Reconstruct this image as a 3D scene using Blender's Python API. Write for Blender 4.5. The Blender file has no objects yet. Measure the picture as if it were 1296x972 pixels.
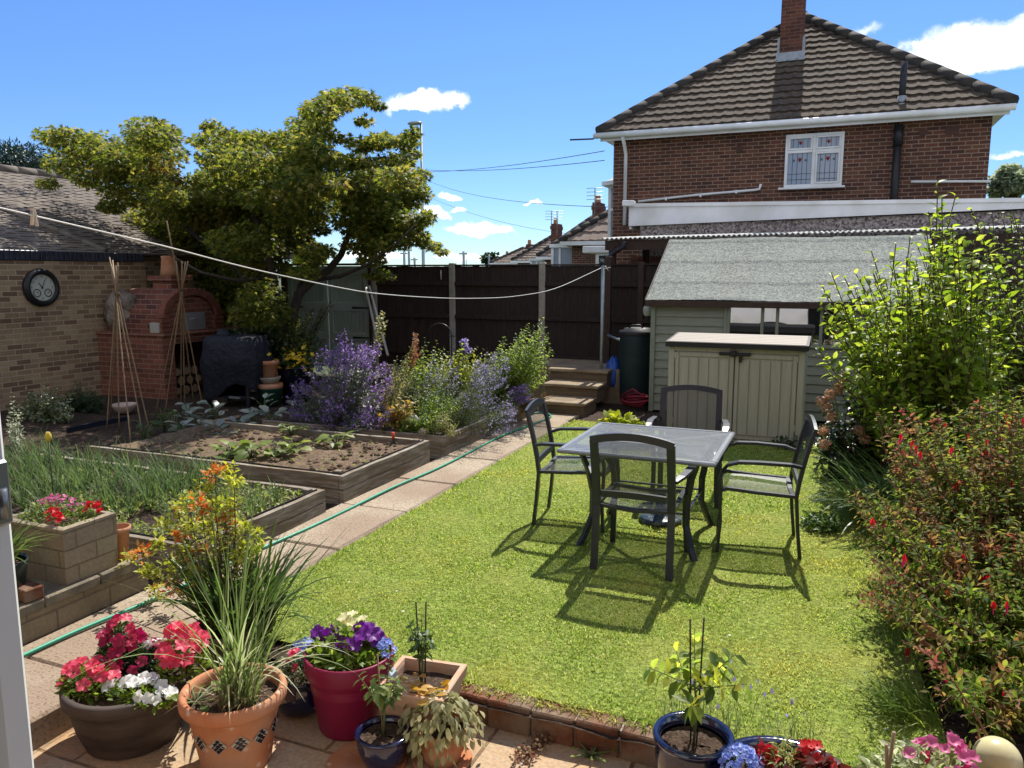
import bpy, math, random
import numpy as np
from math import sin, cos, pi, radians as R
rng = np.random.default_rng(7); random.seed(7)
S = bpy.context.scene; COL = S.collection
# ------------------------------------------------------------------ viewpoint and its rays (used to measure the photograph)
F = 973.0; YAW = R(22.5); PIT = R(8.2); H = 1.9
FW = np.array([-sin(YAW)*cos(PIT), cos(YAW)*cos(PIT), -sin(PIT)])
RT = np.array([cos(YAW), sin(YAW), 0.0]); UP = np.cross(RT, FW); EYE = np.array([0, 0, H])
def ray(x, y): return FW + RT*(x-648)/F - UP*(y-486)/F
def G(x, y, z=0.0):
    d = ray(x, y); return EYE + d*((z-H)/d[2])
def PY(x, y, Y):
    d = ray(x, y); return EYE + d*(Y/d[1])
def PX(x, y, X):
    d = ray(x, y); return EYE + d*(X/d[0])
def depth(p): return float((np.asarray(p)-EYE) @ FW)
cam = bpy.data.cameras.new('camera'); co = bpy.data.objects.new('camera', cam); COL.objects.link(co)
co.location = EYE; co.rotation_euler = (R(90)-PIT, 0, YAW); cam.sensor_width = 36; cam.lens = F/1296*36
cam.clip_end = 2000; cam.clip_start = 0.02; S.camera = co

# ------------------------------------------------------------------ mesh builder
def norm(v):
    v = np.asarray(v, float); return v/(np.linalg.norm(v, axis=-1, keepdims=True)+1e-12)
class MB:
    def __init__(s): s.v=[]; s.n=0; s.f=[]      # faces: (array(n,k), mat, smooth)
    def raw(s, V, Fc, mat=0, smooth=False):
        V = np.asarray(V, float).reshape(-1, 3)
        if isinstance(Fc, np.ndarray): groups=[Fc]
        else:
            d={}
            for f in Fc: d.setdefault(len(f), []).append(f)
            groups=[np.array(g, int) for g in d.values()]
        for g in groups:
            if len(g): s.f.append((g+s.n, mat, smooth))
        s.v.append(V); s.n += len(V); return s
    def box(s, c, size, rz=0.0, mat=0, rx=0.0, bev=0.0):
        x, y, z = np.asarray(size)/2.0
        if bev > 0:
            b = min(bev, x*.9, y*.9, z*.9); V=[]; 
            for sx in (-1,1):
                for sy in (-1,1):
                    for sz in (-1,1):
                        V += [(sx*(x-b), sy*(y-b), sz*z), (sx*(x-b), sy*y, sz*(z-b)), (sx*x, sy*(y-b), sz*(z-b))]
            i = lambda sx,sy,sz,k: ((sx>0)*4+(sy>0)*2+(sz>0))*3+k
            Fs=[]
            for q in (-1,1):
                Fs.append([i(-1,-1,q,0),i(1,-1,q,0),i(1,1,q,0),i(-1,1,q,0)])
                Fs.append([i(-1,q,-1,1),i(1,q,-1,1),i(1,q,1,1),i(-1,q,1,1)])
                Fs.append([i(q,-1,-1,2),i(q,1,-1,2),i(q,1,1,2),i(q,-1,1,2)])
                for r in (-1,1):
                    Fs.append([i(-1,q,r,0),i(1,q,r,0),i(1,q,r,1),i(-1,q,r,1)])
                    Fs.append([i(q,-1,r,0),i(q,1,r,0),i(q,1,r,2),i(q,-1,r,2)])
                    Fs.append([i(q,r,-1,1),i(q,r,1,1),i(q,r,1,2),i(q,r,-1,2)])
                    for t in (-1,1): Fs.append([i(q,r,t,0),i(q,r,t,1),i(q,r,t,2)])
            V=np.array(V)
        else:
            V=np.array([(sx*x,sy*y,sz*z) for sz in (-1,1) for sx,sy in ((-1,-1),(1,-1),(1,1),(-1,1))])
            Fs=[[3,2,1,0],[4,5,6,7],[0,1,5,4],[1,2,6,5],[2,3,7,6],[3,0,4,7]]
        if rx: V = V @ np.array([[1,0,0],[0,cos(rx),-sin(rx)],[0,sin(rx),cos(rx)]]).T
        if rz: V = V @ np.array([[cos(rz),-sin(rz),0],[sin(rz),cos(rz),0],[0,0,1]]).T
        return s.raw(V+np.asarray(c, float), Fs, mat)
    def bx(s, x0,x1,y0,y1,z0,z1, mat=0, bev=0.0):
        return s.box(((x0+x1)/2,(y0+y1)/2,(z0+z1)/2),(abs(x1-x0),abs(y1-y0),abs(z1-z0)),0,mat,0,bev)
    def tube(s, P, r, n=8, mat=0, smooth=True, caps=True):
        P=np.asarray(P,float); m=len(P); r=np.broadcast_to(np.asarray(r,float),(m,))
        T=norm(np.gradient(P,axis=0)); a=np.array([0,0,1.0]) if abs(T[0][2])<.9 else np.array([1.0,0,0])
        V=[]; u=norm(np.cross(T[0],a))
        for k in range(m):
            u=norm(u-T[k]*(u@T[k])); w=np.cross(T[k],u)
            an=np.arange(n)*2*pi/n
            V.append(P[k]+r[k]*(np.cos(an)[:,None]*u+np.sin(an)[:,None]*w))
        V=np.concatenate(V); q=[]
        for k in range(m-1):
            for j in range(n): q.append([k*n+j,k*n+(j+1)%n,(k+1)*n+(j+1)%n,(k+1)*n+j])
        s.raw(V,np.array(q),mat,smooth)
        if caps and n>=3:
            s.f.append((np.array([list(range(n))[::-1]])+s.n-len(V),mat,False))
            s.f.append((np.array([list(range((m-1)*n,m*n))])+s.n-len(V),mat,False))
        return s
    def sweep(s, P, w, h, side, mat=0, smooth=False):      # rectangular section; w along the fixed side axis
        P=np.asarray(P,float); m=len(P); T=norm(np.gradient(P,axis=0)); w=np.broadcast_to(np.asarray(w,float),(m,)); h=np.broadcast_to(np.asarray(h,float),(m,))
        sd=np.broadcast_to(np.asarray(side,float),(m,3)); N=norm(np.cross(T,sd)); sd=norm(np.cross(N,T)); V=[]
        for k in range(m):
            for a,b in ((-1,-1),(1,-1),(1,1),(-1,1)): V.append(P[k]+sd[k]*a*w[k]/2+N[k]*b*h[k]/2)
        q=[]
        for k in range(m-1):
            for j in range(4): q.append([k*4+j,k*4+(j+1)%4,(k+1)*4+(j+1)%4,(k+1)*4+j])
        q+= [[3,2,1,0],[(m-1)*4+j for j in range(4)]]
        return s.raw(V,q,mat,smooth)
    def lathe(s, prof, c=(0,0,0), n=40, mat=0, smooth=True, sy=1.0, jit=None):
        prof=np.asarray(prof,float); m=len(prof); an=np.arange(n)*2*pi/n
        V=np.zeros((m,n,3)); V[:,:,0]=prof[:,0,None]*np.cos(an); V[:,:,1]=prof[:,0,None]*np.sin(an)*sy; V[:,:,2]=prof[:,1,None]
        if jit is not None: V=jit(V)
        q=[[k*n+j,k*n+(j+1)%n,(k+1)*n+(j+1)%n,(k+1)*n+j] for k in range(m-1) for j in range(n)]
        return s.raw(V.reshape(-1,3)+np.asarray(c,float),np.array(q),mat,smooth)
    def poly(s, pts, off, mat=0):                             # closed outline extruded by the vector off
        P=np.asarray(pts,float); n=len(P); V=np.concatenate([P,P+np.asarray(off,float)])
        q=[list(range(n))[::-1],list(range(n,2*n))]+[[k,(k+1)%n,n+(k+1)%n,n+k] for k in range(n)]
        return s.raw(V,q,mat)
    def quad(s,a,b,c,d,mat=0): return s.raw([a,b,c,d],[[0,1,2,3]],mat)
    def grid(s, X, Y, Z, mat=0, smooth=True):                # arrays of shape (a,b)
        a,b=X.shape; V=np.stack([X,Y,Z],-1).reshape(-1,3); i=np.arange(a*b).reshape(a,b)
        q=np.stack([i[:-1,:-1],i[1:,:-1],i[1:,1:],i[:-1,1:]],-1).reshape(-1,4)
        return s.raw(V,q,mat,smooth)
    def ball(s, c, r, n=10, mat=0, bump=0.0):
        r=np.broadcast_to(np.asarray(r,float),(3,)); th=np.linspace(0,pi,n); an=np.arange(2*n)*pi/n
        V=np.stack([np.sin(th)[:,None]*np.cos(an),np.sin(th)[:,None]*np.sin(an),np.cos(th)[:,None]*np.ones(2*n)],-1)
        if bump: V=V*(1+bump*rng.uniform(-1,1,V.shape[:2]))[:,:,None]
        q=[[k*2*n+j,(k+1)*2*n+j,(k+1)*2*n+(j+1)%(2*n),k*2*n+(j+1)%(2*n)] for k in range(n-1) for j in range(2*n)]
        return s.raw(V.reshape(-1,3)*r+np.asarray(c,float),np.array(q),mat,True)
    # ---- leaves, blades
    def leaves(s, P, D, L, tm, up=None, mat=0, smooth=True, rollsd=.5):
        P=np.asarray(P,float); N=len(P)
        if N==0: return s
        D=norm(D); u=np.tile([0,0,1.0],(N,1)) if up is None else np.asarray(up,float)
        u=u+rng.normal(0,rollsd,(N,3)); sd=norm(np.cross(D,u)); n=np.cross(sd,D)
        tv,tf=tm; L=np.broadcast_to(np.asarray(L,float),(N,))
        V=P[:,None]+L[:,None,None]*(tv[None,:,0,None]*sd[:,None]+tv[None,:,1,None]*D[:,None]+tv[None,:,2,None]*n[:,None])
        k=len(tv)
        d={}
        for f in tf: d.setdefault(len(f),[]).append(f)
        base=(np.arange(N)*k)[:,None,None]
        off=s.n; s.v.append(V.reshape(-1,3)); s.n+=N*k
        for g in d.values():
            g=np.array(g); s.f.append(((base+g[None]).reshape(-1,g.shape[1])+off,mat,smooth))
        return s
    def blades(s, P, az, L, bend, w, segs=4, lean=.15, mat=0, tw=0.0):
        P=np.asarray(P,float); N=len(P); az=np.broadcast_to(az,(N,)); L=np.broadcast_to(L,(N,)); bend=np.broadcast_to(bend,(N,)); w=np.broadcast_to(w,(N,)); lean=np.broadcast_to(lean,(N,))
        out=np.stack([np.cos(az),np.sin(az),0*az],-1); sd=np.stack([-np.sin(az),np.cos(az),0*az],-1)
        t=np.linspace(0,1,segs+1); V=np.zeros((N,2*segs+1,3)); pos=P.copy()
        for k in range(segs+1):
            th=lean+bend*t[k]
            if k: pos=pos+(L/segs)[:,None]*(np.sin(th)[:,None]*out+np.cos(th)[:,None]*np.array([0,0,1.0]))
            ww=w*(1-t[k]**2)*.5+w*.03
            if k==segs: V[:,2*segs]=pos
            else: V[:,2*k]=pos-sd*ww[:,None]; V[:,2*k+1]=pos+sd*ww[:,None]
        q=np.array([[2*k,2*k+1,2*k+3,2*k+2] for k in range(segs-1)]).reshape(-1,4); tr=np.array([[2*segs-2,2*segs-1,2*segs]])
        base=(np.arange(N)*(2*segs+1))[:,None,None]; off=s.n; s.v.append(V.reshape(-1,3)); s.n+=N*(2*segs+1)
        if len(q): s.f.append(((base+q[None]).reshape(-1,4)+off,mat,True))
        s.f.append(((base+tr[None]).reshape(-1,3)+off,mat,True)); return s
    def build(s, name, mats, parent=None, label=None, cat=None, group=None, kind=None, local=False):
        V=np.concatenate(s.v) if s.v else np.zeros((0,3)); loc=np.zeros(3)
        if not local:
            if parent is not None:
                loc=np.array(parent['_o'] if '_o' in parent else parent.location)
            else: loc=np.array([(V[:,0].min()+V[:,0].max())/2,(V[:,1].min()+V[:,1].max())/2,V[:,2].min()])
        V=V-loc
        me=bpy.data.meshes.new(name); me.vertices.add(len(V)); me.vertices.foreach_set('co',V.astype(np.float32).ravel())
        li=np.concatenate([g.ravel() for g,_,_ in s.f]); lt=np.concatenate([np.full(len(g),g.shape[1]) for g,_,_ in s.f])
        ls=np.concatenate([[0],np.cumsum(lt)[:-1]])
        me.loops.add(len(li)); me.loops.foreach_set('vertex_index',li.astype(np.int32))
        me.polygons.add(len(lt)); me.polygons.foreach_set('loop_start',ls.astype(np.int32)); me.polygons.foreach_set('loop_total',lt.astype(np.int32))
        me.polygons.foreach_set('material_index',np.concatenate([np.full(len(g),m) for g,m,_ in s.f]).astype(np.int32))
        me.polygons.foreach_set('use_smooth',np.concatenate([np.full(len(g),sm) for g,_,sm in s.f]).astype(bool))
        for m in (mats if isinstance(mats,(list,tuple)) else [mats]): me.materials.append(m)
        me.update(calc_edges=True); me.validate()
        o=bpy.data.objects.new(name,me); COL.objects.link(o)
        if parent is not None:
            o.parent=parent; o['_o']=[float(a) for a in loc]
            if not local and parent.type=='MESH': pass
        else: o.location=loc; o['_o']=[float(a) for a in loc]
        tag(o,label,cat,group,kind); return o
def tag(o,label=None,cat=None,group=None,kind=None):
    for k,v in (('label',label),('category',cat),('group',group),('kind',kind)):
        if v: o[k]=v
def thing(name,label,cat,loc,group=None,rz=0.0):
    o=bpy.data.objects.new(name,None); COL.objects.link(o); o.empty_display_size=.1
    o.location=[float(a) for a in loc]; o.rotation_euler=(0,0,rz); o['_o']=[float(a) for a in loc]; tag(o,label,cat,group); return o
def copy_tree(o,parent=None):
    c=o.copy(); COL.objects.link(c)
    if parent is not None: c.parent=parent
    for ch in [x for x in COL.objects if x.parent==o]: copy_tree(ch,c)
    return c

# ------------------------------------------------------------------ materials
def nodes(name):
    m=bpy.data.materials.new(name); m.use_nodes=True; nt=m.node_tree; nt.nodes.clear()
    out=nt.nodes.new('ShaderNodeOutputMaterial'); return m,nt,out
def N(nt,t,ins=None,**kw):
    n=nt.nodes.new(t)
    for k,v in kw.items(): setattr(n,k,v)
    for k,v in (ins or {}).items():
        if hasattr(v,'is_linked') or isinstance(v,bpy.types.NodeSocket): nt.links.new(v,n.inputs[k])
        else: n.inputs[k].default_value=v
    return n
def c4(c): return (c[0],c[1],c[2],1.0)
def ramp(nt,fac,stops,interp='LINEAR'):
    r=N(nt,'ShaderNodeValToRGB',{'Fac':fac}); cr=r.color_ramp; cr.interpolation=interp
    while len(cr.elements)<len(stops): cr.elements.new(.5)
    for e,(p,c) in zip(cr.elements,stops): e.position=p; e.color=c4(c)
    return r.outputs[0]
def mixc(nt,f,a,b,mode='MIX'):
    n=nt.nodes.new('ShaderNodeMix'); n.data_type='RGBA'; n.blend_type=mode
    for i,v in ((0,f),(6,a),(7,b)):
        if isinstance(v,bpy.types.NodeSocket): nt.links.new(v,n.inputs[i])
        else: n.inputs[i].default_value=c4(v) if i and len(v)==3 else v
    return n.outputs[2]
def coords(nt,kind='Object'): return N(nt,'ShaderNodeTexCoord').outputs[kind]
def pm(name,cols,scale=6,rough=.7,bump=.1,metal=0.0,spec=.3,detail=6,stretch=None,bscale=None,dist=.01,coat=0.0,fleck=None,big=None,speck=None):
    """principled surface whose colour wanders between cols by noise"""
    m,nt,out=nodes(name); co_=coords(nt)
    if stretch: co_=N(nt,'ShaderNodeMapping',{'Vector':co_,'Scale':stretch}).outputs[0]
    nz=N(nt,'ShaderNodeTexNoise',{'Vector':co_,'Scale':scale,'Detail':detail,'Roughness':.62})
    k=len(cols); st=[(.3+.4*i/max(1,k-1),c) for i,c in enumerate(cols)]
    col=ramp(nt,nz.outputs['Fac'],st)
    if big:
        nb=N(nt,'ShaderNodeTexNoise',{'Vector':co_,'Scale':big[0],'Detail':3}); col=mixc(nt,ramp(nt,nb.outputs['Fac'],[(.42,(0,0,0)),(.62,(1,1,1))]),col,big[1])
    if speck:
        vs=N(nt,'ShaderNodeTexVoronoi',{'Vector':co_,'Scale':speck[0]}); sv=N(nt,'ShaderNodeSeparateColor',{0:vs.outputs['Color']}).outputs[0]; col=mixc(nt,speck[1],col,ramp(nt,sv,[(0,speck[2]),(1,speck[3])]))
    if fleck:
        vo=N(nt,'ShaderNodeTexVoronoi',{'Vector':co_,'Scale':fleck[0]}); col=mixc(nt,ramp(nt,vo.outputs['Distance'],[(fleck[2],(1,1,1)),(fleck[2]+.12,(0,0,0))]),col,fleck[1])
    b=N(nt,'ShaderNodeBsdfPrincipled',{'Base Color':col,'Roughness':rough,'Metallic':metal,'Specular IOR Level':spec,'Coat Weight':coat})
    if bump:
        n2=N(nt,'ShaderNodeTexNoise',{'Vector':co_,'Scale':bscale or scale*4,'Detail':5,'Roughness':.6})
        bp=N(nt,'ShaderNodeBump',{'Height':n2.outputs['Fac'],'Strength':bump,'Distance':dist}); nt.links.new(bp.outputs[0],b.inputs['Normal'])
    nt.links.new(b.outputs[0],out.inputs[0]); return m
def leafm(name,cols,trans=.45,rough=.45,spec=.35,tsat=1.75,patch=None):
    """leaf colour chosen per leaf; light comes through"""
    m,nt,out=nodes(name); g=N(nt,'ShaderNodeNewGeometry'); k=len(cols)
    col=ramp(nt,g.outputs['Random Per Island'],[(i/max(1,k-1),c) for i,c in enumerate(cols)])
    if patch:
        nz=N(nt,'ShaderNodeTexNoise',{'Vector':coords(nt),'Scale':patch[0],'Detail':4}); col=mixc(nt,ramp(nt,nz.outputs['Fac'],[(patch[2],(0,0,0)),(patch[2]+.15,(1,1,1))]),col,patch[1])
    b=N(nt,'ShaderNodeBsdfPrincipled',{'Base Color':col,'Roughness':rough,'Specular IOR Level':spec})
    tc=N(nt,'ShaderNodeHueSaturation',{'Color':col,'Value':tsat,'Saturation':1.1,'Hue':.49})
    t=N(nt,'ShaderNodeBsdfTranslucent',{'Color':tc.outputs[0]}); mx=N(nt,'ShaderNodeMixShader',{0:trans,1:b.outputs[0],2:t.outputs[0]})
    nt.links.new(mx.outputs[0],out.inputs[0]); return m
def brickm(name,c1,c2,mortar,bw=.225,rh=.075,ms=.006,bias=0.0,bump=.6,dirt=(.02,.015,.012),dirts=.35,third=None):
    m,nt,out=nodes(name); o=coords(nt); sp=N(nt,'ShaderNodeSeparateXYZ',{0:o}); u=N(nt,'ShaderNodeMath',{0:sp.outputs[0],1:sp.outputs[1]},operation='ADD')
    v=N(nt,'ShaderNodeCombineXYZ',{0:u.outputs[0],1:sp.outputs[2]})
    wob=N(nt,'ShaderNodeTexNoise',{'Vector':v.outputs[0],'Scale':14.0,'Detail':2}); wv=N(nt,'ShaderNodeVectorMath',{0:wob.outputs['Color'],1:(.005,.005,0)},operation='MULTIPLY'); va=N(nt,'ShaderNodeVectorMath',{0:v.outputs[0],1:wv.outputs[0]},operation='ADD')
    b=N(nt,'ShaderNodeTexBrick',{'Vector':va.outputs[0],'Color1':c4(c1),'Color2':c4(c2),'Mortar':c4(mortar),'Scale':1.0,'Mortar Size':ms,'Mortar Smooth':.25,'Bias':bias,'Brick Width':bw,'Row Height':rh})
    n1=N(nt,'ShaderNodeTexNoise',{'Vector':v.outputs[0],'Scale':1.3,'Detail':5,'Roughness':.7}); n2=N(nt,'ShaderNodeTexNoise',{'Vector':v.outputs[0],'Scale':45.0,'Detail':4})
    col=mixc(nt,ramp(nt,n1.outputs['Fac'],[(.4,(0,0,0)),(.75,(dirts,)*3)]),b.outputs['Color'],dirt)
    if third:
        b2=N(nt,'ShaderNodeTexBrick',{'Vector':va.outputs[0],'Color1':(0,0,0,1),'Color2':(1,1,1,1),'Mortar':(0,0,0,1),'Scale':1.0,'Mortar Size':ms,'Mortar Smooth':.2,'Bias':-.55,'Brick Width':bw,'Row Height':rh}); b2.offset_frequency=2
        col=mixc(nt,ramp(nt,b2.outputs['Color'],[(.25,(0,0,0)),(.6,(.8,.8,.8))]),col,third)
    col=mixc(nt,.25,col,ramp(nt,n2.outputs['Fac'],[(.3,(.02,.02,.02)),(.75,(.5,.45,.4))]),'OVERLAY')
    p=N(nt,'ShaderNodeBsdfPrincipled',{'Base Color':col,'Roughness':.88,'Specular IOR Level':.2})
    hh=N(nt,'ShaderNodeMath',{0:n2.outputs['Fac'],1:.35},operation='MULTIPLY'); h2=N(nt,'ShaderNodeMath',{0:hh.outputs[0],1:b.outputs['Fac']},operation='SUBTRACT')
    bp=N(nt,'ShaderNodeBump',{'Height':h2.outputs[0],'Strength':bump,'Distance':.008}); nt.links.new(bp.outputs[0],p.inputs['Normal']); nt.links.new(p.outputs[0],out.inputs[0]); return m
def glassm(name,col=(.012,.014,.016),ior=2.3,rough=.02):
    m,nt,out=nodes(name); nz=N(nt,'ShaderNodeTexNoise',{'Vector':coords(nt),'Scale':2.0}); bp=N(nt,'ShaderNodeBump',{'Height':nz.outputs['Fac'],'Strength':.03,'Distance':.02})
    b=N(nt,'ShaderNodeBsdfPrincipled',{'Base Color':c4(col),'Roughness':rough,'IOR':ior,'Specular IOR Level':.5,'Normal':bp.outputs[0]}); nt.links.new(b.outputs[0],out.inputs[0]); return m
def meshm(name,col,pitch,open_=.5,rough=.35):
    """expanded-metal mesh: real holes, cut by a fine regular pattern"""
    m,nt,out=nodes(name); o=coords(nt); sp=N(nt,'ShaderNodeSeparateXYZ',{0:o}); yz=N(nt,'ShaderNodeMath',{0:sp.outputs[1],1:sp.outputs[2]},operation='ADD')
    def sn(v,f):
        a=N(nt,'ShaderNodeMath',{0:v,1:f},operation='MULTIPLY'); return N(nt,'ShaderNodeMath',{0:a.outputs[0]},operation='SINE').outputs[0]
    a=N(nt,'ShaderNodeMath',{0:sp.outputs[0],1:yz.outputs[0]},operation='ADD').outputs[0]; b=N(nt,'ShaderNodeMath',{0:sp.outputs[0],1:yz.outputs[0]},operation='SUBTRACT').outputs[0]
    pr=N(nt,'ShaderNodeMath',{0:sn(a,2*pi/pitch),1:sn(b,2*pi/pitch)},operation='MULTIPLY').outputs[0]
    ab=N(nt,'ShaderNodeMath',{0:pr},operation='ABSOLUTE').outputs[0]; gt=N(nt,'ShaderNodeMath',{0:ab,1:open_},operation='GREATER_THAN').outputs[0]
    p=N(nt,'ShaderNodeBsdfPrincipled',{'Base Color':c4(col),'Roughness':rough,'Specular IOR Level':.5}); t=N(nt,'ShaderNodeBsdfTransparent')
    mx=N(nt,'ShaderNodeMixShader',{0:gt,1:p.outputs[0],2:t.outputs[0]}); nt.links.new(mx.outputs[0],out.inputs[0]); return m

# leaf templates: (verts, faces); x side, y along, z normal
def oval(w=.25,fold=.08,droop=.15):
    v=np.array([(0,0,0),(-w*.85,.33,fold),(0,.33,0),(w*.85,.33,fold),(-w*.8,.66,fold-droop*.4),(0,.66,-droop*.35),(w*.8,.66,fold-droop*.4),(0,1,-droop)])
    return v,[[0,2,1],[0,3,2],[1,2,5,4],[2,3,6,5],[4,5,7],[5,6,7]]
def dia(w=.25,fold=.08,droop=.1):
    return np.array([(0,0,0),(-w,.45,fold),(0,.5,0),(w,.45,fold),(0,1,-droop)]),[[0,2,1],[0,3,2],[1,2,4],[2,3,4]]
def maple():
    v=[(0,0,0),(0,.35,0)]; tips=[(-70,.55),(-40,.85),(0,1.0),(40,.85),(70,.55)]
    ring=[(-100,.22)]
    for i,(a,l) in enumerate(tips):
        ring.append((a,l)); 
        if i<4: ring.append(((a+tips[i+1][0])/2,.42))
    ring.append((100,.22))
    for a,l in ring: v.append((sin(R(a))*l*.8,.35*0+cos(R(a))*l*.9+.1,-.12*l))
    n=len(ring); return np.array(v)-np.array([0,0,0]),[[1,2+i+1,2+i] for i in range(n-1)]+[[0,1,2],[0,2+n-1,1]]
def petun():
    v=[(0,0,0)]; m=20
    for r,c in ((.26,.10),(.5,.13)):
        for i in range(m):
            a=i*2*pi/m; k=1-.30*abs(cos(2.5*a))**2.5 if r>.3 else 1-.12*abs(cos(2.5*a))**2; v.append((cos(a)*r*k,c+(.07*sin(5*a+1)+.05*cos(9*a) if r>.3 else 0),sin(a)*r*k))
    f=[[0,1+(i+1)%m,1+i] for i in range(m)]+[[1+i,1+(i+1)%m,1+m+(i+1)%m,1+m+i] for i in range(m)]
    return np.array(v),f
def flower(n=5,cup=.25,notch=.72):
    v=[(0,.0,0)]; 
    for i in range(2*n):
        a=i*pi/n; r=.5 if i%2==0 else .5*notch; v.append((cos(a)*r,cup*(1 if i%2==0 else .7),sin(a)*r))
    return np.array(v),[[0,1+(i+1)%(2*n),1+i] for i in range(2*n)]
OV=oval(); OVW=oval(.36,.06,.2); OVN=oval(.17,.06,.25); DI=dia(); DIW=dia(.36,.05,.15); DIN=dia(.13,.04,.15); MAP=maple(); FL5=flower(); FLAT=flower(5,.12,.6); FL6=flower(6,.35,.8); PET=petun()
def bez(b,t_,sag):
    """points along many shoots; b,t_:(N,3); returns fn(t)->(N,3),(N,3)"""
    mid=(b+t_)/2; c=mid+sag
    def f(t):
        t=np.asarray(t)[...,None]; return (1-t)**2*b+2*t*(1-t)*c+t**2*t_, 2*(1-t)*(c-b)+2*t*(t_-c)
    return f
def shoots(lm,sm,b,t_,nl,L,tm,start=.3,spread=.9,lift=.2,sag=None,sr=.004,mat=0,smat=0,taper=.5,stems=True,rollsd=.5,jit=0.0,every=1):
    b=np.asarray(b,float); t_=np.asarray(t_,float); n=len(b)
    if sag is None: sag=np.zeros((n,3))
    f=bez(b,t_,sag)
    for k in range(nl):
        tt=start+(1-start)*(k+rng.random(n)*.7)/nl; tt=np.clip(tt,0,1); p,d=f(tt); d=norm(d)
        a=k*2.4+rng.random(n)*1.3+np.arange(n)*1.1; u=norm(np.cross(d,[0.13,.27,1.0])); w=np.cross(d,u)
        rad=np.cos(a)[:,None]*u+np.sin(a)[:,None]*w
        dd=d*(1-spread)+rad*spread+np.array([0,0,lift])
        if jit: p=p+rng.normal(0,jit,p.shape)
        lm.leaves(p,dd,L*(1-taper*(tt-start)/(1-start))*rng.uniform(.75,1.15,n),tm,mat=mat,rollsd=rollsd)
    if stems:
        for i in range(0,n,every):
            ts=np.linspace(0,1,5); P=[]; 
            for t in ts:
                q,_=f(np.full(n,t)); P.append(q[i])
            sm.tube(P,np.linspace(sr,sr*.45,5),5,mat=smat,caps=False)
    return f
def inpoly(P,poly):
    x,y=P[:,0],P[:,1]; c=np.zeros(len(P),bool); n=len(poly)
    for i in range(n):
        x0,y0=poly[i]; x1,y1=poly[(i+1)%n]
        hit=((y0>y)!=(y1>y))&(x<(x1-x0)*(y-y0)/(y1-y0+1e-9)+x0); c^=hit
    return c
def polypts(poly,n):
    poly=np.array(poly,float); lo,hi=poly.min(0),poly.max(0); o=np.zeros((0,2))
    while len(o)<n:
        p=rng.uniform(lo,hi,(n*3,2)); o=np.concatenate([o,p[inpoly(p,poly)]])
    return o[:n]
def disc(c,r,n,sy=1.0):
    a=rng.uniform(0,2*pi,n); q=np.sqrt(rng.random(n))*r; return np.stack([c[0]+np.cos(a)*q,c[1]+np.sin(a)*q*sy,np.full(n,c[2] if len(c)>2 else 0.0)],-1)
# ================================================================== palette
M={}
M['white']=pm('white_upvc',[(.70,.71,.72),(.8,.8,.8)],2.2,.38,.02,spec=.4,big=(1.6,(.62,.62,.59)),detail=9)
M['black']=pm('black_plastic',[(.012,.012,.014),(.02,.02,.022)],5,.4,.03)
M['lead']=pm('lead_flashing',[(.2,.22,.24),(.32,.34,.36)],9,.5,.2)
M['nbrick']=brickm('house_brick',(.19,.077,.048),(.062,.031,.028),(.35,.26,.19),dirts=.5,third=(.29,.132,.072),ms=.0075)
M['chbrick']=brickm('chimney_brick',(.19,.07,.045),(.10,.042,.035),(.22,.15,.12),dirts=.6)
M['gbrick']=brickm('boundary_brick',(.44,.32,.19),(.16,.095,.06),(.48,.40,.28),bias=-.1,ms=.0075,dirts=.35)
M['obrick']=brickm('oven_brick',(.29,.108,.065),(.17,.065,.045),(.33,.225,.165),dirts=.4)
M['vbrick']=brickm('oven_vault_brick',(.25,.09,.06),(.10,.042,.036),(.30,.19,.14),dirts=.35)
M['own']=brickm('rear_wall_brick',(.30,.12,.07),(.2,.075,.05),(.4,.32,.25))
M['ston']=brickm('reconstituted_stone',(.32,.26,.165),(.25,.20,.13),(.20,.165,.115),bw=.33,rh=.115,ms=.006,dirts=.5,bump=.9)
M['stonp']=pm('weathered_stone',[(.20,.165,.11),(.33,.275,.18),(.4,.34,.23)],9,.9,.8,bscale=60,fleck=(70,(.1,.085,.06),.12),big=(3,(.13,.115,.085)))
M['ntile']=pm('concrete_tile',[(.055,.041,.03),(.09,.068,.05),(.13,.10,.076)],7,.92,.7,spec=.15,bscale=70,big=(1.4,(.075,.06,.046)),fleck=(9,(.18,.155,.125),.06))
M['ridge']=pm('dark_ridge_tile',[(.03,.027,.025),(.06,.052,.045)],8,.9,.5)
M['btile']=pm('weathered_roof_tile',[(.13,.105,.085),(.21,.175,.14)],7,.9,.5,big=(2.2,(.12,.10,.085)),bscale=60)
M['bluebrick']=pm('blue_engineering_brick',[(.018,.02,.03),(.045,.05,.07)],10,.35,.2)
M['mortar']=pm('mortar',[(.24,.2,.16),(.36,.31,.25)],20,.95,.5)
M['pebble']=pm('pebbledash',[(.14,.11,.10),(.24,.20,.18)],9,.95,.9,bscale=40,spec=.1,speck=(34,.75,(.05,.035,.035),(.55,.48,.44)))
M['fence']=pm('dark_stained_board',[(.016,.010,.008),(.05,.032,.025)],9,.75,.5,stretch=(7,7,.5))
M['concrete']=pm('concrete_post',[(.26,.235,.19),(.38,.345,.28)],14,.9,.5,bscale=90)
M['brownwood']=pm('brown_stained_timber',[(.03,.017,.011),(.06,.035,.024)],8,.7,.3,stretch=(8,8,.8))
M['sheen']=pm('pale_green_paint',[(.27,.335,.28),(.34,.40,.345)],6,.6,.2,stretch=(3,3,.5))
M['shed']=pm('shed_board_green',[(.17,.18,.14),(.235,.245,.195)],7,.75,.35,stretch=(.6,3,9))
M['shedtrim']=pm('shed_trim_green',[(.16,.18,.13),(.22,.245,.185)],7,.75,.3,stretch=(4,4,.6))
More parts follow.
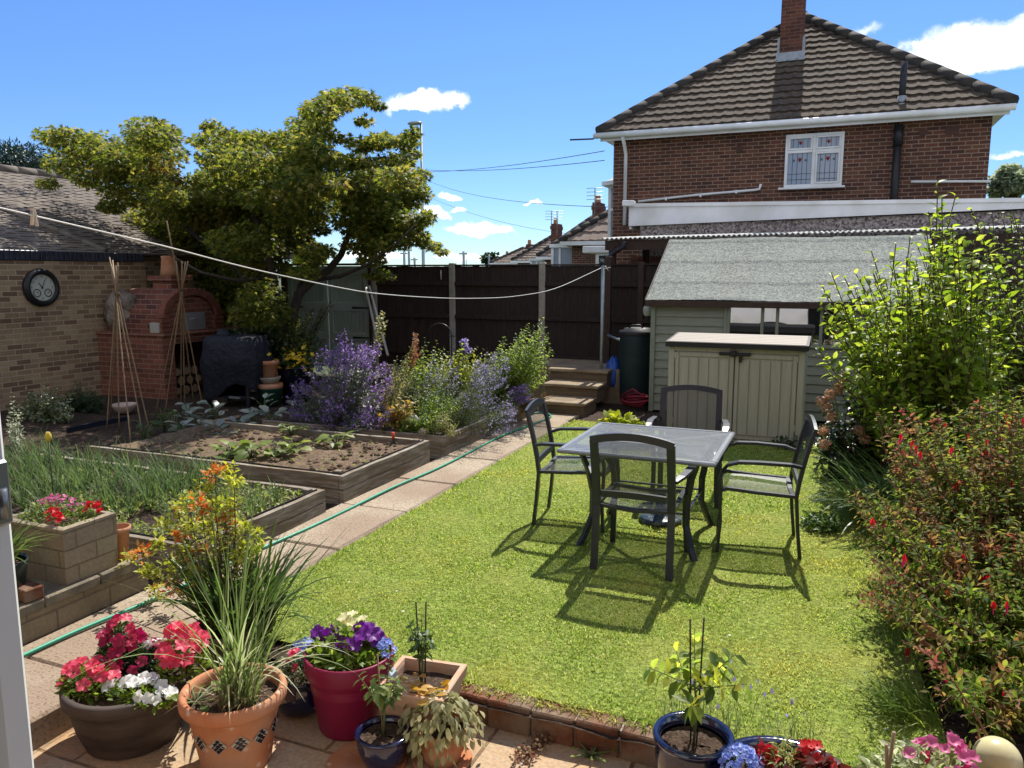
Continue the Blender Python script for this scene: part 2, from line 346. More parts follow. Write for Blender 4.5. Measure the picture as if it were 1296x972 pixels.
M['felt']=pm('green_mineral_felt',[(.19,.205,.18),(.27,.285,.25)],2,1.0,.5,spec=.05,detail=6,bscale=40,speck=(66,.6,(.08,.088,.076),(.42,.44,.39)),big=(1.0,(.20,.20,.165)))
M['corr']=pm('corrugated_sheet',[(.30,.30,.28),(.45,.45,.42)],8,.5,.1)
M['metal']=pm('galvanised_steel',[(.22,.25,.25),(.34,.37,.37)],9,.4,.1,metal=.6)
M['cabp']=pm('storage_resin',[(.315,.295,.24),(.395,.37,.31)],3,.6,.25,stretch=(9,9,.7),bscale=14,dist=.003)
M['cabd']=pm('dark_resin',[(.014,.014,.015),(.024,.024,.026)],6,.5,.2)
M['lidwood']=pm('lid_resin',[(.20,.165,.125),(.27,.23,.18)],4,.55,.3,stretch=(.8,9,9),dist=.003)
M['glass']=glassm('window_glass'); M['hglass']=glassm('bathroom_glass',(.20,.25,.33),1.7,.1); M['lens']=glassm('clock_glass',(.3,.32,.28),1.4,.05)
M['board']=pm('weathered_plank',[(.13,.11,.08),(.25,.215,.165),(.36,.32,.265)],7,.9,.6,stretch=(1.2,1.2,12),bscale=40,big=(2.5,(.16,.12,.075)))
M['boardtop']=pm('plank_top',[(.2,.17,.13),(.36,.32,.26)],12,.9,.6)
M['liner']=pm('black_liner',[(.012,.011,.011),(.025,.023,.022)],20,.5,.3)
M['soil']=pm('garden_soil',[(.018,.011,.007),(.045,.028,.018),(.10,.066,.042)],28,1.0,1.0,bscale=75,dist=.02,detail=9)
M['drysoil']=pm('dry_soil',[(.07,.045,.028),(.15,.10,.062),(.25,.18,.12)],30,1.0,1.0,bscale=80,dist=.02,detail=9)
M['pots']=pm('potting_compost',[(.02,.012,.008),(.06,.037,.023),(.13,.09,.06)],70,1.0,1.0,bscale=120,dist=.01)
M['hose']=pm('green_hose',[(.03,.25,.15),(.05,.32,.2)],5,.4,.05)
M['redbrick']=brickm('edging_brick',(.27,.105,.06),(.17,.06,.04),(.2,.15,.11),bw=10,rh=10,dirts=.8)
M['edge']=pm('edging_brick_face',[(.06,.034,.022),(.14,.058,.034),(.21,.10,.06)],9,.97,.8,spec=.1,bscale=50,big=(6,(.20,.145,.10)))
M['bark']=pm('tree_bark',[(.028,.022,.016),(.075,.06,.045)],9,.9,.8,stretch=(3,3,.7),dist=.02)
M['stem']=pm('green_stem',[(.06,.09,.03),(.11,.15,.05)],20,.7,.1)
M['twig']=pm('brown_twig',[(.06,.035,.022),(.11,.07,.045)],20,.8,.2)
M['cane']=pm('bamboo',[(.15,.095,.052),(.27,.185,.10)],12,.6,.2,stretch=(4,4,.6))
M['terra']=pm('terracotta',[(.36,.125,.052),(.47,.19,.085)],9,.88,.4,bscale=50,big=(3.0,(.43,.235,.135)),fleck=(16,(.5,.36,.26),.10))
M['terra2']=pm('pale_terracotta',[(.46,.26,.16),(.58,.38,.25)],8,.9,.3,big=(4,(.42,.32,.22)))
M['blueg']=pm('blue_glaze',[(.003,.005,.022),(.007,.012,.055)],4,.12,.03,spec=.6,coat=.4,big=(6,(.006,.011,.045)))
M['crim']=pm('crimson_resin',[(.16,.006,.034),(.20,.009,.044)],3,.42,.03)
M['barrel']=pm('dark_brown_resin',[(.022,.015,.011),(.042,.029,.021)],5,.6,.4,stretch=(1,1,4),bscale=12,big=(3,(.07,.052,.04)))
M['line']=pm('washing_line_plastic',[(.62,.6,.56),(.7,.68,.64)],5,.5,0)
M['butt']=pm('dark_green_butt',[(.007,.016,.017),(.012,.026,.027)],4,.55,.05)

# ================================================================== sky, sun
EL=52.0; AZ=-1.8
w=bpy.data.worlds.new('World'); S.world=w; w.use_nodes=True; nt=w.node_tree; nt.nodes.clear()
sky=N(nt,'ShaderNodeTexSky'); sky.sky_type='NISHITA'; sky.sun_disc=False; sky.sun_elevation=R(EL); sky.sun_rotation=R(AZ); sky.altitude=1800; sky.air_density=1.0; sky.dust_density=.05; sky.ozone_density=1.6
skyc=N(nt,'ShaderNodeHueSaturation',{'Color':sky.outputs[0],'Saturation':1.24,'Value':.97,'Hue':.509}).outputs[0]
dirv0=N(nt,'ShaderNodeTexCoord').outputs['Generated']
w1=N(nt,'ShaderNodeTexNoise',{'Vector':dirv0,'Scale':22.0,'Detail':6,'Roughness':.6}).outputs['Color']; w2=N(nt,'ShaderNodeVectorMath',{0:w1,1:(.5,.5,.5)},operation='SUBTRACT').outputs[0]; w3=N(nt,'ShaderNodeVectorMath',{0:w2,1:(.034,.034,.042)},operation='MULTIPLY').outputs[0]
dirv=N(nt,'ShaderNodeVectorMath',{0:dirv0,1:w3},operation='ADD').outputs[0]
nz=N(nt,'ShaderNodeTexNoise',{'Vector':dirv,'Scale':14.0,'Detail':9,'Roughness':.62}).outputs['Fac']
nzf=N(nt,'ShaderNodeTexNoise',{'Vector':dirv,'Scale':48.0,'Detail':6,'Roughness':.6}).outputs['Fac']
clouds=[(540,136,52,19,1),(575,134,26,16,.8),(607,294,52,12,1),(566,248,16,7,.8),(577,268,13,7,.8),(680,258,13,5,.8),(545,274,24,11,.9),(1228,70,86,30,1),(1288,56,40,24,.9),(1280,196,26,6,.7),(1098,37,17,9,.4),(590,328,48,7,.6),(470,326,60,9,.7),(420,235,60,9,.3),(-200,250,160,40,.8),(1900,120,160,60,1)]
total=None
for (x,y,a,b,op) in clouds:
    c=norm(ray(x,y)); rr=norm(np.cross(c,[0,0,1.0])); uu=np.cross(rr,c); k=F/(1+((x-648)**2+(y-486)**2)/F**2)**.5
    d=N(nt,'ShaderNodeVectorMath',{0:dirv,1:tuple(c)},operation='SUBTRACT').outputs[0]
    ex=N(nt,'ShaderNodeVectorMath',{0:d,1:tuple(rr*k/a)},operation='DOT_PRODUCT').outputs['Value']; ey=N(nt,'ShaderNodeVectorMath',{0:d,1:tuple(uu*k/b)},operation='DOT_PRODUCT').outputs['Value']
    ey=N(nt,'ShaderNodeMath',{0:ey,1:N(nt,'ShaderNodeMath',{0:ey,1:0.0},operation='MINIMUM').outputs[0]},operation='ADD').outputs[0]    # flat base
    e2=N(nt,'ShaderNodeMath',{0:ex,1:ex,2:N(nt,'ShaderNodeMath',{0:ey,1:ey},operation='MULTIPLY').outputs[0]},operation='MULTIPLY_ADD').outputs[0]
    e=N(nt,'ShaderNodeMath',{0:1.0,1:e2},operation='SUBTRACT').outputs[0]
    e=N(nt,'ShaderNodeMath',{0:e,1:0.0},operation='MAXIMUM').outputs[0]
    e=N(nt,'ShaderNodeMath',{0:e,1:.7},operation='POWER').outputs[0]
    n1=N(nt,'ShaderNodeMath',{0:nz,1:3.4,2:-2.75},operation='MULTIPLY_ADD').outputs[0]; n1=N(nt,'ShaderNodeMath',{0:nzf,1:2.3,2:n1},operation='MULTIPLY_ADD').outputs[0]
    q=N(nt,'ShaderNodeMath',{0:e,1:1.35,2:n1},operation='MULTIPLY_ADD').outputs[0]
    q=N(nt,'ShaderNodeMath',{0:q,1:e},operation='MULTIPLY').outputs[0]
    q=N(nt,'ShaderNodeMath',{0:q,1:op},operation='MULTIPLY').outputs[0]
    total=q if total is None else N(nt,'ShaderNodeMath',{0:total,1:q},operation='MAXIMUM').outputs[0]
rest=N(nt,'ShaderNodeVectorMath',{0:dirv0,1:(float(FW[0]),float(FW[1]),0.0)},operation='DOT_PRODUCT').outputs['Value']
away=ramp(nt,rest,[(.0,(1,1,1)),(.36,(0,0,0))])                        # unseen cumulus added behind and beside the garden to brighten the shade
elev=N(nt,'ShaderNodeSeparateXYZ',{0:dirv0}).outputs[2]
fill_bank=ramp(nt,N(nt,'ShaderNodeTexNoise',{'Vector':dirv0,'Scale':2.6,'Detail':8,'Roughness':.6}).outputs['Fac'],[(.455,(0,0,0)),(.61,(1,1,1))])
fill_bank=N(nt,'ShaderNodeMath',{0:fill_bank,1:away},operation='MULTIPLY').outputs[0]
total=N(nt,'ShaderNodeMath',{0:total,1:fill_bank},operation='MAXIMUM').outputs[0]
skyc=mixc(nt,1.0,skyc,ramp(nt,elev,[(.0,(.50,.60,.74)),(.10,(.62,.72,.84)),(.28,(.9,.93,.97)),(.5,(1,1,1))]),'MULTIPLY')
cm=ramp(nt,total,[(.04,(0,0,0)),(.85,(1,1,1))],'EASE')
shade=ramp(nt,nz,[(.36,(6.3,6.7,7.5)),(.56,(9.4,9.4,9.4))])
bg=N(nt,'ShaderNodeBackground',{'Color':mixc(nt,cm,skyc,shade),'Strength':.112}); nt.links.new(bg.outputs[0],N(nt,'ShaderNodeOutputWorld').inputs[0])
sl=bpy.data.lights.new('sun','SUN'); so=bpy.data.objects.new('sun',sl); COL.objects.link(so); sl.energy=4.9; sl.angle=R(.53); sl.color=(1,.955,.88)
so.rotation_euler=(-R(90-EL),0,-R(AZ)); so.location=(0,20,20)
S.view_settings.view_transform='Standard'; S.view_settings.look='None'; S.view_settings.gamma=1; S.view_settings.exposure=.72
S.cycles.max_bounces=6; S.cycles.diffuse_bounces=3; S.cycles.glossy_bounces=2; S.cycles.transmission_bounces=3; S.cycles.transparent_max_bounces=12; S.cycles.use_denoising=True
S.cycles.caustics_reflective=False; S.cycles.caustics_refractive=False; S.cycles.sample_clamp_indirect=6

# ================================================================== ground surfaces
def noisegrid(x0,x1,y0,y1,st,amp,seed,z=0.0):
    nx,ny=int((x1-x0)/st)+2,int((y1-y0)/st)+2; X,Y=np.meshgrid(np.linspace(x0,x1,nx),np.linspace(y0,y1,ny),indexing='ij'); r=np.random.default_rng(seed); Z=np.zeros_like(X)
    for o in (1,2,4,8):
        a=max(2,int(nx*st/(o*.06))+2); b=max(2,int(ny*st/(o*.06))+2); g=r.normal(0,1,(a,b)); fx=(X-x0)/(x1-x0)*(a-1.001); fy=(Y-y0)/(y1-y0)*(b-1.001); i=fx.astype(int); j=fy.astype(int); u=fx-i; v=fy-j
        Z+=((g[i,j]*(1-u)+g[i+1,j]*u)*(1-v)+(g[i,j+1]*(1-u)+g[i+1,j+1]*u)*v)*(.35 if o==1 else .3)
    return X,Y,z+Z*amp
gm=pm('distant_ground',[(.04,.06,.02),(.09,.1,.05)],.4,1,.1)
b=MB(); b.quad((-400,-60,-.3),(400,-60,-.3),(400,600,-.3),(-400,600,-.3)); b.build('ground',gm,kind='structure')
b=MB(); b.grid(*noisegrid(-10.7,3.2,2.9,12.15,.12,.012,1,-.02)); b.build('soil_ground',M['soil'],kind='structure')
# lawn
m,nt,out=nodes('lawn_turf'); o=coords(nt); n1=N(nt,'ShaderNodeTexNoise',{'Vector':o,'Scale':1.7,'Detail':5}); n2=N(nt,'ShaderNodeTexNoise',{'Vector':o,'Scale':40.0,'Detail':6})
c1=ramp(nt,n2.outputs['Fac'],[(.3,(.10,.12,.03)),(.55,(.19,.25,.045)),(.75,(.30,.31,.11))]); c=mixc(nt,ramp(nt,n1.outputs['Fac'],[(.45,(0,0,0)),(.68,(.6,.6,.6))]),c1,(.24,.24,.06))
p=N(nt,'ShaderNodeBsdfPrincipled',{'Base Color':c,'Roughness':1.0,'Specular IOR Level':.1}); bp=N(nt,'ShaderNodeBump',{'Height':n2.outputs['Fac'],'Strength':.8,'Distance':.03}); nt.links.new(bp.outputs[0],p.inputs['Normal']); nt.links.new(p.outputs[0],out.inputs[0]); M['turf']=m
def lawn_r(y): return .40+.07*np.sin(y*1.9)+.05*np.sin(y*4.3+1)+np.where(y<4,(4-y)*.1,0)+np.where(y>6.5,-(y-6.5)*.08,0)
X,Y,Z=noisegrid(-3.045,1.2,3.02,9.4,.1,.006,3,.008); b=MB(); b.grid(np.minimum(X,lawn_r(Y)+.06),Y,Z); b.build('lawn',M['turf'],kind='structure')
gl=leafm('grass_blade',[(.12,.195,.03),(.17,.265,.04),(.23,.325,.055),(.31,.365,.085),(.46,.44,.21)],.55,.6,.15,1.8,patch=(1.1,(.40,.385,.10),.50))
b=MB()
for (y0,y1,dens,wd) in ((3.02,4.2,9500,.0042),(4.2,5.6,7000,.0055),(5.6,7.4,4500,.0075),(7.4,9.4,2600,.0105)):
    n=int(4.2*(y1-y0)*dens); P=np.stack([rng.uniform(-3.03,1.1,n),rng.uniform(y0,y1,n),np.full(n,.004)],-1); P=P[P[:,0]<lawn_r(P[:,1])+rng.normal(0,.06,n)]; n=len(P)
    cl=np.sin(P[:,0]*3.1+1)*np.sin(P[:,1]*2.7)+np.sin(P[:,0]*7.7)*np.sin(P[:,1]*6.1+2)
    L=rng.uniform(.015,.030,n)*(1+.15*cl); edge=(P[:,0]>lawn_r(P[:,1])-.15)|(P[:,0]<-2.97)|(P[:,1]<3.1); L=np.where(edge,L*rng.uniform(1,1.7,n),L)
    b.blades(P,rng.uniform(0,2*pi,n),L,rng.uniform(.2,1.2,n),wd*rng.uniform(.7,1.3,n),2,rng.uniform(0,.7,n))
n=1500; Q_=np.stack([rng.uniform(-2.3,.6,n),rng.uniform(2.965,3.05,n),np.full(n,.004)],-1); b.blades(Q_,rng.normal(-pi/2,.9,n),rng.uniform(.03,.06,n),rng.uniform(.5,1.6,n),.0045,3,rng.uniform(.1,.8,n))
n=7000; P=np.stack([rng.uniform(-3.0,1.0,n),rng.uniform(3.05,9.0,n),np.full(n,.004)],-1); kk=np.sin(P[:,0]*3.7+P[:,1]*1.3)+np.sin(P[:,1]*4.9-P[:,0]*2.1); P=P[(P[:,0]<lawn_r(P[:,1]))&(kk>.3)]; n=len(P); b.blades(P,rng.uniform(0,2*pi,n),rng.uniform(.028,.048,n),rng.uniform(.4,1.5,n),.0045,3,rng.uniform(.1,.8,n))
b.build('lawn_grass',gl,kind='stuff')
b=MB(); n=2600; P=np.stack([rng.uniform(-3.0,.6,n),rng.uniform(3.05,8.5,n),rng.uniform(.012,.028,n)],-1); k=np.sin(P[:,0]*2.3+.5)*np.sin(P[:,1]*2.1+1)+.5*np.sin(P[:,0]*5)*np.sin(P[:,1]*6); P=P[(k>.25)&(P[:,0]<lawn_r(P[:,1]))]
b.leaves(P,rng.normal(0,1,(len(P),3))*[1,1,.25]+[0,0,.25],rng.uniform(.009,.016,len(P)),DIW)
Q=P[rng.random(len(P))<.03]+[0,0,.015]; b.leaves(Q,np.tile([0,0,1.0],(len(Q),1)),.016,FLAT,mat=1)
b.build('clover',[leafm('clover_leaf',[(.14,.22,.03),(.2,.28,.04),(.25,.33,.055)],.4),leafm('clover_flower',[(.6,.58,.5),(.7,.66,.55)],.2)],kind='stuff')
# patio slabs
m,nt,out=nodes('riven_sandstone_paving'); o=coords(nt); mp=N(nt,'ShaderNodeMapping',{'Vector':o,'Rotation':(0,0,R(0))}); br=N(nt,'ShaderNodeTexBrick',{'Vector':mp.outputs[0],'Color1':(.36,.265,.165,1),'Color2':(.43,.345,.235,1),'Mortar':(.12,.085,.05,1),'Scale':1.0,'Mortar Size':.009,'Mortar Smooth':.3,'Brick Width':.62,'Row Height':.46})
n1=N(nt,'ShaderNodeTexNoise',{'Vector':o,'Scale':3.2,'Detail':8,'Roughness':.65}); n2=N(nt,'ShaderNodeTexNoise',{'Vector':o,'Scale':60.0,'Detail':5})
c=mixc(nt,ramp(nt,n1.outputs['Fac'],[(.4,(0,0,0)),(.65,(.75,.75,.75))]),br.outputs['Color'],(.42,.25,.12)); c=mixc(nt,.35,c,ramp(nt,n2.outputs['Fac'],[(.3,(.15,.12,.1)),(.7,(.65,.6,.55))]),'OVERLAY')
p=N(nt,'ShaderNodeBsdfPrincipled',{'Base Color':c,'Roughness':.85,'Specular IOR Level':.25}); hh=N(nt,'ShaderNodeMath',{0:n1.outputs['Fac'],1:.9,2:N(nt,'ShaderNodeMath',{0:br.outputs['Fac'],1:-1.0,2:N(nt,'ShaderNodeMath',{0:n2.outputs['Fac'],1:.25},operation='MULTIPLY').outputs[0]},operation='MULTIPLY_ADD').outputs[0]},operation='MULTIPLY_ADD')
bp=N(nt,'ShaderNodeBump',{'Height':hh.outputs[0],'Strength':.7,'Distance':.012}); nt.links.new(bp.outputs[0],p.inputs['Normal']); nt.links.new(p.outputs[0],out.inputs[0])
b=MB(); b.grid(*noisegrid(-3.9,3.2,.15,2.99,.1,.002,5,-.12)); b.build('patio',m,kind='structure')
# concrete path of exposed aggregate, one slab at a time
M['path']=pm('aggregate_concrete',[(.24,.19,.13),(.35,.285,.20),(.45,.38,.285)],42,.95,1.0,bscale=70,dist=.008,fleck=(48,(.17,.12,.08),.2),big=(1.3,(.27,.20,.14)))
b=MB(); y=.6; k=0
while y<9.72:
    L=[.92,.88,.95,.9][k%4]; y1=min(y+L,9.72); x0=-3.74 if y<3.3 else -3.67; b.bx(x0,-3.05,y,y1-.012,-.2,.012+[0,.004,-.003][k%3],bev=.012); y=y1; k+=1
b.build('path',M['path'],kind='structure')
# brick edging between patio and lawn
b=MB(); x=-2.35
while x<.75:
    wd=.205+random.uniform(-.008,.008); b.box((x+wd/2,2.975+random.uniform(-.004,.004),-.068+random.uniform(-.004,.004)),(wd-.007,.105,.15),random.uniform(-.012,.012),bev=.007); x+=wd
b.bx(-2.35,.75,2.937,3.02,-.13,-.004,mat=1)
b.build('brick_edging',[M['edge'],M['mortar']],label='low row of red edging bricks between the patio paving and the lawn',cat='edging')
# steps
t=thing('stone_steps','three sandstone steps with brick risers climbing to the dark fence','steps',(-3.4,9.7,0))
sm_=pm('step_stone',[(.22,.165,.10),(.33,.26,.17)],14,.92,.7,bscale=60,big=(3,(.19,.14,.09))); rm_=brickm('step_riser',(.20,.145,.09),(.14,.09,.06),(.16,.12,.08),bw=.4,rh=.06)
for (x0,x1,y0,y1,z) in ((-3.68,-2.98,9.74,10.35,.17),(-3.78,-2.96,10.28,10.8,.335),(-3.86,-2.94,10.72,11.3,.5)):
    b=MB(); b.bx(x0,x1,y0,y1,z-.045,z,bev=.008); b.build('tread',sm_,t); b=MB(); b.bx(x0+.03,x1-.02,y0+.03,y1,z-.25,z-.047); b.build('riser',rm_,t)
b=MB(); b.bx(-4.7,-2.6,11.0,12.2,-.1,.494); b.build('landing',sm_,kind='structure')

# ================================================================== our own house wall (behind the viewpoint, seen in reflections)
t=thing('brick_house_wall','red brick rear wall of the house with white patio door frame','house',(0,.1,-.12))
b=MB(); b.bx(-6,-.62,-.1,.18,-.12,5.2); b.bx(1.4,4,-.1,.18,-.12,5.2); b.bx(-.62,1.4,-.1,.18,2.35,5.2); b.build('wall',M['own'],t)
b=MB(); b.bx(-6,4,-4,-.12,-.14,.1); b.bx(-6,4,-4.1,-4,-.14,3); b.bx(-6,4,-4,-.12,2.6,2.7); b.bx(-6.1,-6,-4,-.12,-.14,2.7); b.bx(4,4.1,-4,-.12,-.14,2.7); b.build('room',pm('room_plaster',[(.4,.38,.34),(.45,.42,.38)],2,.9,0),t)
b=MB(); b.bx(-.62,-.56,-.04,.17,.1,2.35); b.bx(1.34,1.4,-.04,.17,.1,2.35); b.bx(-.62,1.4,-.04,.17,2.29,2.35); b.bx(-2.5,-1.2,.182,.2,.1,2.3); b.build('door_frame',M['white'],t)
# white door leaf folded open: only its free edge is in the picture
e=PY(22,726,.365); xe=float(e[0])+.008
t=thing('patio_door','white plastic patio door leaf swung open, seen edge on','door',(xe-.4,.33,0))
b=MB(); b.bx(xe-.85,xe-.012,.30,.368,.0,2.15,bev=.006); b.bx(xe-.02,xe,.305,.330,.0,2.15,bev=.004); b.bx(xe-.02,xe-.003,.338,.363,.0,2.15,bev=.004); b.build('leaf',M['white'],t)
zk=float(PY(9,628,.35)[2]); b=MB(); b.bx(xe-.004,xe+.0025,.33,.36,zk-.024,zk+.024,bev=.002); b.tube([(xe+.0025,.352,zk-.018),(xe+.0025,.352,zk+.004)],.004,8); b.build('lock_plate',pm('grey_steel',[(.14,.15,.16),(.2,.21,.22)],9,.35,.05,metal=.7),t)

# ================================================================== roofs
def course_roof(mb,O,ex,es,Sl,n,xr,period,amp,thick,mat=0,step=6,jit=.006):
    O=np.asarray(O,float); ex=np.asarray(ex,float); es=norm(np.asarray(es,float)); nr=norm(np.cross(ex,es)); nr=nr if nr[2]>0 else -nr
    for j in range(n):
        s0=Sl*j/n; s1=min(Sl,Sl*(j+1)/n+.05); xa,xb=xr((s0+min(s1,Sl))/2/Sl)
        if xb-xa<period*.5: continue
        k=max(3,int((xb-xa)/period*step)); xs=np.linspace(xa,xb,k); ph=(xs/period)%1; pr=amp*np.where(ph<.5,np.sin(ph*2*pi),-.12*np.sin((ph-.5)*2*pi)); jj=rng.normal(0,jit,k)*.5; cell=np.floor(xs/period).astype(int); jj=jj*.3+np.array([((c*7919+j*104729)%97)/97-.5 for c in cell])*jit*1.6
        a=O+ex*xs[:,None]+es*s0+nr*(pr+thick+jj)[:,None]; c=O+ex*xs[:,None]+es*s1+nr*(pr*.9+.004+jj*.2)[:,None]; d=O+ex*xs[:,None]+es*(s0+.005)+nr*(pr*.7-.012)[:,None]
        V=np.concatenate([d,a,c]); i=np.arange(k-1); mb.raw(V,np.stack([i,i+1,k+i+1,k+i],-1),mat,False); mb.raw(V,np.stack([k+i,k+i+1,2*k+i+1,2*k+i],-1),mat,False)
def ridge_line(mb,a,b_,r=.11,mat=0):
    a=np.asarray(a,float); b_=np.asarray(b_,float); L=np.linalg.norm(b_-a); n=max(1,int(L/.42)); d=(b_-a)/n
    for i in range(n): mb.tube([a+d*i,a+d*(i+1.04)],[r*1.01,r*.985],10,mat)

# ------------------------------------------------------------------ neighbour's brick house
HX0,HX1,HY,HZ=-4.62,2.55,17.0,4.82
t=thing('brick_house','two storey red brick house with hipped tiled roof and tall chimney','house',(-1,HY,.3))
b=MB(); b.bx(HX0,HX1,HY,HY+8.5,.3,HZ); b.build('wall',M['nbrick'],t)
ex0,ex1,ey=HX0-.27,HX1+.27,HY-.35; hw=(ex1-ex0)/2; rise=hw*.775; sl=np.array([0,hw,rise]); SL=np.linalg.norm(sl)
rb=MB(); course_roof(rb,(0,ey,HZ+.08),(1,0,0),sl,SL,17,lambda q:(ex0+hw*q,ex1-hw*q),.21,.018,.047)
A=np.array([-1.02,ey+hw,HZ+.08+rise]); 
rb.raw([(ex0,ey,HZ+.06),(ex1,ey,HZ+.06),A-[0,0,.03],A+[0,5,-.03],(ex0,ey+9.4,HZ+.06),(ex1,ey+9.4,HZ+.06)],[[0,1,2],[0,2,3,4],[1,5,3,2],[4,3,5]],0)
rf=rb.build('roof',M['ntile'],t)
b=MB(); ridge_line(b,(ex0+.02,ey+.02,HZ+.11),A+[0,0,.04],.125); ridge_line(b,(ex1-.02,ey+.02,HZ+.11),A+[0,0,.04],.125); ridge_line(b,A+[0,0,.07],A+[0,5,.07],.13); b.build('ridge_tiles',M['ridge'],rf)
b=MB(); cx,cy=-1.13,18.75; b.bx(cx-.245,cx+.225,cy,cy+.75,6.2,10.2); b.bx(cx-.30,cx+.28,cy-.06,cy+.82,8.05,10.3); ch=b.build('chimney',M['chbrick'],rf)
b=MB(); zf=HZ+.08+(cy-ey)*.775; b.poly([(cx-.31,cy-.10,zf-.02),(cx+.29,cy-.10,zf-.02),(cx+.29,cy-.015,zf+.17),(cx-.31,cy-.015,zf+.17)],(0,.03,.04)); b.bx(cx-.295,cx-.247,cy,cy+.5,zf,zf+.5); b.bx(cx+.227,cx+.275,cy,cy+.5,zf,zf+.5); b.build('flashing',M['lead'],ch)
b=MB(); b.bx(ex0+.06,ex1-.06,ey+.06,HY-.003,HZ-.03,HZ+.0); b.bx(ex0+.05,ex1-.05,ey+.05,ey+.08,HZ-.09,HZ+.055); b.bx(ex0+.06,HX0-.003,HY,HY+8,HZ-.03,HZ); b.bx(HX1+.003,ex1-.06,HY,HY+8,HZ-.03,HZ); b.build('fascia',M['white'],t)
b=MB(); P=[(ex0-.08,ey-.03,HZ+.02),(ex1+.02,ey-.03,HZ+.02)]; b.tube(P,.062,12); g_=b.build('gutter',M['white'],t)
b=MB(); xp=-4.33; b.tube([(xp,ey-.03,HZ-.02),(xp,HY-.2,HZ-.18),(xp,HY-.06,HZ-.35),(xp,HY-.06,2.95)],.04,10); b.build('downpipe',M['white'],t)
P=[PY(x,y,HY-.05) for x,y in ((808,255),(880,247),(955,240.5),(961,239.5),(963,233))]; b=MB(); b.tube(P,.026,8)
for q in (.25,.55,.85): p=P[0]+(P[2]-P[0])*q; b.bx(p[0]-.02,p[0]+.02,HY-.085,HY-.004,p[2]-.035,p[2]+.035)
b.build('waste_pipe',M['white'],t)
b=MB(); b.tube([PY(1153,230,HY-.05),PY(1254,229.5,HY-.05)],.024,8); b.build('waste_pipe',M['white'],t)
b=MB(); xs=1.0; b.tube([(xs,HY-.08,2.4),(xs,HY-.08,HZ-.2)],.07,12); b.tube([(xs,HY-.08,HZ-.5),(xs,HY-.08,HZ-.12)],.088,12); b.build('soil_pipe',M['black'],t)
b=MB(); xq=xs+.02; yq=ey+.32; zq=HZ+.3; b.tube([(xq,yq,zq-.1),(xq,yq,zq+.75)],.06,12); b.build('vent_pipe',M['black'],rf); b=MB(); b.lathe([(.13,-.05),(.085,.02),(.075,.12),(.062,.125)],(xq,yq,zq),16); b.bx(xq-.2,xq+.2,yq-.12,yq+.1,zq-.11,zq-.05,bev=.02); b.build('vent_flashing',M['lead'],rf)
def casement(parent,x0,x1,z0,z1,y,top=.34):
    fr=MB(); f=.055; fr.bx(x0,x1,y-.05,y+.03,z1-f,z1,bev=.006); fr.bx(x0,x1,y-.05,y+.03,z0,z0+f,bev=.006); fr.bx(x0,x0+f,y-.049,y+.03,z0+f,z1-f,bev=.006); fr.bx(x1-f,x1,y-.049,y+.03,z0+f,z1-f,bev=.006)
    xm=(x0+x1)/2; fr.bx(xm-f*.6,xm+f*.6,y-.048,y+.03,z0+f,z1-f,bev=.006); zt=z1-top; 
    fr.bx(x0+f,xm-f*.6,y-.047,y+.03,zt-.03,zt+.03,bev=.006); fr.bx(xm+f*.6,x1-f,y-.047,y+.03,zt-.03,zt+.03,bev=.006)
    for a,c,q0,q1 in ((x0+f,xm-f*.6,zt+.03,z1-f),(xm+f*.6,x1-f,z0+f,zt-.03),(xm+f*.6,x1-f,zt+.03,z1-f)):
        h=.035
        for bb in ((a,c,q0,q0+h),(a,c,q1-h,q1),(a,a+h,q0+h,q1-h),(c-h,c,q0+h,q1-h)): fr.bx(bb[0],bb[1],y-.062,y,bb[2],bb[3],bev=.005)
    wf=fr.build('window',M['white'],parent); sb=MB(); sb.bx(x0-.1,x1+.06,y-.14,y+.01,z0-.045,z0-.002,bev=.008); sb.build('sill',M['white'],wf)
    pn=MB(); y=y-.012; pn.quad((x0+f,y,z0+f),(x1-f,y,z0+f),(x1-f,y,z1-f),(x0+f,y,z1-f)); 
    for a,c in ((x0+f,xm-f*.6),(xm+f*.6,x1-f)):
        w_=c-a
        for q in (.2,.4,.6,.8): pn.bx(a+w_*q-.004,a+w_*q+.004,y-.006,y-.001,z0+f,z1-f,mat=1)
        for q in (.14,.3): pn.bx(a,c,y-.0065,y-.0015,z0+f+(zt-z0)*q-.004,z0+f+(zt-z0)*q+.004,mat=1)
        for zc,r in ((zt-.17,.062),((zt+z1)/2-.01,.055)):
            mx=(a+c)/2
            for pts in ([(-.5,.2),(-.35,1),(0,.15),(-.1,-.5)],[(.5,.2),(.35,1),(0,.15),(.1,-.5)],[(-.22,.3),(0,1.25),(.22,.3),(0,-.8)]): pn.poly([(mx+u*r*1.2,y-.009,zc+v*r) for u,v in pts],(0,.004,0),mat=2)
        for u in (-.28,.28): 
            pn.bx((a+c)/2+u*w_*.9-.022,(a+c)/2+u*w_*.9+.022,y-.0095,y-.003,zt-.19,zt-.15,mat=3)
    pn.build('pane',[M['hglass'],M['black'],pm('red_stained_glass',[(.25,.03,.035),(.32,.05,.05)],9,.3,0),pm('teal_stained_glass',[(.05,.1,.12),(.07,.13,.15)],9,.3,0)],wf)
casement(t,-1.04,.05,3.62,4.66,HY)
bq=MB()
for (x,z) in ((-1.95,4.45),(1.42,4.55)): bq.tube([(x,HY-.03,z),(x,HY+.01,z)],.07,14)
bq.bx(1.8,2.03,HY-.012,HY+.01,4.48,4.63); bq.build('wall_vents',[pm('vent_clay',[(.06,.03,.025),(.1,.05,.04)],20,.8,.2)],t)
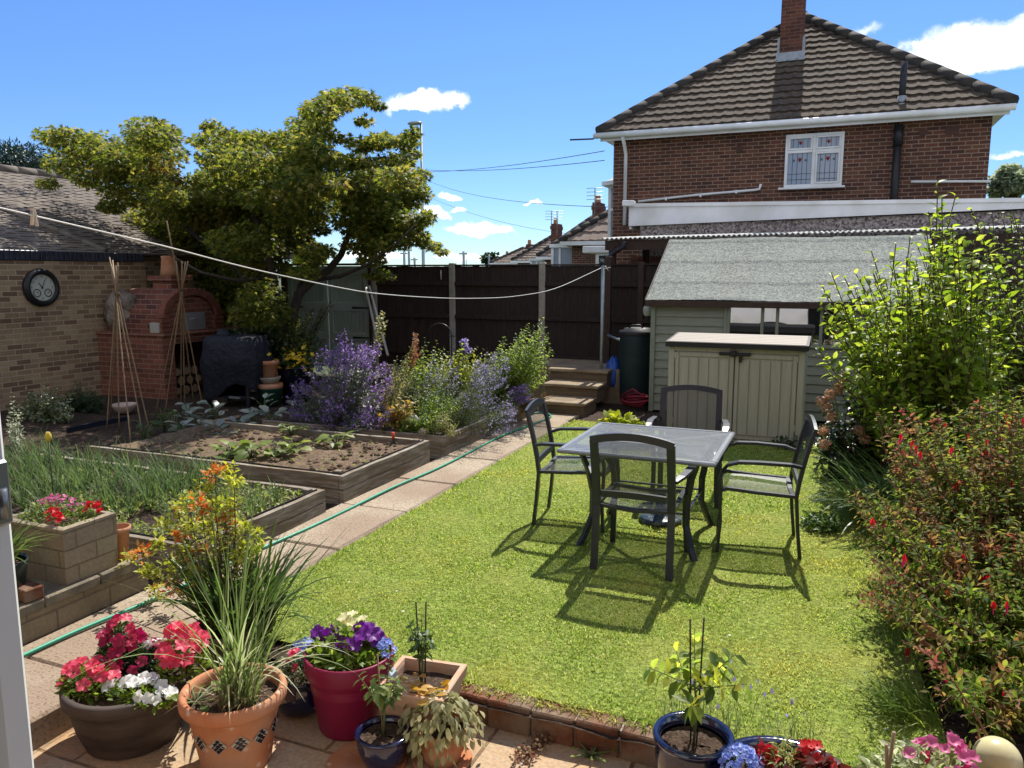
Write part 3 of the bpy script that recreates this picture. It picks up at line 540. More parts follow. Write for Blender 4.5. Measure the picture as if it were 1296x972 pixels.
b=MB(); y0,y1=19.0,21.2; b.poly([(HX0,y0,2.2),(HX0-.75,y0+.5,2.2),(HX0-.75,y1-.5,2.2),(HX0,y1,2.2)],(0,0,.35)); by=b.build('bay_window',M['white'],t)
b=MB()
for (p,q) in (((HX0,y0),(HX0-.75,y0+.5)),((HX0-.75,y0+.5),(HX0-.75,y1-.5))):
    for u in ((0,.5,1) if p[1]==y0 else (.5,1)): b.bx(p[0]+(q[0]-p[0])*u-.04,p[0]+(q[0]-p[0])*u+.04,p[1]+(q[1]-p[1])*u-.04,p[1]+(q[1]-p[1])*u+.04,2.55,4.1)
    for z in (2.58,3.5,4.06): b.sweep([(p[0],p[1],z),(q[0],q[1],z)],.06,.06,(0,0,1))
b.build('bay_frame',M['white'],by)
b=MB(); b.poly([(HX0,y0+.02,2.56),(HX0-.72,y0+.5,2.56),(HX0-.72,y1-.5,2.56),(HX0,y1-.02,2.56)],(0,0,1.5)); b.build('bay_glass',pm('bay_glass',[(.30,.38,.48),(.38,.46,.56)],1.5,.25,0,spec=.6),by)
b=MB(); b.poly([(HX0,y0-.2,4.1),(HX0-.95,y0+.4,4.1),(HX0-.95,y1-.4,4.1),(HX0,y1+.2,4.1)],(0,0,.1)); b.raw([(HX0,y0-.1,4.2),(HX0-.9,y0+.45,4.2),(HX0-.9,y1-.45,4.2),(HX0,y1+.1,4.2),(HX0,y0+.4,4.5),(HX0,y1-.4,4.5)],[[0,1,4],[1,2,5,4],[2,3,5]]); b.build('bay_roof',M['white'],by)
b=MB(); b.sweep([(HX0-.33,ey-.1,HZ-.05),(HX0-.8,ey-.3,HZ-.07)],.03,.03,(0,0,1)); b.build('cable_bracket',M['black'],t)

# ------------------------------------------------------------------ neighbour's garage with tapering white fascia
GY=14.0
t=thing('pebbledash_garage','flat roofed pebbledash garage with wide white fascia board','garage',(-.5,GY,.3))
b=MB(); b.bx(-3.3,6.6,GY+.06,GY+2.7,.3,2.9); b.build('wall',M['pebble'],t)
b=MB(); b.bx(-3.46,-2.75,GY+.02,GY+.058,.3,2.2); b.build('pier',M['chbrick'],t)
z=lambda x,a,c:a+(x+3.49)*(c-a)/6.1
b=MB(); b.poly([(-3.5,GY,z(-3.5,2.75,2.87)),(7,GY,z(7,2.75,2.87)),(7,GY,z(7,3.12,3.0)),(-3.5,GY,z(-3.5,3.12,3.0))],(0,.05,0)); b.poly([(-3.52,GY-.03,z(-3.5,3.09,2.97)),(7,GY-.03,z(7,3.09,2.97)),(7,GY-.03,z(7,3.15,3.03)),(-3.52,GY-.03,z(-3.5,3.15,3.03))],(0,.12,0)); b.bx(-3.6,-3.4,GY-.12,GY+.1,3.1,3.2,bev=.01); b.bx(-3.5,-3.46,GY+.06,GY+2.7,2.7,3.18); b.build('fascia',M['white'],t)
b=MB(); b.bx(-3.45,7,GY+.08,GY+2.7,2.86,2.98); b.build('roof',M['felt'],t)
# lean-to
t=thing('timber_lean_to','open timber lean-to with corrugated roof just beyond the boundary fence','lean-to',(-1.2,12.3,.1))
b=MB(); xs=np.linspace(-3.5,3.4,400); zz=2.455+.010*(xs+3.4)+.013*np.sin(xs*2*pi/.076); a=np.stack([xs,xs*0+12.22,zz+.0],-1); c=np.stack([xs,xs*0+13.95,zz+.10],-1); k=len(xs); i=np.arange(k-1)
b.raw(np.concatenate([a,c,a-[0,0,.012],c-[0,0,.012]]),np.concatenate([np.stack([i,i+1,k+i+1,k+i],-1),np.stack([2*k+i,3*k+i,3*k+i+1,2*k+i+1],-1),np.stack([i,2*k+i,2*k+i+1,i+1],-1)]),0,False); b.build('roof',M['corr'],t)
b=MB(); b.bx(-3.45,3.3,12.27,12.33,2.27,2.425); b.bx(-3.3,3.3,13.0,13.06,2.36,2.46); b.build('beam',M['brownwood'],t)
for x,y in ((-3.33,12.26),(-2.95,13.0),(3.0,12.3)): b=MB(); b.box((x,y+.04,1.2),(.1,.1,2.3),bev=.005); b.build('post',M['brownwood'],t)
b=MB(); b.tube([(-3.12,12.17,2.40),(-3.12,12.17,2.32),(-3.28,12.15,2.22),(-3.38,12.12,2.1),(-3.4,11.98,1.98)],.04,10); b.build('gutter',M['black'],t)
b=MB(); b.box((-3.23,11.7,1.28),(.1,.1,1.75),bev=.005); b.build('timber_post',M['brownwood'],label='dark brown square timber post just behind the grey clothes post',cat='post')
# ------------------------------------------------------------------ fence
t=thing('timber_fence','tall dark brown closeboard fence with pale concrete posts','fence',(-4.5,12.1,.2))
posts=[-7.72,-6.13,-4.46,-2.8,-1.1,.6,2.3,4.0]
for k,x in enumerate(posts):
    b=MB(); b.box((x,12.1,1.1),(.11,.11,1.95),bev=.012); b.build('post',M['concrete'] if k<3 else M['brownwood'],t)
    if k==len(posts)-1: break
    x1=posts[k+1]; b=MB(); n=int((x1-x-.1)/.105); ww=(x1-x-.11)/n
    for i in range(n): b.box((x+.055+ww*(i+.5),12.1+(.008 if i%2 else -.002),1.13+random.uniform(-.004,.004)),(ww+.012,.016,1.78),random.uniform(.02,.07))
    p=b.build('panel',M['fence'],t)
    for z in (.5,1.15,1.72): b=MB(); b.bx(x+.056,x1-.056,12.045,12.085,z-.035,z+.035,bev=.006); b.build('rail',M['fence'],p)
    b=MB(); b.bx(x+.056,x1-.056,12.06,12.14,2.022,2.05,bev=.006); b.build('capping',M['fence'],p)
    b=MB(); b.bx(x+.056,x1-.056,12.08,12.13,.0,.235); b.build('gravel_board',M['concrete'],p)
b=MB(); P=PY(558,342,12.02); b.tube([P,P-[0,0,.16]],.008,6); b.build('hook_strap',M['line'],t)
# ------------------------------------------------------------------ green double gate
t=thing('timber_gate','tall pale green double timber gate beside the fence','gate',(-8.7,12.05,.1))
for (x0,x1,dark) in ((-9.62,-8.72,0),(-8.70,-7.82,1)):
    b=MB(); n=9; ww=(x1-x0-.1)/n
    for i in range(n): b.bx(x0+.05+ww*i+.003,x0+.05+ww*(i+1)-.003,12.06,12.09,.15,2.0)
    for z0,z1 in ((1.88,2.03),(1.2,1.36),(.66,.8),(.15,.3)): b.bx(x0,x1,12.03,12.062,z0,z1,bev=.006)
    for a,c in ((x0,x0+.1),(x1-.1,x1)): b.bx(a,c,12.028,12.061,.15,2.035,bev=.006)
    p=b.build('gate_leaf',M['sheen'],t)
    for z in (1.27,.72): b=MB(); q=(x0,x0+.35) if not dark else (x1-.35,x1); b.poly([(q[0],12.02,z-.02),(q[1],12.02,z-.012),(q[1],12.02,z+.012),(q[0],12.02,z+.02)],(0,.007,0)); b.build('hinge',M['black'],p)
b=MB(); b.bx(-9.72,-7.78,12.02,12.12,2.04,2.08); b.bx(-9.75,-9.63,12.0,12.12,.1,2.1); b.bx(-8.0+.2,-7.8+.05,12.0,12.1,.1,2.05); b.build('gate_frame',M['brownwood'],t)
# white poles leaning beside the gate
for k,(a,c) in enumerate((((463,364),(478,432)),((467,362),(486,432)))):
    P=PY(c[0],c[1],11.6); Q=PY(a[0],a[1],11.97); P[2]=max(P[2],.3); d=(P-Q); P=Q+d*1.25
    b=MB(); b.tube([P,Q],.024,8); b.build('plastic_pole',M['line'],label=('slim white plastic pole leaning on the fence, nearer the green gate','slim white plastic pole leaning on the fence, farther from the green gate')[k],cat='pole',group='white poles leaning on the fence')
# ------------------------------------------------------------------ boundary wall with blue brick coping
t=thing('brick_boundary_wall','buff brick boundary wall with dark blue brick coping','wall',(-10.8,6,0))
b=MB(); b.bx(-10.95,-10.7,1.2,9.72,-.2,2.08); b.build('wall',M['gbrick'],t)
b=MB(); y=1.2
while y<9.66: b.box((-10.82,y+.036,2.155),(.29,.066,.14),0,bev=.006); y+=.0765
b.bx(-10.94,-10.71,1.2,9.7,2.09,2.2,mat=1); b.build('coping',[M['bluebrick'],M['mortar']],t)
# clock on it
c=PX(53,364,-10.66); 
t=thing('wall_clock','round black rimmed outdoor clock with two small dials on buff wall','clock',(c[0],c[1],c[2]))
def disk(mb,r0,x,cy,cz,mat=0,n=40,th=.0):
    a=np.arange(n)*2*pi/n; mb.poly([(x,cy+cos(q)*r0,cz+sin(q)*r0) for q in a],(th or .002,0,0),mat)
def lath_x(mb,prof,cx,cy,cz,n=48,mat=0):       # profile (radius, x)
    tmp=MB(); tmp.lathe(prof,n=n); V=tmp.v[0]; V=np.stack([V[:,2]+cx,V[:,0]+cy,V[:,1]+cz],-1); mb.raw(V,tmp.f[0][0],mat,True)
b=MB(); lath_x(b,[(.19,-.04),(.27,-.04),(.28,-.02),(.275,.01),(.24,.05),(.205,.045),(.19,.02)],c[0],c[1],c[2]); b.build('rim',M['black'],t)
b=MB(); disk(b,.2,c[0]+.002,c[1],c[2]); fc=b.build('face',pm('clock_face',[(.42,.44,.38),(.48,.5,.43)],6,.4,0),t)
b=MB(); x=c[0]+.006
def hand(a,l,wd,z0=c[2],y0=c[1],xx=x): d=np.array([0,sin(a),cos(a)]); pp=np.array([0,cos(a),-sin(a)]); o=np.array([xx,y0,z0]); b.poly([o-d*l*.18-pp*wd,o+d*l-pp*wd*.4,o+d*l+pp*wd*.4,o-d*l*.18+pp*wd],(.003,0,0))
hand(R(-34),.09,.008); hand(R(24),.14,.006,xx=x+.004); disk(b,.012,x,c[1],c[2],th=.01)
for yy in(-.085,.085):
    lath_x(b,[(.05,.0),(.058,.0),(.058,.006),(.05,.006)],x,c[1]+yy,c[2]-.075,24); hand(R(50),.04,.004,c[2]-.075,c[1]+yy)
b.build('hands',M['black'],fc)
nm=MB()
def text_mesh(s,size):
    cu=bpy.data.curves.new('numeral','FONT'); cu.body=s; cu.size=size; cu.align_x='CENTER'; cu.align_y='CENTER'; o=bpy.data.objects.new('numeral',cu); COL.objects.link(o); bpy.context.view_layer.update()
    me=bpy.data.meshes.new_from_object(o.evaluated_get(bpy.context.evaluated_depsgraph_get())); V=np.array([v.co[:] for v in me.vertices]); Fc=[list(p.vertices) for p in me.polygons]; bpy.data.objects.remove(o); bpy.data.meshes.remove(me); return V,Fc
for h in (12,1,2,3,9,10,11,6):
    V,Fc=text_mesh(str(h),.05); a=R(h*30); r=.158; nm.raw(np.stack([np.full(len(V),c[0]+.0055),c[1]+V[:,0]+sin(a)*r,c[2]+V[:,1]+cos(a)*r],-1),Fc)
nm.build('numerals',M['black'],fc)
# ------------------------------------------------------------------ bungalow roof beyond that wall
t=thing('tiled_bungalow','low building with weathered brown tiled roof behind the boundary wall','bungalow',(-14,10,0))
b=MB(); b.bx(-20,-11.35,-2,13.6,0,2.2); b.build('wall',M['gbrick'],t)
rb=MB(); sl=np.array([-4.6,0,1.75]); SL=np.linalg.norm(sl); course_roof(rb,(-11.2,0,2.22),(0,1,0),sl,SL,42,lambda q:(-1,14.2-1.7*q if q<1 else 12),.165,.003,.016,step=2,jit=.010)
rb.raw([(-11.2,-1,2.2),(-11.2,14.2,2.2),(-15.8,12.5,3.95),(-15.8,-1,3.95),(-20,14.2,2.2),(-20,-1,2.2)],[[0,1,2,3],[1,4,2],[3,2,4,5]]); rf=rb.build('roof',M['btile'],t)
b=MB(); ridge_line(b,(-15.8,-1,4.0),(-15.8,12.5,4.0),.1); ridge_line(b,(-11.2,14.2,2.28),(-15.8,12.5,4.0),.09); b.build('ridge_tiles',M['btile'],rf); b=MB(); d_=ray(0,265); t_=(2.22+.3804*(-11.2)-1.9)/(d_[2]+.3804*d_[0]); q_=EYE+d_*t_; p_=np.array([-11.25,9.45,2.27]); ridge_line(b,p_,p_+(q_+[0,0,.03]-p_)*1.5,.045); b.build('verge_tiles',M['btile'],rf)

# ------------------------------------------------------------------ brick pizza oven
YO=8.7; XO=-9.33; ZO=.98
t=thing('brick_oven','red brick garden oven with barrel vault and clay chimney pot','oven',(-9.9,9.3,0))
b=MB(); b.bx(-10.69,XO,YO,YO+1.75,ZO-.16,ZO-.03); b.bx(-10.69,XO,YO,YO+.22,-.1,ZO-.161); b.bx(-10.69,XO,YO+1.5,YO+1.75,-.1,ZO-.161); b.bx(-10.69,-10.3,YO+.22,YO+1.5,-.1,ZO-.161); b.build('plinth',M['obrick'],t)
b=MB(); b.bx(-10.69,XO+.05,YO-.03,YO+1.8,ZO-.029,ZO+.012,bev=.006); b.build('ledge',M['obrick'],t)
yc=YO+.73; ro=.61; leg=.23; xf=XO-.12; xb=-10.55
pts=[(-ro,0),(-ro,leg)]+[(-ro*cos(a),leg+.44*sin(a)) for a in np.linspace(0,pi,17)[1:-1]]+[(ro,leg),(ro,0)]
b=MB(); P=np.array([(xb,yc+u,ZO+.013+v) for u,v in pts]); b.poly(P,(xf-xb-.05,0,0)); b.build('vault',M['vbrick'],t)
# arch ring of single bricks, recessed front wall
b=MB()
for k in range(19):
    a=pi*(k+.5)/19; u=-cos(a); v=sin(a); b.box((xf-.02,yc+u*(ro-.055),ZO+.013+leg+v*.385),(.13,.12,.085),rx=math.atan2(v*.44,u*ro),bev=.006)
for u in (-1,1):
    for k in range(3): b.box((xf-.02,yc+u*(ro-.06),ZO+.015+.036+k*.072),(.13,.2,.064),bev=.006)
b.build('arch',pm('arch_brick',[(.11,.042,.032),(.22,.08,.05)],6,.9,.4,bscale=50),t)
ins=[(-ro+.15,0),(-ro+.15,leg)]+[(-(ro-.15)*cos(a),leg+.31*sin(a)) for a in np.linspace(0,pi,13)[1:-1]]+[(ro-.15,leg),(ro-.15,0)]
b=MB(); b.poly([(xf-.06,yc+u,ZO+.014+v) for u,v in ins],(.05,0,0)); b.build('front_wall',M['obrick'],t)
b=MB(); b.bx(xf-.012,xf+.015,yc-.2,yc+.27,ZO+.02,ZO+.30,bev=.005); b.tube([(xf+.015,yc-.05,ZO+.2),(xf+.05,yc-.05,ZO+.2),(xf+.05,yc+.1,ZO+.2),(xf+.015,yc+.1,ZO+.2)],.008,6); b.build('oven_door',pm('aluminium_door',[(.3,.31,.31),(.4,.41,.41)],8,.4,.1,metal=.5),t)
cq=PY(214,342,YO+.8); qx=float(cq[0]); b=MB(); b.bx(qx-.2,qx+.2,YO+.64,YO+.98,ZO+.4,ZO+.8); b.bx(qx-.26,qx+.26,YO+.58,YO+1.04,ZO+.8,ZO+.88,bev=.006); chs=b.build('chimney',M['obrick'],t)
b=MB(); b.lathe([(.001,.0),(.15,.0),(.13,.12),(.115,.28),(.125,.31),(.1,.32),(.09,.25)],(qx,YO+.81,ZO+.88),20); b.build('chimney_pot',M['terra'],chs)
# logs stored under it
for k in range(9):
    r=random.uniform(.05,.08); y=YO+.36+.17*(k%3)+random.uniform(-.02,.02)+.08*(k//3%2); z=.06+.15*(k//3); b=MB(); b.tube([(XO-.9,y,z+.02),(XO-.12,y,z)],r,10,mat=0); b.tube([(XO-.121,y,z),(XO-.115,y,z)],r*.95,10,mat=1)
    b.build('log',[M['bark'],pm('log_end',[(.3,.2,.12),(.42,.3,.19)],14,.9,.2)],label='split firewood log stored in the opening under the brick oven',cat='log',group='logs under the brick oven')
# pale weathered lump on the ledge
b=MB(); c=(-10.38,YO+.2,0); b.ball((c[0],c[1],ZO+.33),(.29,.2,.32),12,bump=.10); b.ball((c[0]+.12,c[1]-.17,ZO+.12),(.1,.08,.1),8,bump=.08); b.ball((c[0]+.16,c[1]-.02,ZO+.46),(.16,.16,.16),10,bump=.1); b.build('stone_ornament',pm('weathered_lump',[(.13,.105,.08),(.27,.225,.18),(.36,.31,.26)],7,.95,1,bscale=14,dist=.06,big=(5,(.12,.095,.075))),label='lumpy grey weathered stone standing on the oven ledge',cat='stone')
b=MB(); c=PY(213,411,YO+.4); b.bx(XO-.3,XO-.12,YO+.05,YO+.2,ZO+.013,ZO+.17,bev=.006); b.build('white_tile',M['cabp'],label='small pale rectangular slab propped on the oven ledge',cat='tile')
# ================================================================== garden shed
SX0,SX1,SY0,SY1=-2.27,1.05,10.5,11.98; ZE=1.56; ZR=2.40
t=thing('garden_shed','pale green timber garden shed with grey green felt roof','shed',(-.6,11.2,.0))
b=MB(); z=.02
while z<ZE+.02:
    z1=min(z+.118,ZE+.04); b.poly([(SX0,SY0+.012,z1),(SX0,SY0-.008,z),(SX0,SY0+.02,z),(SX0,SY0+.02,z1)],(SX1-SX0,0,0)) if z1<1.0 else [b.poly([(q0,SY0+.012,z1),(q0,SY0-.008,z),(q0,SY0+.02,z),(q0,SY0+.02,z1)],(q1-q0,0,0)) for q0,q1 in ((SX0,-1.29),(.2,SX1))]; z=z1
b.bx(SX0,SX0+.02,SY0+.02,SY1,0,ZE); b.bx(SX1-.02,SX1,SY0+.02,SY1,0,ZE); b.poly([(SX0,SY0+.02,ZE),(SX0,SY1,ZE),(SX0,SY1,ZR-.06)],(.02,0,0)); b.bx(SX0+.02,SX1-.02,SY1-.02,SY1,0,ZE); b.build('wall',M['shed'],t)
b=MB(); b.bx(SX0-.012,SX0+.05,SY0-.03,SY0-.009,0,ZE,bev=.004); b.bx(-1.31,-1.27,SY0-.026,SY0+.02,.98,ZE,bev=.004); b.build('corner_trim',M['shedtrim'],t)
fr=MB()
for x in (-1.27,-.845,-.66,-.13,.2): fr.bx(x,x+.04,SY0-.02,SY0+.02,.98,ZE-.0,bev=.004)
fr.bx(-1.27,.24,SY0-.03,SY0+.02,.955,1.0,bev=.004); f=fr.build('window',M['shedtrim'],t)
b=MB(); b.quad((-1.25,SY0+.01,.98),(.22,SY0+.01,.98),(.22,SY0+.01,ZE),(-1.25,SY0+.01,ZE)); b.build('pane',glassm('shed_window_glass',(.008,.009,.008),3.2,.015),f)
b=MB(); b.bx(SX0+.05,SX1-.05,SY0+.06,SY1-.05,.02,.03); b.bx(SX0+.05,SX1-.05,SY0+.3,SY0+.32,.02,.9); b.build('floor',M['brownwood'],t)
# roof: two felted slopes with a little sag
y0,z0=SY0-.10,ZE-.02; ym=11.97; b=MB(); nx,ns=70,60
xs=np.linspace(SX0-.07,SX1+.12,nx); ss=np.linspace(0,1,ns); X,Sg=np.meshgrid(xs,ss,indexing='ij'); rr=np.random.default_rng(5)
lap=-.014*(((Sg*2.9+.25)%1)<.5)*(1-(((Sg*2.9+.25)%1)*1.6))-.008*((X%1.7)<.9)*(Sg>.0); Zt=z0+(ZR-z0)*Sg-.012*np.sin(Sg*pi)+.006*np.sin(X*3.1+Sg*4)+rr.normal(0,.0016,X.shape)-lap
Yt=y0+(ym-y0)*Sg
b.grid(X,Yt,Zt); b.quad((xs[0],y0,z0-.03),(xs[-1],y0,z0-.03),(xs[-1],ym,ZR-.05),(xs[0],ym,ZR-.05)); b.quad((xs[0],ym+.004,z0-.03),(xs[-1],ym+.004,z0-.03),(xs[-1],ym+.004,ZR-.0),(xs[0],ym+.004,ZR-.0)); b.build('roof',M['felt'],t)
b=MB(); b.bx(xs[0],xs[-1],y0-.012,y0+.006,z0-.085,z0-.004,bev=.004); b.poly([(xs[0]-.014,y0,z0-.07),(xs[0]-.014,y0,z0+.005),(xs[0]-.014,ym,ZR+.01),(xs[0]-.014,ym,ZR-.06)],(.012,0,0)); b.build('bargeboard',M['brownwood'],t)
# lantern on the shed end
c=PY(815,393,10.75); c[0]=SX0-.11
t=thing('wall_lantern','small round glass lantern hanging on a bracket at the shed end','lantern',c)
b=MB(); b.tube([c+[.1,0,.17],c+[-.0,0,.17],c+[0,0,.1]],.008,6); b.lathe([(.001,.11),(.03,.1),(.05,.075),(.055,.07)],c,16); b.lathe([(.055,-.075),(.05,-.09),(.001,-.1)],c,16); b.build('lantern_frame',M['black'],t)
b=MB(); b.lathe([(.05,.07),(.072,.04),(.075,0),(.07,-.045),(.05,-.075)],c,20); b.build('glass',M['lens'],t)
# ================================================================== water butt, bag, hose coil, pole
c=(-2.59,11.02,.02); t=thing('water_butt','dark green plastic water butt with ribbed sides beside the shed','water butt',c)
prof=[(.001,0),(.21,0),(.225,.03)]
for k in range(6): prof+=[(.235+.006*k if k<4 else .25,.06+k*.155),(.243+.004*k if k<4 else .255,.1+k*.155),(.243+.004*k if k<4 else .25,.19+k*.155)]
prof+=[(.245,1.0),(.25,1.02)]
b=MB(); b.lathe(prof,c,40); b.build('barrel',M['butt'],t)
b=MB(); b.lathe([(.262,1.0),(.268,1.02),(.262,1.05),(.2,1.065),(.19,1.09),(.1,1.1),(.001,1.1)],c,40); b.tube([(c[0]-.1,c[1]-.1,c[2]+1.1),(c[0]-.05,c[1]-.1,c[2]+1.14),(c[0]+.06,c[1]-.1,c[2]+1.14),(c[0]+.1,c[1]-.1,c[2]+1.1)],.012,8); b.build('lid',M['cabd'],t)
b=MB(); b.tube([(-3.08,11.2,.98),(-2.95,11.1,.95),(-2.82,11.02,.92)],.02,8); b.build('overflow_pipe',M['metal'],t)
b=MB()
def crumple(V): return V*(1+.16*np.sin(V[:,:,[2]]*31+np.arctan2(V[:,:,[1]],V[:,:,[0]])*5)*.6+rng.normal(0,.035,V.shape[:2])[:,:,None])
b.lathe([(.001,0),(.1,.01),(.13,.1),(.12,.25),(.10,.36),(.05,.43),(.02,.45)],(-2.96,11.1,.2),26,jit=crumple); b.build('plastic_bag',pm('blue_plastic',[(.015,.07,.33),(.03,.11,.45)],12,.35,.3,bscale=25,dist=.02),label='crumpled bright blue plastic bag between the water butt and the post',cat='bag')
b=MB(); 
for k in range(5):
    a=np.linspace(0,2*pi,30); r=.15+.025*(k%3); b.tube(np.stack([-2.52+np.cos(a)*r+.02*k,10.55+np.sin(a)*r*.8,np.full(30,.07+.03*k)+.015*np.sin(a*2+k)],-1),.014,8,caps=False)
b.tube([(-2.69,10.5,.18),(-2.5,10.45,.3),(-2.34,10.5,.18)],.014,8)
b.build('coiled_hose',pm('dark_red_hose',[(.16,.012,.02),(.22,.02,.03)],6,.45,.05),label='dark red coiled hose lying in front of the water butt',cat='hose')
b=MB(); b.tube([(-3.09,10.9,0),(-3.09,10.9,2.02)],.026,12); P=[(-3.09,10.9,1.98)]; t=thing('clothes_post','grey metal clothes line post standing beside the steps','post',(-3.09,10.9,0)); b.build('pole',M['metal'],t)
b=MB(); b.tube([(-3.09,10.9,2.02),(-3.09,10.9,2.06)],.032,12); b.tube([(-3.16,10.88,1.99),(-3.02,10.9,1.985)],.01,8); b.build('cap',M['black'],t)
# washing line with one peg
P=[(-3.09,10.87,1.985)]+[tuple(p) for p in ()]
for x,y,Yv in ((700,368,8.8),(640,377,7.35),(575,378,6.16),(515,375,5.35),(460,370,4.7),(395,357,4.12),(330,343,3.62),(270,328,3.24),(215,313,2.94),(120,291,2.53),(0,263,2.08)):
    q=PY(x,y,Yv); P.append(tuple(q))
q=np.array(P[-1]); P+= [tuple(q+(0.02,-.9,.13)),tuple(q+(.03,-1.87,.33))]
P=np.array(P); tt=np.linspace(0,len(P)-1,90); Q=np.stack([np.interp(tt,range(len(P)),P[:,i]) for i in range(3)],-1)
for _ in range(6): Q[1:-1]=(Q[:-2]+2*Q[1:-1]+Q[2:])/4
b=MB(); b.tube(Q,.0035,6); b.tube([Q[0],Q[0]+[.05,-.02,.02],Q[0]+[.09,-.0,-.05]],.004,6); b.tube([Q[0],Q[0]+[.06,-.02,-.02],Q[0]+[.12,.0,-.0]],.004,6); b.build('washing_line',M['line'],label='white plastic washing line strung across the garden to the grey post',cat='washing line')
i=int(np.argmin([abs(px_-35) for px_ in [648+F*((p-EYE)@RT)/max(.1,(p-EYE)@FW) for p in Q]])); c=Q[i]; d=norm(Q[i-1]-Q[i+1])
t=thing('clothes_peg','pale wooden clothes peg clipped on the white washing line','peg',c)
for s_,yo in ((-1,-.0),(1,.0)):
    b=MB(); o=c+np.array([0,0,.018]); b.sweep([o+d*s_*.0035+[0,0,.012],o+d*s_*.004,o+d*s_*.006+[0,0,-.025],o+d*s_*.012+[0,0,-.058]],[.013]*4,[.0075]*4,np.cross(d,[0,0,1.0])); b.build('peg_half',pm('peg_wood',[(.5,.42,.3),(.62,.54,.4)],9,.7,.1),t)
b=MB(); b.tube([c+d*.011+[0,.0,.012],c-d*.011+[0,0,.012]],.006,8); b.build('spring',M['metal'],t)
# ================================================================== storage cabinet
X0,X1,Y0,Y1,ZT=-1.70,-.23,8.8,9.58,1.07
t=thing('storage_cabinet','beige plastic storage cabinet with double doors and dark edged lid','cabinet',(-.97,9.2,0))
b=MB(); b.bx(X0,X0+.07,Y0,Y1,0,ZT,bev=.008); b.bx(X1-.07,X1,Y0,Y1,0,ZT,bev=.008); b.bx(X0+.07,X1-.07,Y1-.05,Y1,0,ZT); b.bx(X0+.07,X1-.07,Y0+.03,Y1-.05,.02,.06); b.bx(X0+.07,X1-.07,Y0+.005,Y0+.05,ZT-.045,ZT-.0); b.build('body',M['cabp'],t)
xm=(X0+X1)/2
for a,c in ((X0+.075,xm-.004),(xm+.004,X1-.075)):
    b=MB(); b.bx(a,c,Y0+.012,Y0+.05,.05,ZT-.05,bev=.005); n=5; ww=(c-a-.1)/n
    for i in range(n): b.bx(a+.05+ww*i+.006,a+.05+ww*(i+1)-.006,Y0+.0,Y0+.02,.1,ZT-.12,bev=.006)
    b.bx(a+.003,a+.044,Y0-.002,Y0+.02,.06,ZT-.06,bev=.005); b.bx(c-.044,c-.003,Y0-.002,Y0+.02,.06,ZT-.06,bev=.005); b.bx(a+.05,c-.05,Y0-.001,Y0+.02,ZT-.105,ZT-.06,bev=.004); dd=b.build('door',M['cabp'],t)
b=MB(); b.bx(xm-.17,xm+.17,Y0-.035,Y0-.005,ZT-.075,ZT-.04,bev=.008); b.bx(xm-.05,xm+.02,Y0-.045,Y0-.01,ZT-.085,ZT-.02,bev=.008); b.bx(xm+.045,xm+.08,Y0-.04,Y0-.01,ZT-.15,ZT-.06,bev=.008); b.build('latch',M['cabd'],t)
for x in (X0+.075,X1-.085): b=MB(); b.bx(x-.008,x+.018,Y0-.006,Y0+.01,ZT-.13,ZT-.06,bev=.004); b.bx(x-.008,x+.018,Y0-.006,Y0+.01,.18,.25,bev=.004); b.build('hinge',M['cabp'],t)
b=MB(); L=[(X0-.03,Y0-.05,ZT+.004),(X0-.03,Y0-.05,ZT+.062),(X0-.03,Y1-.1,ZT+.115),(X0-.03,Y1+.03,ZT+.085),(X0-.03,Y1+.03,ZT+.004)]; b.poly(L,(X1-X0+.06,0,0)); ld=b.build('lid',M['cabd'],t)
b=MB(); 
for k in range(6):
    s0,s1=.03+.155*k,.03+.155*(k+1)-.012
    q=lambda s_: (Y0-.05+(Y1-.1-Y0+.05)*s_,ZT+.062+.053*s_+.004)
    (ya,za),(yb,zb)=q(s0),q(s1); b.poly([(X0+.0,ya,za-.006),(X0+.0,ya,za),(X0+.0,yb,zb),(X0+.0,yb,zb-.006)],(X1-X0-.0,0,0))
b.build('lid_panel',M['lidwood'],ld)
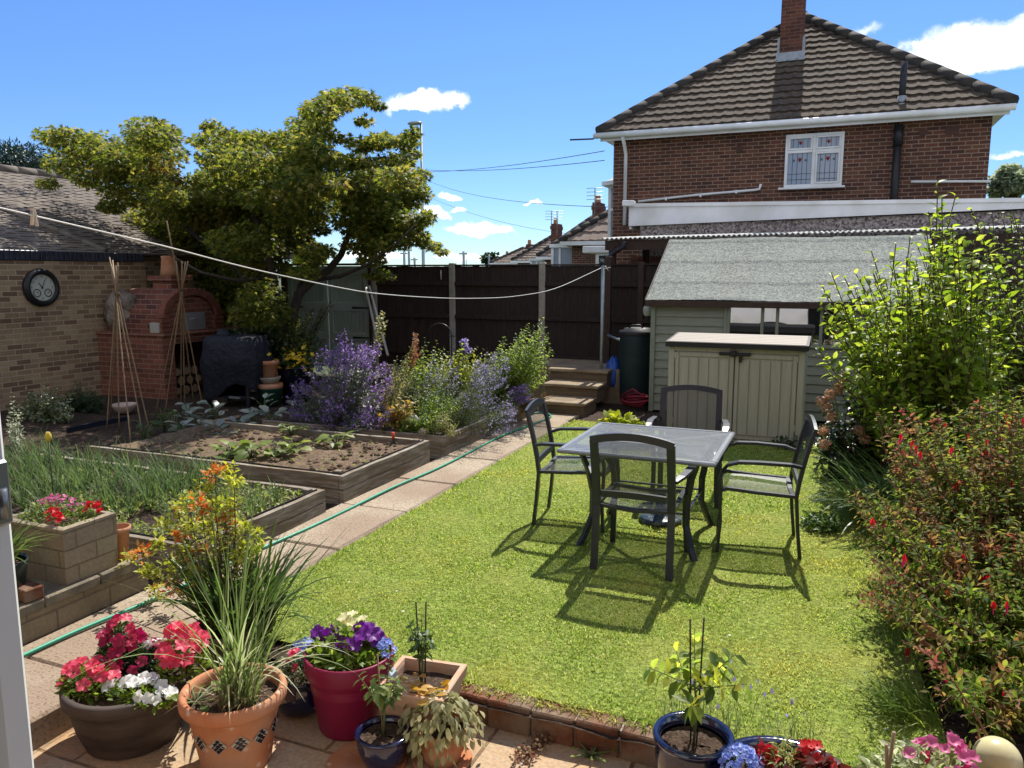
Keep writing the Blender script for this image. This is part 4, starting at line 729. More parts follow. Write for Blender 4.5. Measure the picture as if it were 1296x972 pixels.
# ================================================================== table and chairs
AL=pm('charcoal_powder_coat',[(.013,.0165,.023),(.022,.027,.036)],30,.38,.06,spec=.5)
RIM=pm('grey_powder_coat',[(.16,.175,.185),(.22,.235,.245)],30,.33,.06,spec=.6)
MS=meshm('charcoal_mesh',(.04,.043,.048),.016,.42); MT=meshm('table_mesh',(.20,.215,.225),.02,.55,.28)
def make_chair():
    t=thing('garden_chair','','chair',(0,0,0)); hw=.24
    b=MB(); u=np.linspace(-1,1,9); v=np.linspace(0,1,9); U,V=np.meshgrid(u,v,indexing='ij'); b.grid(U*(hw-.03),-.22+.44*V,.425-.022*(1-U**2)+.02*V-.045*np.clip(V-.8,0,1)/.2*0-.012*V**6); b.build('seat',MS,t,local=True)
    b=MB(); 
    for s in (-1,1): b.sweep([(s*hw,-.235,.42),(s*hw,.0,.43),(s*hw,.2,.445),(s*hw,.235,.43)],.03,.022,(1,0,0))
    b.sweep([(-hw,.235,.432),(-hw*.5,.24,.418),(0,.242,.412),(hw*.5,.24,.418),(hw,.235,.432)],.03,.024,(0,1,0)); b.sweep([(-hw,-.225,.42),(0,-.225,.402),(hw,-.225,.42)],.03,.022,(0,1,0)); b.build('seat_frame',AL,t,local=True)
    back=lambda z:-.245-.10*max(0,(z-.42)/.48)**1.3
    zs=[.42,.52,.62,.72,.82,.865]
    for s in (-1,1): b=MB(); b.sweep([(s*(hw+.003),-.285,0),(s*(hw+.001),-.262,.2),(s*hw,back(.42),.42)],[.045]*3,[.022]*3,(1,0,0)); b.build('leg',AL,t,local=True)
    b=MB()
    for s in (-1,1): b.sweep([(s*hw,back(z),z) for z in zs],.05,.024,(1,0,0))
    xs=np.linspace(-hw-.02,hw+.02,11); b.sweep([(x,back(.875),.868+.032*(1-(x/hw)**2)) for x in xs],.022,.048,(0,1,.1)); b.sweep([(x,back(.5),.5+.008*(1-(x/hw)**2)) for x in xs[1:-1]],.02,.042,(0,1,.1)); b.build('back_frame',AL,t,local=True)
    b=MB(); v=np.linspace(.51,.87,10); U,V=np.meshgrid(u,v,indexing='ij'); b.grid(U*(hw-.018),np.vectorize(back)(V)-.018*(1-U**2),np.minimum(V,.866+.028*(1-U**2))); b.build('backrest',MS,t,local=True)
    for s in (-1,1):
        P=[(s*(hw+.02),back(.63)+.01,.625),(s*(hw+.05),-.2,.645),(s*(hw+.07),0,.652),(s*(hw+.07),.13,.648),(s*(hw+.06),.2,.625),(s*(hw+.03),.235,.57)]
        b=MB(); b.sweep(P,[.03,.045,.052,.05,.042,.036],[.02]*6,(1,0,0)); b.build('armrest',AL,t,local=True)
        b=MB(); b.sweep([(s*(hw+.03),.235,.575),(s*(hw+.022),.25,.5),(s*(hw+.012),.245,.4),(s*(hw+.012),.235,.22),(s*(hw+.02),.25,.0)],[.036]*5,[.022]*5,(1,0,0)); b.build('leg',AL,t,local=True)
    return t
ch=make_chair()
spots=[((-1.085,4.865),0.0,'dark metal mesh chair with its back to the flower pots, before the table'),
       ((-1.74,5.52),-R(84),'dark metal mesh chair beside the concrete path, turned side on to the table'),
       ((-1.06,6.42),R(186),'dark metal mesh chair beyond the table, before the beige cabinet'),
       ((-.42,5.5),R(97),'dark metal mesh chair beside the fuchsia bush, pulled out from the table')]
for k,((x,y),a,lab) in enumerate(spots):
    o=ch if k==0 else copy_tree(ch)
    o.location=(x,y,.01); o.rotation_euler=(0,0,a); o['label']=lab; o['group']='chairs around the mesh table'
TX,TY,TH=-1.15,5.37,.715; q=.53
t=thing('garden_table','square grey metal mesh garden table on dark curved legs','table',(TX,TY,0))
b=MB(); b.grid(*[a for a in (lambda X,Y:(X,Y,np.full(X.shape,TH-.006)))(*np.meshgrid(np.linspace(TX-q+.03,TX+q-.03,6),np.linspace(TY-q+.03,TY+q-.03,6),indexing='ij'))]); b.build('tabletop',MT,t)
b=MB()
for s in (-1,1): b.bx(TX-q,TX+q,TY+s*(q-.022)-.022,TY+s*(q-.022)+.022,TH-.028,TH,bev=.009); b.bx(TX+s*(q-.022)-.022,TX+s*(q-.022)+.022,TY-q+.045,TY+q-.045,TH-.028,TH,bev=.009)
for a in (1,-1): b.sweep([(TX-q+.05,TY-a*(q-.05),TH-.018),(TX+q-.05,TY+a*(q-.05),TH-.018)],.03,.012,(a*1,-1,0))
b.tube([(TX+.05*cos(a),TY+.05*sin(a),TH-.01) for a in np.linspace(0,2*pi,20)],.008,6); b.build('rim',RIM,t)
for sx in (-1,1):
    for sy in (-1,1):
        b=MB(); d=np.array([sx*.707,sy*.707,0]); c=np.array([TX,TY,0]); b.sweep([c+d*r+[0,0,z] for r,z in ((.56,TH-.03),(.50,.55),(.46,.38),(.46,.22),(.52,.08),(.57,0))],.04,.03,(-sy*.707,sx*.707,0)); b.build('leg',AL,t)
b=MB()
for a in range(4): A=np.array([cos(R(45+90*a)),sin(R(45+90*a)),0]); B=np.array([cos(R(135+90*a)),sin(R(135+90*a)),0]); b.sweep([np.array([TX,TY,.3])+A*.46,np.array([TX,TY,.3])+B*.46],.012,.02,(0,0,1)); b.sweep([np.array([TX,TY,TH-.05])+A*.54,np.array([TX,TY,TH-.05])+B*.54],.014,.035,(0,0,1))
b.build('brace',AL,t)
b=MB(); c=(-1.13,5.72,.012); b.lathe([(.001,.0),(.16,0),(.165,.025),(.14,.04),(.07,.055),(.04,.1),(.035,.25),(.028,.25),(.001,.25)],c,36); b.build('parasol_base',pm('mosaic_base',[(.012,.022,.04),(.035,.055,.07),(.16,.17,.16)],22,.3,.3,detail=2),label='round mottled blue and white parasol base on the grass under the table',cat='parasol base')

# ================================================================== raised beds
def raised_bed(name,label,x0,x1,y0,y1,zt,soil,seed,tilt=0.0,far=True):
    t=thing(name,label,'raised bed',((x0+x1)/2,(y0+y1)/2,0)); th=.045
    def brd(a,c,za,zb):
        a=np.array(a);c=np.array(c); n=14; L=np.linspace(0,1,n); P=a+(c-a)*L[:,None]; wob=.006*np.sin(L*9+seed); P=np.concatenate([P,np.zeros((n,1))],1); P[:,2]=(za+zb)/2+.002*np.sin(L*23); nrm_=norm(np.array([-(c-a)[1],(c-a)[0],0])); P+=nrm_*wob[:,None]
        b=MB(); b.sweep(P,zb-za,th,(0,0,1)); b.build('board',M['board'],t)
    h2=zt/2
    for za,zb in ((-.02,h2-.003),(h2+.003,zt)):
        brd((x1-th/2,y0),(x1-th/2,y1),za,zb); brd((x0,y0+th/2),(x1-th-.004,y0+th/2),za,zb)
        if far: brd((x0,y1-th/2),(x1-th-.004,y1-th/2),za,zb)
    b=MB(); b.box((x1-.1,y0+.08,zt/2+.01),(.06,.06,zt+.03),.1,bev=.005); b.box((x1-.1,y1-.1,zt/2+.01),(.06,.06,zt+.03),-.1,bev=.005); b.build('corner_peg',M['board'],t)
    b=MB(); b.bx(x0,x1-th-.001,y0+th+.001,y0+th+.006,.0,zt+.012); b.bx(x1-th-.007,x1-th-.001,y0+th,y1-th,0,zt+.014); b.build('liner',M['liner'],t)
    X,Y,Z=noisegrid(x0,x1-th-.008,y0+th+.007,y1-th,.028,.017,seed,zt-.055); b=MB(); b.grid(X,Y,Z); b.build('soil',soil,t)
    return t
raised_bed('raised_bed','nearest raised timber bed, full of onion plants and small weeds',-6.9,-3.63,3.5,4.9,.2,M['soil'],11)
raised_bed('raised_bed','middle raised timber bed of bare dry soil with a few squash plants',-6.6,-3.66,5.18,6.68,.235,M['drysoil'],12)
raised_bed('raised_bed','farthest raised timber bed packed with lavender and tall flowers',-6.0,-3.64,6.95,9.7,.22,M['soil'],13)
# clods and stones on the soil
b=MB(); 
for k in range(420):
    if k<330: x,y,z=random.uniform(-6.3,-3.75),random.uniform(5.28,6.6),.185
    else: x,y,z=random.uniform(-8,-4),random.uniform(4.9,9),-.01 if 1 else 0
    if k>=330 and x>-6.9: continue
    r=random.uniform(.008,.03); b.ball((x,y,z),(r*1.2,r,r*.7),5,bump=.25)
b.build('soil_clods',M['drysoil'],kind='stuff')
# ================================================================== garden hose on the path
P=[]
for x,y in ((-40,862),(33,828),(100,797),(175,767),(260,728),(330,694),(385,671),(440,645),(500,615),(545,597),(580,580),(612,563),(640,549),(662,541),(684,533),(700,527),(690,521),(668,524)): P.append(G(x,y,.026))
P=np.array(P); P[:,0]=np.clip(P[:,0],-3.7,-2.9); tt=np.linspace(0,len(P)-1,140); Q=np.stack([np.interp(tt,range(len(P)),P[:,i]) for i in range(3)],-1)
for _ in range(10): Q[1:-1]=(Q[:-2]+2*Q[1:-1]+Q[2:])/4
b=MB(); b.tube(Q,.0105,10); b.build('garden_hose',M['hose'],label='bright green garden hose lying along the concrete path',cat='hose')
# ================================================================== low stone wall, trough, brick
t=thing('stone_wall','low buff stone block wall along the near left of the path','wall',(-4.1,2.2,0))
b=MB(); b.bx(-4.7,-3.76,.6,3.28,-.1,.148); b.build('block_course',M['ston'],t)
b=MB(); y=.6
while y<3.2: b.bx(-4.72,-3.745,y+.003,y+.333,.150,.208,bev=.008); y+=.336
b.build('coping',M['stonp'],t)
def trough(t,x0,x1,y0,y1,z0,z1,th,fl):
    b=MB(); xm,ym=(x0+x1)/2,(y0+y1)/2
    def ring(z,d,k): return [((x-xm)*k+xm+ (d if x<xm else -d),(y-ym)*k+ym+(d if y<ym else -d),z) for x,y in ((x0,y0),(x1,y0),(x1,y1),(x0,y1))]
    R_=[ring(z0,0,fl),ring(z1-.1,0,1),ring(z1-.005,0,1.0),ring(z1,.012,1),ring(z1,th-.01,1),ring(z1-.02,th,1),ring(z1-.07,th,1)]
    V=[p for r in R_ for p in r]; q=[]
    for k in range(len(R_)-1):
        for j in range(4): q.append([k*4+j,k*4+(j+1)%4,(k+1)*4+(j+1)%4,(k+1)*4+j])
    q.append([3,2,1,0]); b.raw(V,q); return b
t=thing('stone_trough','weathered buff stone trough planter standing on the low wall','planter',(-4.0,2.95,.208))
trough(t,-4.28,-3.77,2.76,3.10,.209,.53,.045,.96).build('trough',brickm('trough_stone',(.34,.29,.195),(.29,.24,.16),(.235,.195,.13),bw=.24,rh=.10,ms=.004,dirts=.9,bump=1.4,dirt=(.12,.10,.068)),t)
b=MB(); b.grid(*noisegrid(-4.24,-3.82,2.81,3.05,.03,.008,4,.49)); b.build('compost',M['pots'],t)
b=MB(); b.box((-3.86,2.58,.245),(.1,.215,.07),R(82),bev=.006); b.build('loose_brick',M['edge'],label='single red brick lying on the low stone wall',cat='brick')
# ================================================================== pots
def potof(name,label,x,y,z0,prof,mat,soilz,soilr,cat='pot',group=None,n=56,sq=None):
    t=thing(name,label,cat,(x,y,z0),group); b=MB(); b.lathe([(r,z) for r,z in prof],(x,y,z0),n); b.build('vessel',mat,t)
    b=MB(); a=np.linspace(0,1,9); an=np.linspace(0,2*pi,33); A,B=np.meshgrid(a,an,indexing='ij'); rr=np.random.default_rng(int(abs(x*1000))); b.grid(x+A*np.cos(B)*soilr,y+A*np.sin(B)*soilr,z0+soilz+rr.normal(0,.005,A.shape)*(A<.99)); b.build('compost',M['pots'],t); return t
BP=(-2.74,2.26)
t=potof('barrel_planter','large dark brown barrel planter holding red and white petunias',BP[0],BP[1],-.12,[(.001,0),(.175,0),(.19,.012),(.222,.10),(.243,.20),(.247,.226),(.262,.228),(.268,.24),(.268,.275),(.262,.283),(.24,.283),(.236,.27),(.234,.2)],M['barrel'],.245,.238,'planter')
TP=(-2.2,2.3)
t=potof('terracotta_pot','big orange terracotta pot with black mosaic diamonds, holding striped grass',TP[0],TP[1],-.12,[(.001,0),(.135,0),(.14,.01),(.182,.262),(.186,.268),(.205,.27),(.212,.28),(.214,.305),(.208,.325),(.196,.33),(.183,.32),(.178,.29),(.172,.2)],M['terra'],.275,.178)
b=MB()
for k in range(8):
    a=R(-120+k*29-8); zc=.17; r=.1415+.042*zc/.262+.0015
    for i in range(3):
        for j in range(3):
            u=(i-j)*.0118; v=(i+j-2)*.0118; d=np.array([cos(a+u/r),sin(a+u/r),0]); tg=np.array([-d[1],d[0],0]); c=np.array([TP[0],TP[1],-.12+zc+v])+d*(r+.16*v); s_=.0105; b.raw([c-tg*s_,c+[0,0,-s_],c+tg*s_,c+[0,0,s_]],[[0,1,2,3]],0)
    d=np.array([cos(a),sin(a),0]); tg=np.array([-d[1],d[0],0]); c=np.array([TP[0],TP[1],-.12+zc])+d*(r-.0012); q_=.037; b.raw([c-tg*q_,c+[0,0,-q_]-d*.006,c+tg*q_,c+[0,0,q_]+d*.006],[[0,1,2,3]],1)
b.build('mosaic_diamonds',[pm('black_mosaic',[(.01,.01,.014),(.02,.02,.03)],50,.15,0),M['cabp']],t)
CP=(-1.91,2.71)
potof('crimson_pot','tall crimson plastic pot holding purple petunias',CP[0],CP[1],-.12,[(.001,0),(.14,0),(.145,.01),(.178,.24),(.192,.262),(.197,.275),(.2,.345),(.196,.352),(.186,.35),(.183,.3),(.175,.2)],M['crim'],.29,.178)
BB=(-2.19,2.72)
potof('blue_glazed_pot','dark blue glazed pot half hidden behind the terracotta pot',BB[0],BB[1],-.12,[(.001,0),(.08,0),(.11,.03),(.13,.09),(.125,.14),(.118,.16),(.126,.175),(.122,.182),(.112,.175),(.11,.12)],M['blueg'],.145,.108)
BR=(-2.78,2.86)
potof('brown_pot','plain grey brown pot behind the flowering barrel planter, holding the yellow bush',BR[0],BR[1],-.12,[(.001,0),(.12,0),(.155,.2),(.165,.205),(.165,.24),(.158,.245),(.148,.24),(.145,.15)],pm('grey_brown_clay',[(.11,.085,.065),(.17,.135,.105)],8,.8,.3),.21,.145)
# square terracotta pot
SP=(-1.575,2.76); t=thing('square_pot','square pale terracotta pot with a staked young plant','pot',(SP[0],SP[1],-.12))
b=MB(); R_=[]
for z,h in ((0,.115),(.21,.142),(.215,.155),(.265,.16),(.27,.155),(.27,.135),(.25,.13),(.16,.125)): R_.append([(SP[0]+u*h*cos(.12)-v*h*sin(.12),SP[1]+u*h*sin(.12)+v*h*cos(.12),-.12+z) for u,v in ((-1,-1),(1,-1),(1,1),(-1,1))])
V=[p for r in R_ for p in r]; q=[[k*4+j,k*4+(j+1)%4,(k+1)*4+(j+1)%4,(k+1)*4+j] for k in range(len(R_)-1) for j in range(4)]; b.raw(V,q); b.build('vessel',M['terra2'],t)
X,Y,Z=noisegrid(-.128,.128,-.128,.128,.02,.007,9,.1); b=MB(); b.grid(SP[0]+X*cos(.12)-Y*sin(.12),SP[1]+X*sin(.12)+Y*cos(.12),Z); b.build('compost',M['pots'],t)
b=MB(); c=G(466,862,.13); b.box((SP[0]-.14,SP[1]-.02,.135),(.03,.075,.055),.1,bev=.02); b.build('plant_label',pm('frosted_plastic',[(.35,.4,.42),(.45,.5,.52)],9,.3,.1),label='pale frosted plastic tag clipped on the rim of the square terracotta pot',cat='plant label')
blue=[(.001,.0),(.62,0),(.75,.12),(.93,.45),(1.0,.72),(.94,.9),(.93,.94),(1.06,.96),(1.08,1.0),(1.02,1.04),(.9,1.02),(.86,.9)]
def bluepot(label,x,y,z0,r,h): return potof('blue_glazed_pot',label,x,y,z0,[(a*r,c*h) for a,c in blue],M['blueg'],h*.86,r*.86,group='blue glazed pots')
SB=(-1.61,2.50); t=bluepot('small dark blue glazed pot beside the crimson pot, with a young chilli plant',SB[0],SB[1],-.105,.108,.14)
b=MB(); b.lathe([(.001,.0),(.15,0),(.165,.012),(.16,.016),(.13,.012),(.001,.011)],(SB[0]-.07,SB[1]-.02,-.119),40); b.build('saucer',M['terra'],label='orange terracotta saucer under the small blue pot',cat='saucer')
RB=(-.394,2.74); bluepot('blue glazed pot by the brick edging, holding the tallest pepper plant',RB[0],RB[1],-.105,.142,.28)
b=MB(); b.lathe([(.001,.0),(.16,0),(.185,.014),(.18,.018),(.15,.012),(.001,.011)],(RB[0]-.03,RB[1]+.0,-.119),40); b.build('saucer',pm('zinc_saucer',[(.4,.4,.38),(.55,.55,.52)],9,.35,.1,metal=.5),label='pale metal saucer under the blue pot with the tall pepper plant',cat='saucer')
BW=(-.06,2.66); bluepot('widest blue glazed bowl, planted with red begonias and blue lobelia',BW[0],BW[1],-.12,.235,.26)
WB=(-1.40,2.62); t=potof('terracotta_bowl','shallow terracotta bowl under a drooping pale green plant',WB[0],WB[1],-.105,[(.001,0),(.075,0),(.09,.06),(.1,.12),(.108,.125),(.108,.15),(.1,.152),(.094,.13)],M['terra'],.125,.094)
b=MB(); b.lathe([(.001,.0),(.11,0),(.125,.014),(.12,.018),(.1,.012),(.001,.011)],(WB[0],WB[1],-.119),36); b.build('saucer',M['terra'],label='terracotta saucer under the drooping pale plant',cat='saucer')
FP=(.37,2.74); potof('terracotta_pot','terracotta pot at the corner of the patio, holding the variegated pink plant',FP[0],FP[1],-.12,[(.001,0),(.1,0),(.135,.2),(.15,.205),(.15,.25),(.14,.252),(.13,.22)],M['terra'],.21,.13)
c=G(1262,962,.12)
t=thing('ball_ornament','pale yellow round ball ornament on a stake beside the fuchsia','ornament',(c[0],c[1],-.05)); b=MB(); b.ball(c,.082,18); b.build('ball',pm('pale_yellow_glaze',[(.5,.44,.22),(.62,.56,.33)],5,.25,.05),t); b=MB(); b.tube([(c[0],c[1],-.12),(c[0],c[1],.06)],.012,8); b.build('stake',M['cane'],t)
# pots by the oven
potx=G(342,512,0)
def stack(name,label,z,prof,mat,cat='pot',dx=0.0):
    b=MB(); b.lathe(prof,(potx[0]+dx,potx[1],z),32); b.build(name,mat,label=label,cat=cat)
stack('green_pot','dark green plastic pot at the bottom of the stack beside the barbecue',.0,[(.001,0),(.135,0),(.175,.23),(.185,.235),(.185,.25),(.17,.25),(.001,.24)],pm('green_plastic',[(.01,.06,.04),(.015,.085,.055)],5,.5,.05))
stack('terracotta_saucer','wide terracotta dish upside down in the pot stack',.252,[(.19,0),(.2,.005),(.19,.06),(.15,.065),(.001,.066)],M['terra'],'dish')
stack('grey_bowl','pale grey bowl under the top pot of the stack',.32,[(.001,0),(.12,0),(.165,.07),(.17,.09),(.16,.092),(.001,.085)],M['concrete'],'bowl')
stack('terracotta_pot','ribbed terracotta pot topmost in the stack beside the barbecue',.412,[(.001,0),(.11,0),(.12,.06),(.125,.062),(.13,.12),(.136,.122),(.14,.18),(.155,.185),(.155,.24),(.145,.243),(.135,.2),(.001,.19)],M['terra'])
bc=G(377,508,0); t=potof('large_planter','large dark navy planter under the maple tree',bc[0],bc[1],0,[(.001,0),(.2,0),(.245,.5),(.255,.505),(.255,.54),(.245,.545),(.235,.5)],pm('navy_glaze',[(.006,.008,.02),(.012,.015,.035)],5,.3,.05),.5,.23,'planter')
b=MB(); c=G(158,522,0); b.lathe([(.001,0),(.1,0),(.16,.1),(.165,.12),(.155,.12),(.1,.03),(.001,.03)],c,32); b.build('shallow_bowl',pm('pinkish_clay',[(.4,.3,.25),(.48,.37,.31)],6,.8,.2),label='pale pinkish bowl on the soil near the cane wigwams',cat='bowl')
b=MB(); c=(-4.25,2.42,.208); t=potof('dark_pot','dark green pot with a spiky plant on the low stone wall',-3.93,2.52,.208,[(.001,0),(.09,0),(.12,.16),(.13,.2),(.125,.21),(.115,.2)],pm('dark_green_glaze',[(.012,.02,.016),(.02,.03,.025)],5,.3,.05),.18,.115)
b=MB(); b.lathe([(.001,0),(.045,0),(.062,.17),(.07,.172),(.07,.2),(.064,.2),(.055,.12)],(-3.85,3.17,.21),28); b.build('terracotta_pot',M['terra'],label='slender terracotta pot tucked behind the stone trough',cat='pot')
b=MB(); trough(None,-2.35,-1.75,8.12,8.4,.0,.2,.025,.95).build('trough_planter',M['stonp'],label='low stone trough with pale green leaves between the table and cabinet',cat='planter')
# ================================================================== covered barbecue
c=G(285,515,0); t=thing('barbecue','barbecue under a dark navy fabric cover with its legs showing','barbecue',(c[0],c[1],0)); bx_,by_=c[0]+.02,c[1]+.25
b=MB(); nr,na=16,48; th=np.linspace(0,2*pi,na,endpoint=False); prof=[(.30,1.04),(.5,1.02),(.55,.96),(.57,.82),(.60,.74),(.62,.68),(.60,.58),(.56,.45),(.55,.33),(.53,.24)]
V=np.zeros((len(prof)+1,na,3)); rr=np.random.default_rng(2); ph=rr.uniform(0,6,8)
for i,(r,z) in enumerate([(.001,1.01)]+prof):
    f=np.abs(np.cos(th))**4+np.abs(np.sin(th))**4; rad=r/f**.25; k=max(0,i-3)/8; fold=1+k*.07*np.sin(th*7+ph[0]+i*.35)+k*.05*np.sin(th*13+ph[1]-i*.2)
    V[i,:,0]=rad*np.cos(th)*.78*fold; V[i,:,1]=rad*np.sin(th)*.55*fold; V[i,:,2]=z+(k**2)*.10*np.sin(th*3+ph[2])*1.2-(k*.08*np.cos(th)*-1)
q=[[i*na+j,i*na+(j+1)%na,(i+1)*na+(j+1)%na,(i+1)*na+j] for i in range(len(prof)) for j in range(na)]
b.raw(V.reshape(-1,3)+[bx_,by_,-.02],np.array(q)[:,::-1],0,True); b.lathe([(.09,0),(.10,.06),(.08,.13),(.03,.15),(.001,.15)],(bx_-.22,by_,.95),14,jit=lambda V:V*(1+rng.normal(0,.04,V.shape[:2])[:,:,None]))
b.build('cover',pm('navy_cover_fabric',[(.006,.0075,.012),(.012,.014,.022)],4,.65,.8,bscale=7,dist=.06),t)
for sx in (-1,1):
    for sy in (-1,1): b=MB(); b.box((bx_+sx*.36,by_+sy*.2,.25),(.045,.045,.5),bev=.006); b.build('leg',M['black'],t)
b=MB(); b.bx(bx_-.38,bx_+.38,by_-.22,by_+.22,.13,.16,bev=.006); b.build('shelf',M['black'],t); b=MB(); b.bx(bx_+.05,bx_+.25,by_-.245,by_-.225,.13,.16); b.build('badge_plate',M['metal'],t)
# ================================================================== cane wigwams, hook, hand tool
def wigwam(label,apex,bases,tie,Yd):
    A=np.array(apex); t=thing('cane_wigwam',label,'plant support',(A[0],A[1],0),'bamboo cane wigwams')
    for (x,y,ex) in bases:
        B=G(x,y,.02); d=(A-B)+np.array([random.uniform(-.03,.03),random.uniform(-.03,.03),0]); b=MB(); P=[B+d*u for u in np.linspace(-.02,1+ex,9)]; b.tube(P,[.0075+.001*(k%2) for k in range(9)],7); b.build('cane',M['cane'],t)
    b=MB(); an=np.linspace(0,2*pi,14); 
    for k in range(4): b.tube([A+[cos(q_)*.03,sin(q_)*.03,-.02+.009*k] for q_ in an],.004,5); 
    b.build('twine',M['twig'],t)
A=PY(149,372,6.6); wigwam('bamboo cane wigwam beside the grey stone lump, its top fanning out',A,[(135,545,.22),(151,545,.2),(166,566,.24),(182,556,.26),(190,548,.21),(140,530,.2)],0,0)
A=PY(229,366,7.3); wigwam('bamboo cane wigwam in front of the brick oven arch, one cane rising far higher',A,[(196,528,.2),(208,530,.2),(229,520,.18),(234,522,.2),(258,522,.48),(246,516,.2)],0,0)
b=MB(); B=G(561,538,.2); B=PY(572,470,8.7); x0,y0=float(B[0]),8.7; zt=float(PY(572,425,8.7)[2]); P=[(x0,y0,.15),(x0,y0,zt)]+[(x0-.17+.17*cos(a),y0,zt+.17*sin(a)*.9) for a in np.linspace(.2,2.9,10)]; b.tube(P,.007,8); b.bx(x0-.05,x0+.05,y0-.005,y0+.005,zt-.01,zt+.004); b.build('hanging_hook',M['black'],label='thin dark metal crook standing among the lavender',cat='plant support')
c=PX(538,548,-4.05); t=thing('hand_tool','small hand tool with bright red grip stuck in the bed corner','garden tool',c); c=np.array([c[0],6.62,.2])
b=MB(); b.tube([c+[0,0,.03],c+[.0,0,.1]],.016,10); b.build('grip',pm('red_orange_plastic',[(.45,.05,.02),(.55,.08,.03)],5,.4,0),t); b=MB(); b.tube([c+[0,0,-.08],c+[0,0,.03]],.012,8); b.build('shaft',M['black'],t)
# ================================================================== street beyond the fence
P=PY(536,345,31.0); x,y=P[0],31.0; t=thing('street_lamp','tall grey street lamp rising beyond the fence by the maple','street lamp',(x,y,-.3)); zt=float(PY(534,156,31.0)[2])
b=MB(); b.tube([(x,y,-.3),(x,y,2),(x,y,2.02),(x,y,zt)],[.11,.1,.075,.055],10); b.tube([(x,y,zt-.05),(x-.15,y-.05,zt)],.05,8); b.build('pole',M['metal'],t)
b=MB(); b.ball((x-.28,y-.08,zt+.01),(.36,.16,.09),10); b.build('lamp_head',M['metal'],t)
for k,(px_,yt,D) in enumerate(((512,318,60),(518,314,62),(525,326,66),(587,318,58),(619,322,70))):
    P=PY(px_,345,D); b=MB(); z1=float(PY(px_,yt,D)[2]); t=thing('utility_pole',('slim distant pole, leftmost of three beside the maple','slim distant pole, tallest of three beside the maple','slim distant pole, shortest of three beside the maple','slim distant pole with a crossbar, between the lamp and the roofs','slim distant pole just before the row of distant roofs')[k],'pole',(P[0],D,-.3)); b.tube([(P[0],D,-.3),(P[0],D,z1)],.11,8); b.build('pole',M['metal'],t); b=MB(); b.bx(P[0]-.4,P[0]+.3,D-.05,D+.05,z1-.25,z1-.15); b.build('crossbar',M['metal'],t)
for k,(a,c,Da,Db,lab) in enumerate((((470,212),(765,191),40,18,'highest thin overhead cable crossing the sky to the brick house'),((480,206),(765,203),42,18,'second overhead cable just under the highest one'),((540,228),(770,262),45,20,'sloping overhead cable passing over the distant chimneys'),((545,250),(720,296),50,40,'low overhead cable running down to the distant roofs'))):
    A=PY(a[0],a[1],Da); B=PY(c[0],c[1],Db); u=np.linspace(0,1,30)[:,None]; Q=A+(B-A)*u; Q[:,2]-=(.35*4*u*(1-u))[:,0]; b=MB(); b.tube(Q,.009,5); b.build('overhead_cable',M['black'],label=lab,cat='cable',group='overhead cables')
dr=pm('distant_roof_tile',[(.15,.11,.085),(.24,.185,.145)],3,.9,.3)
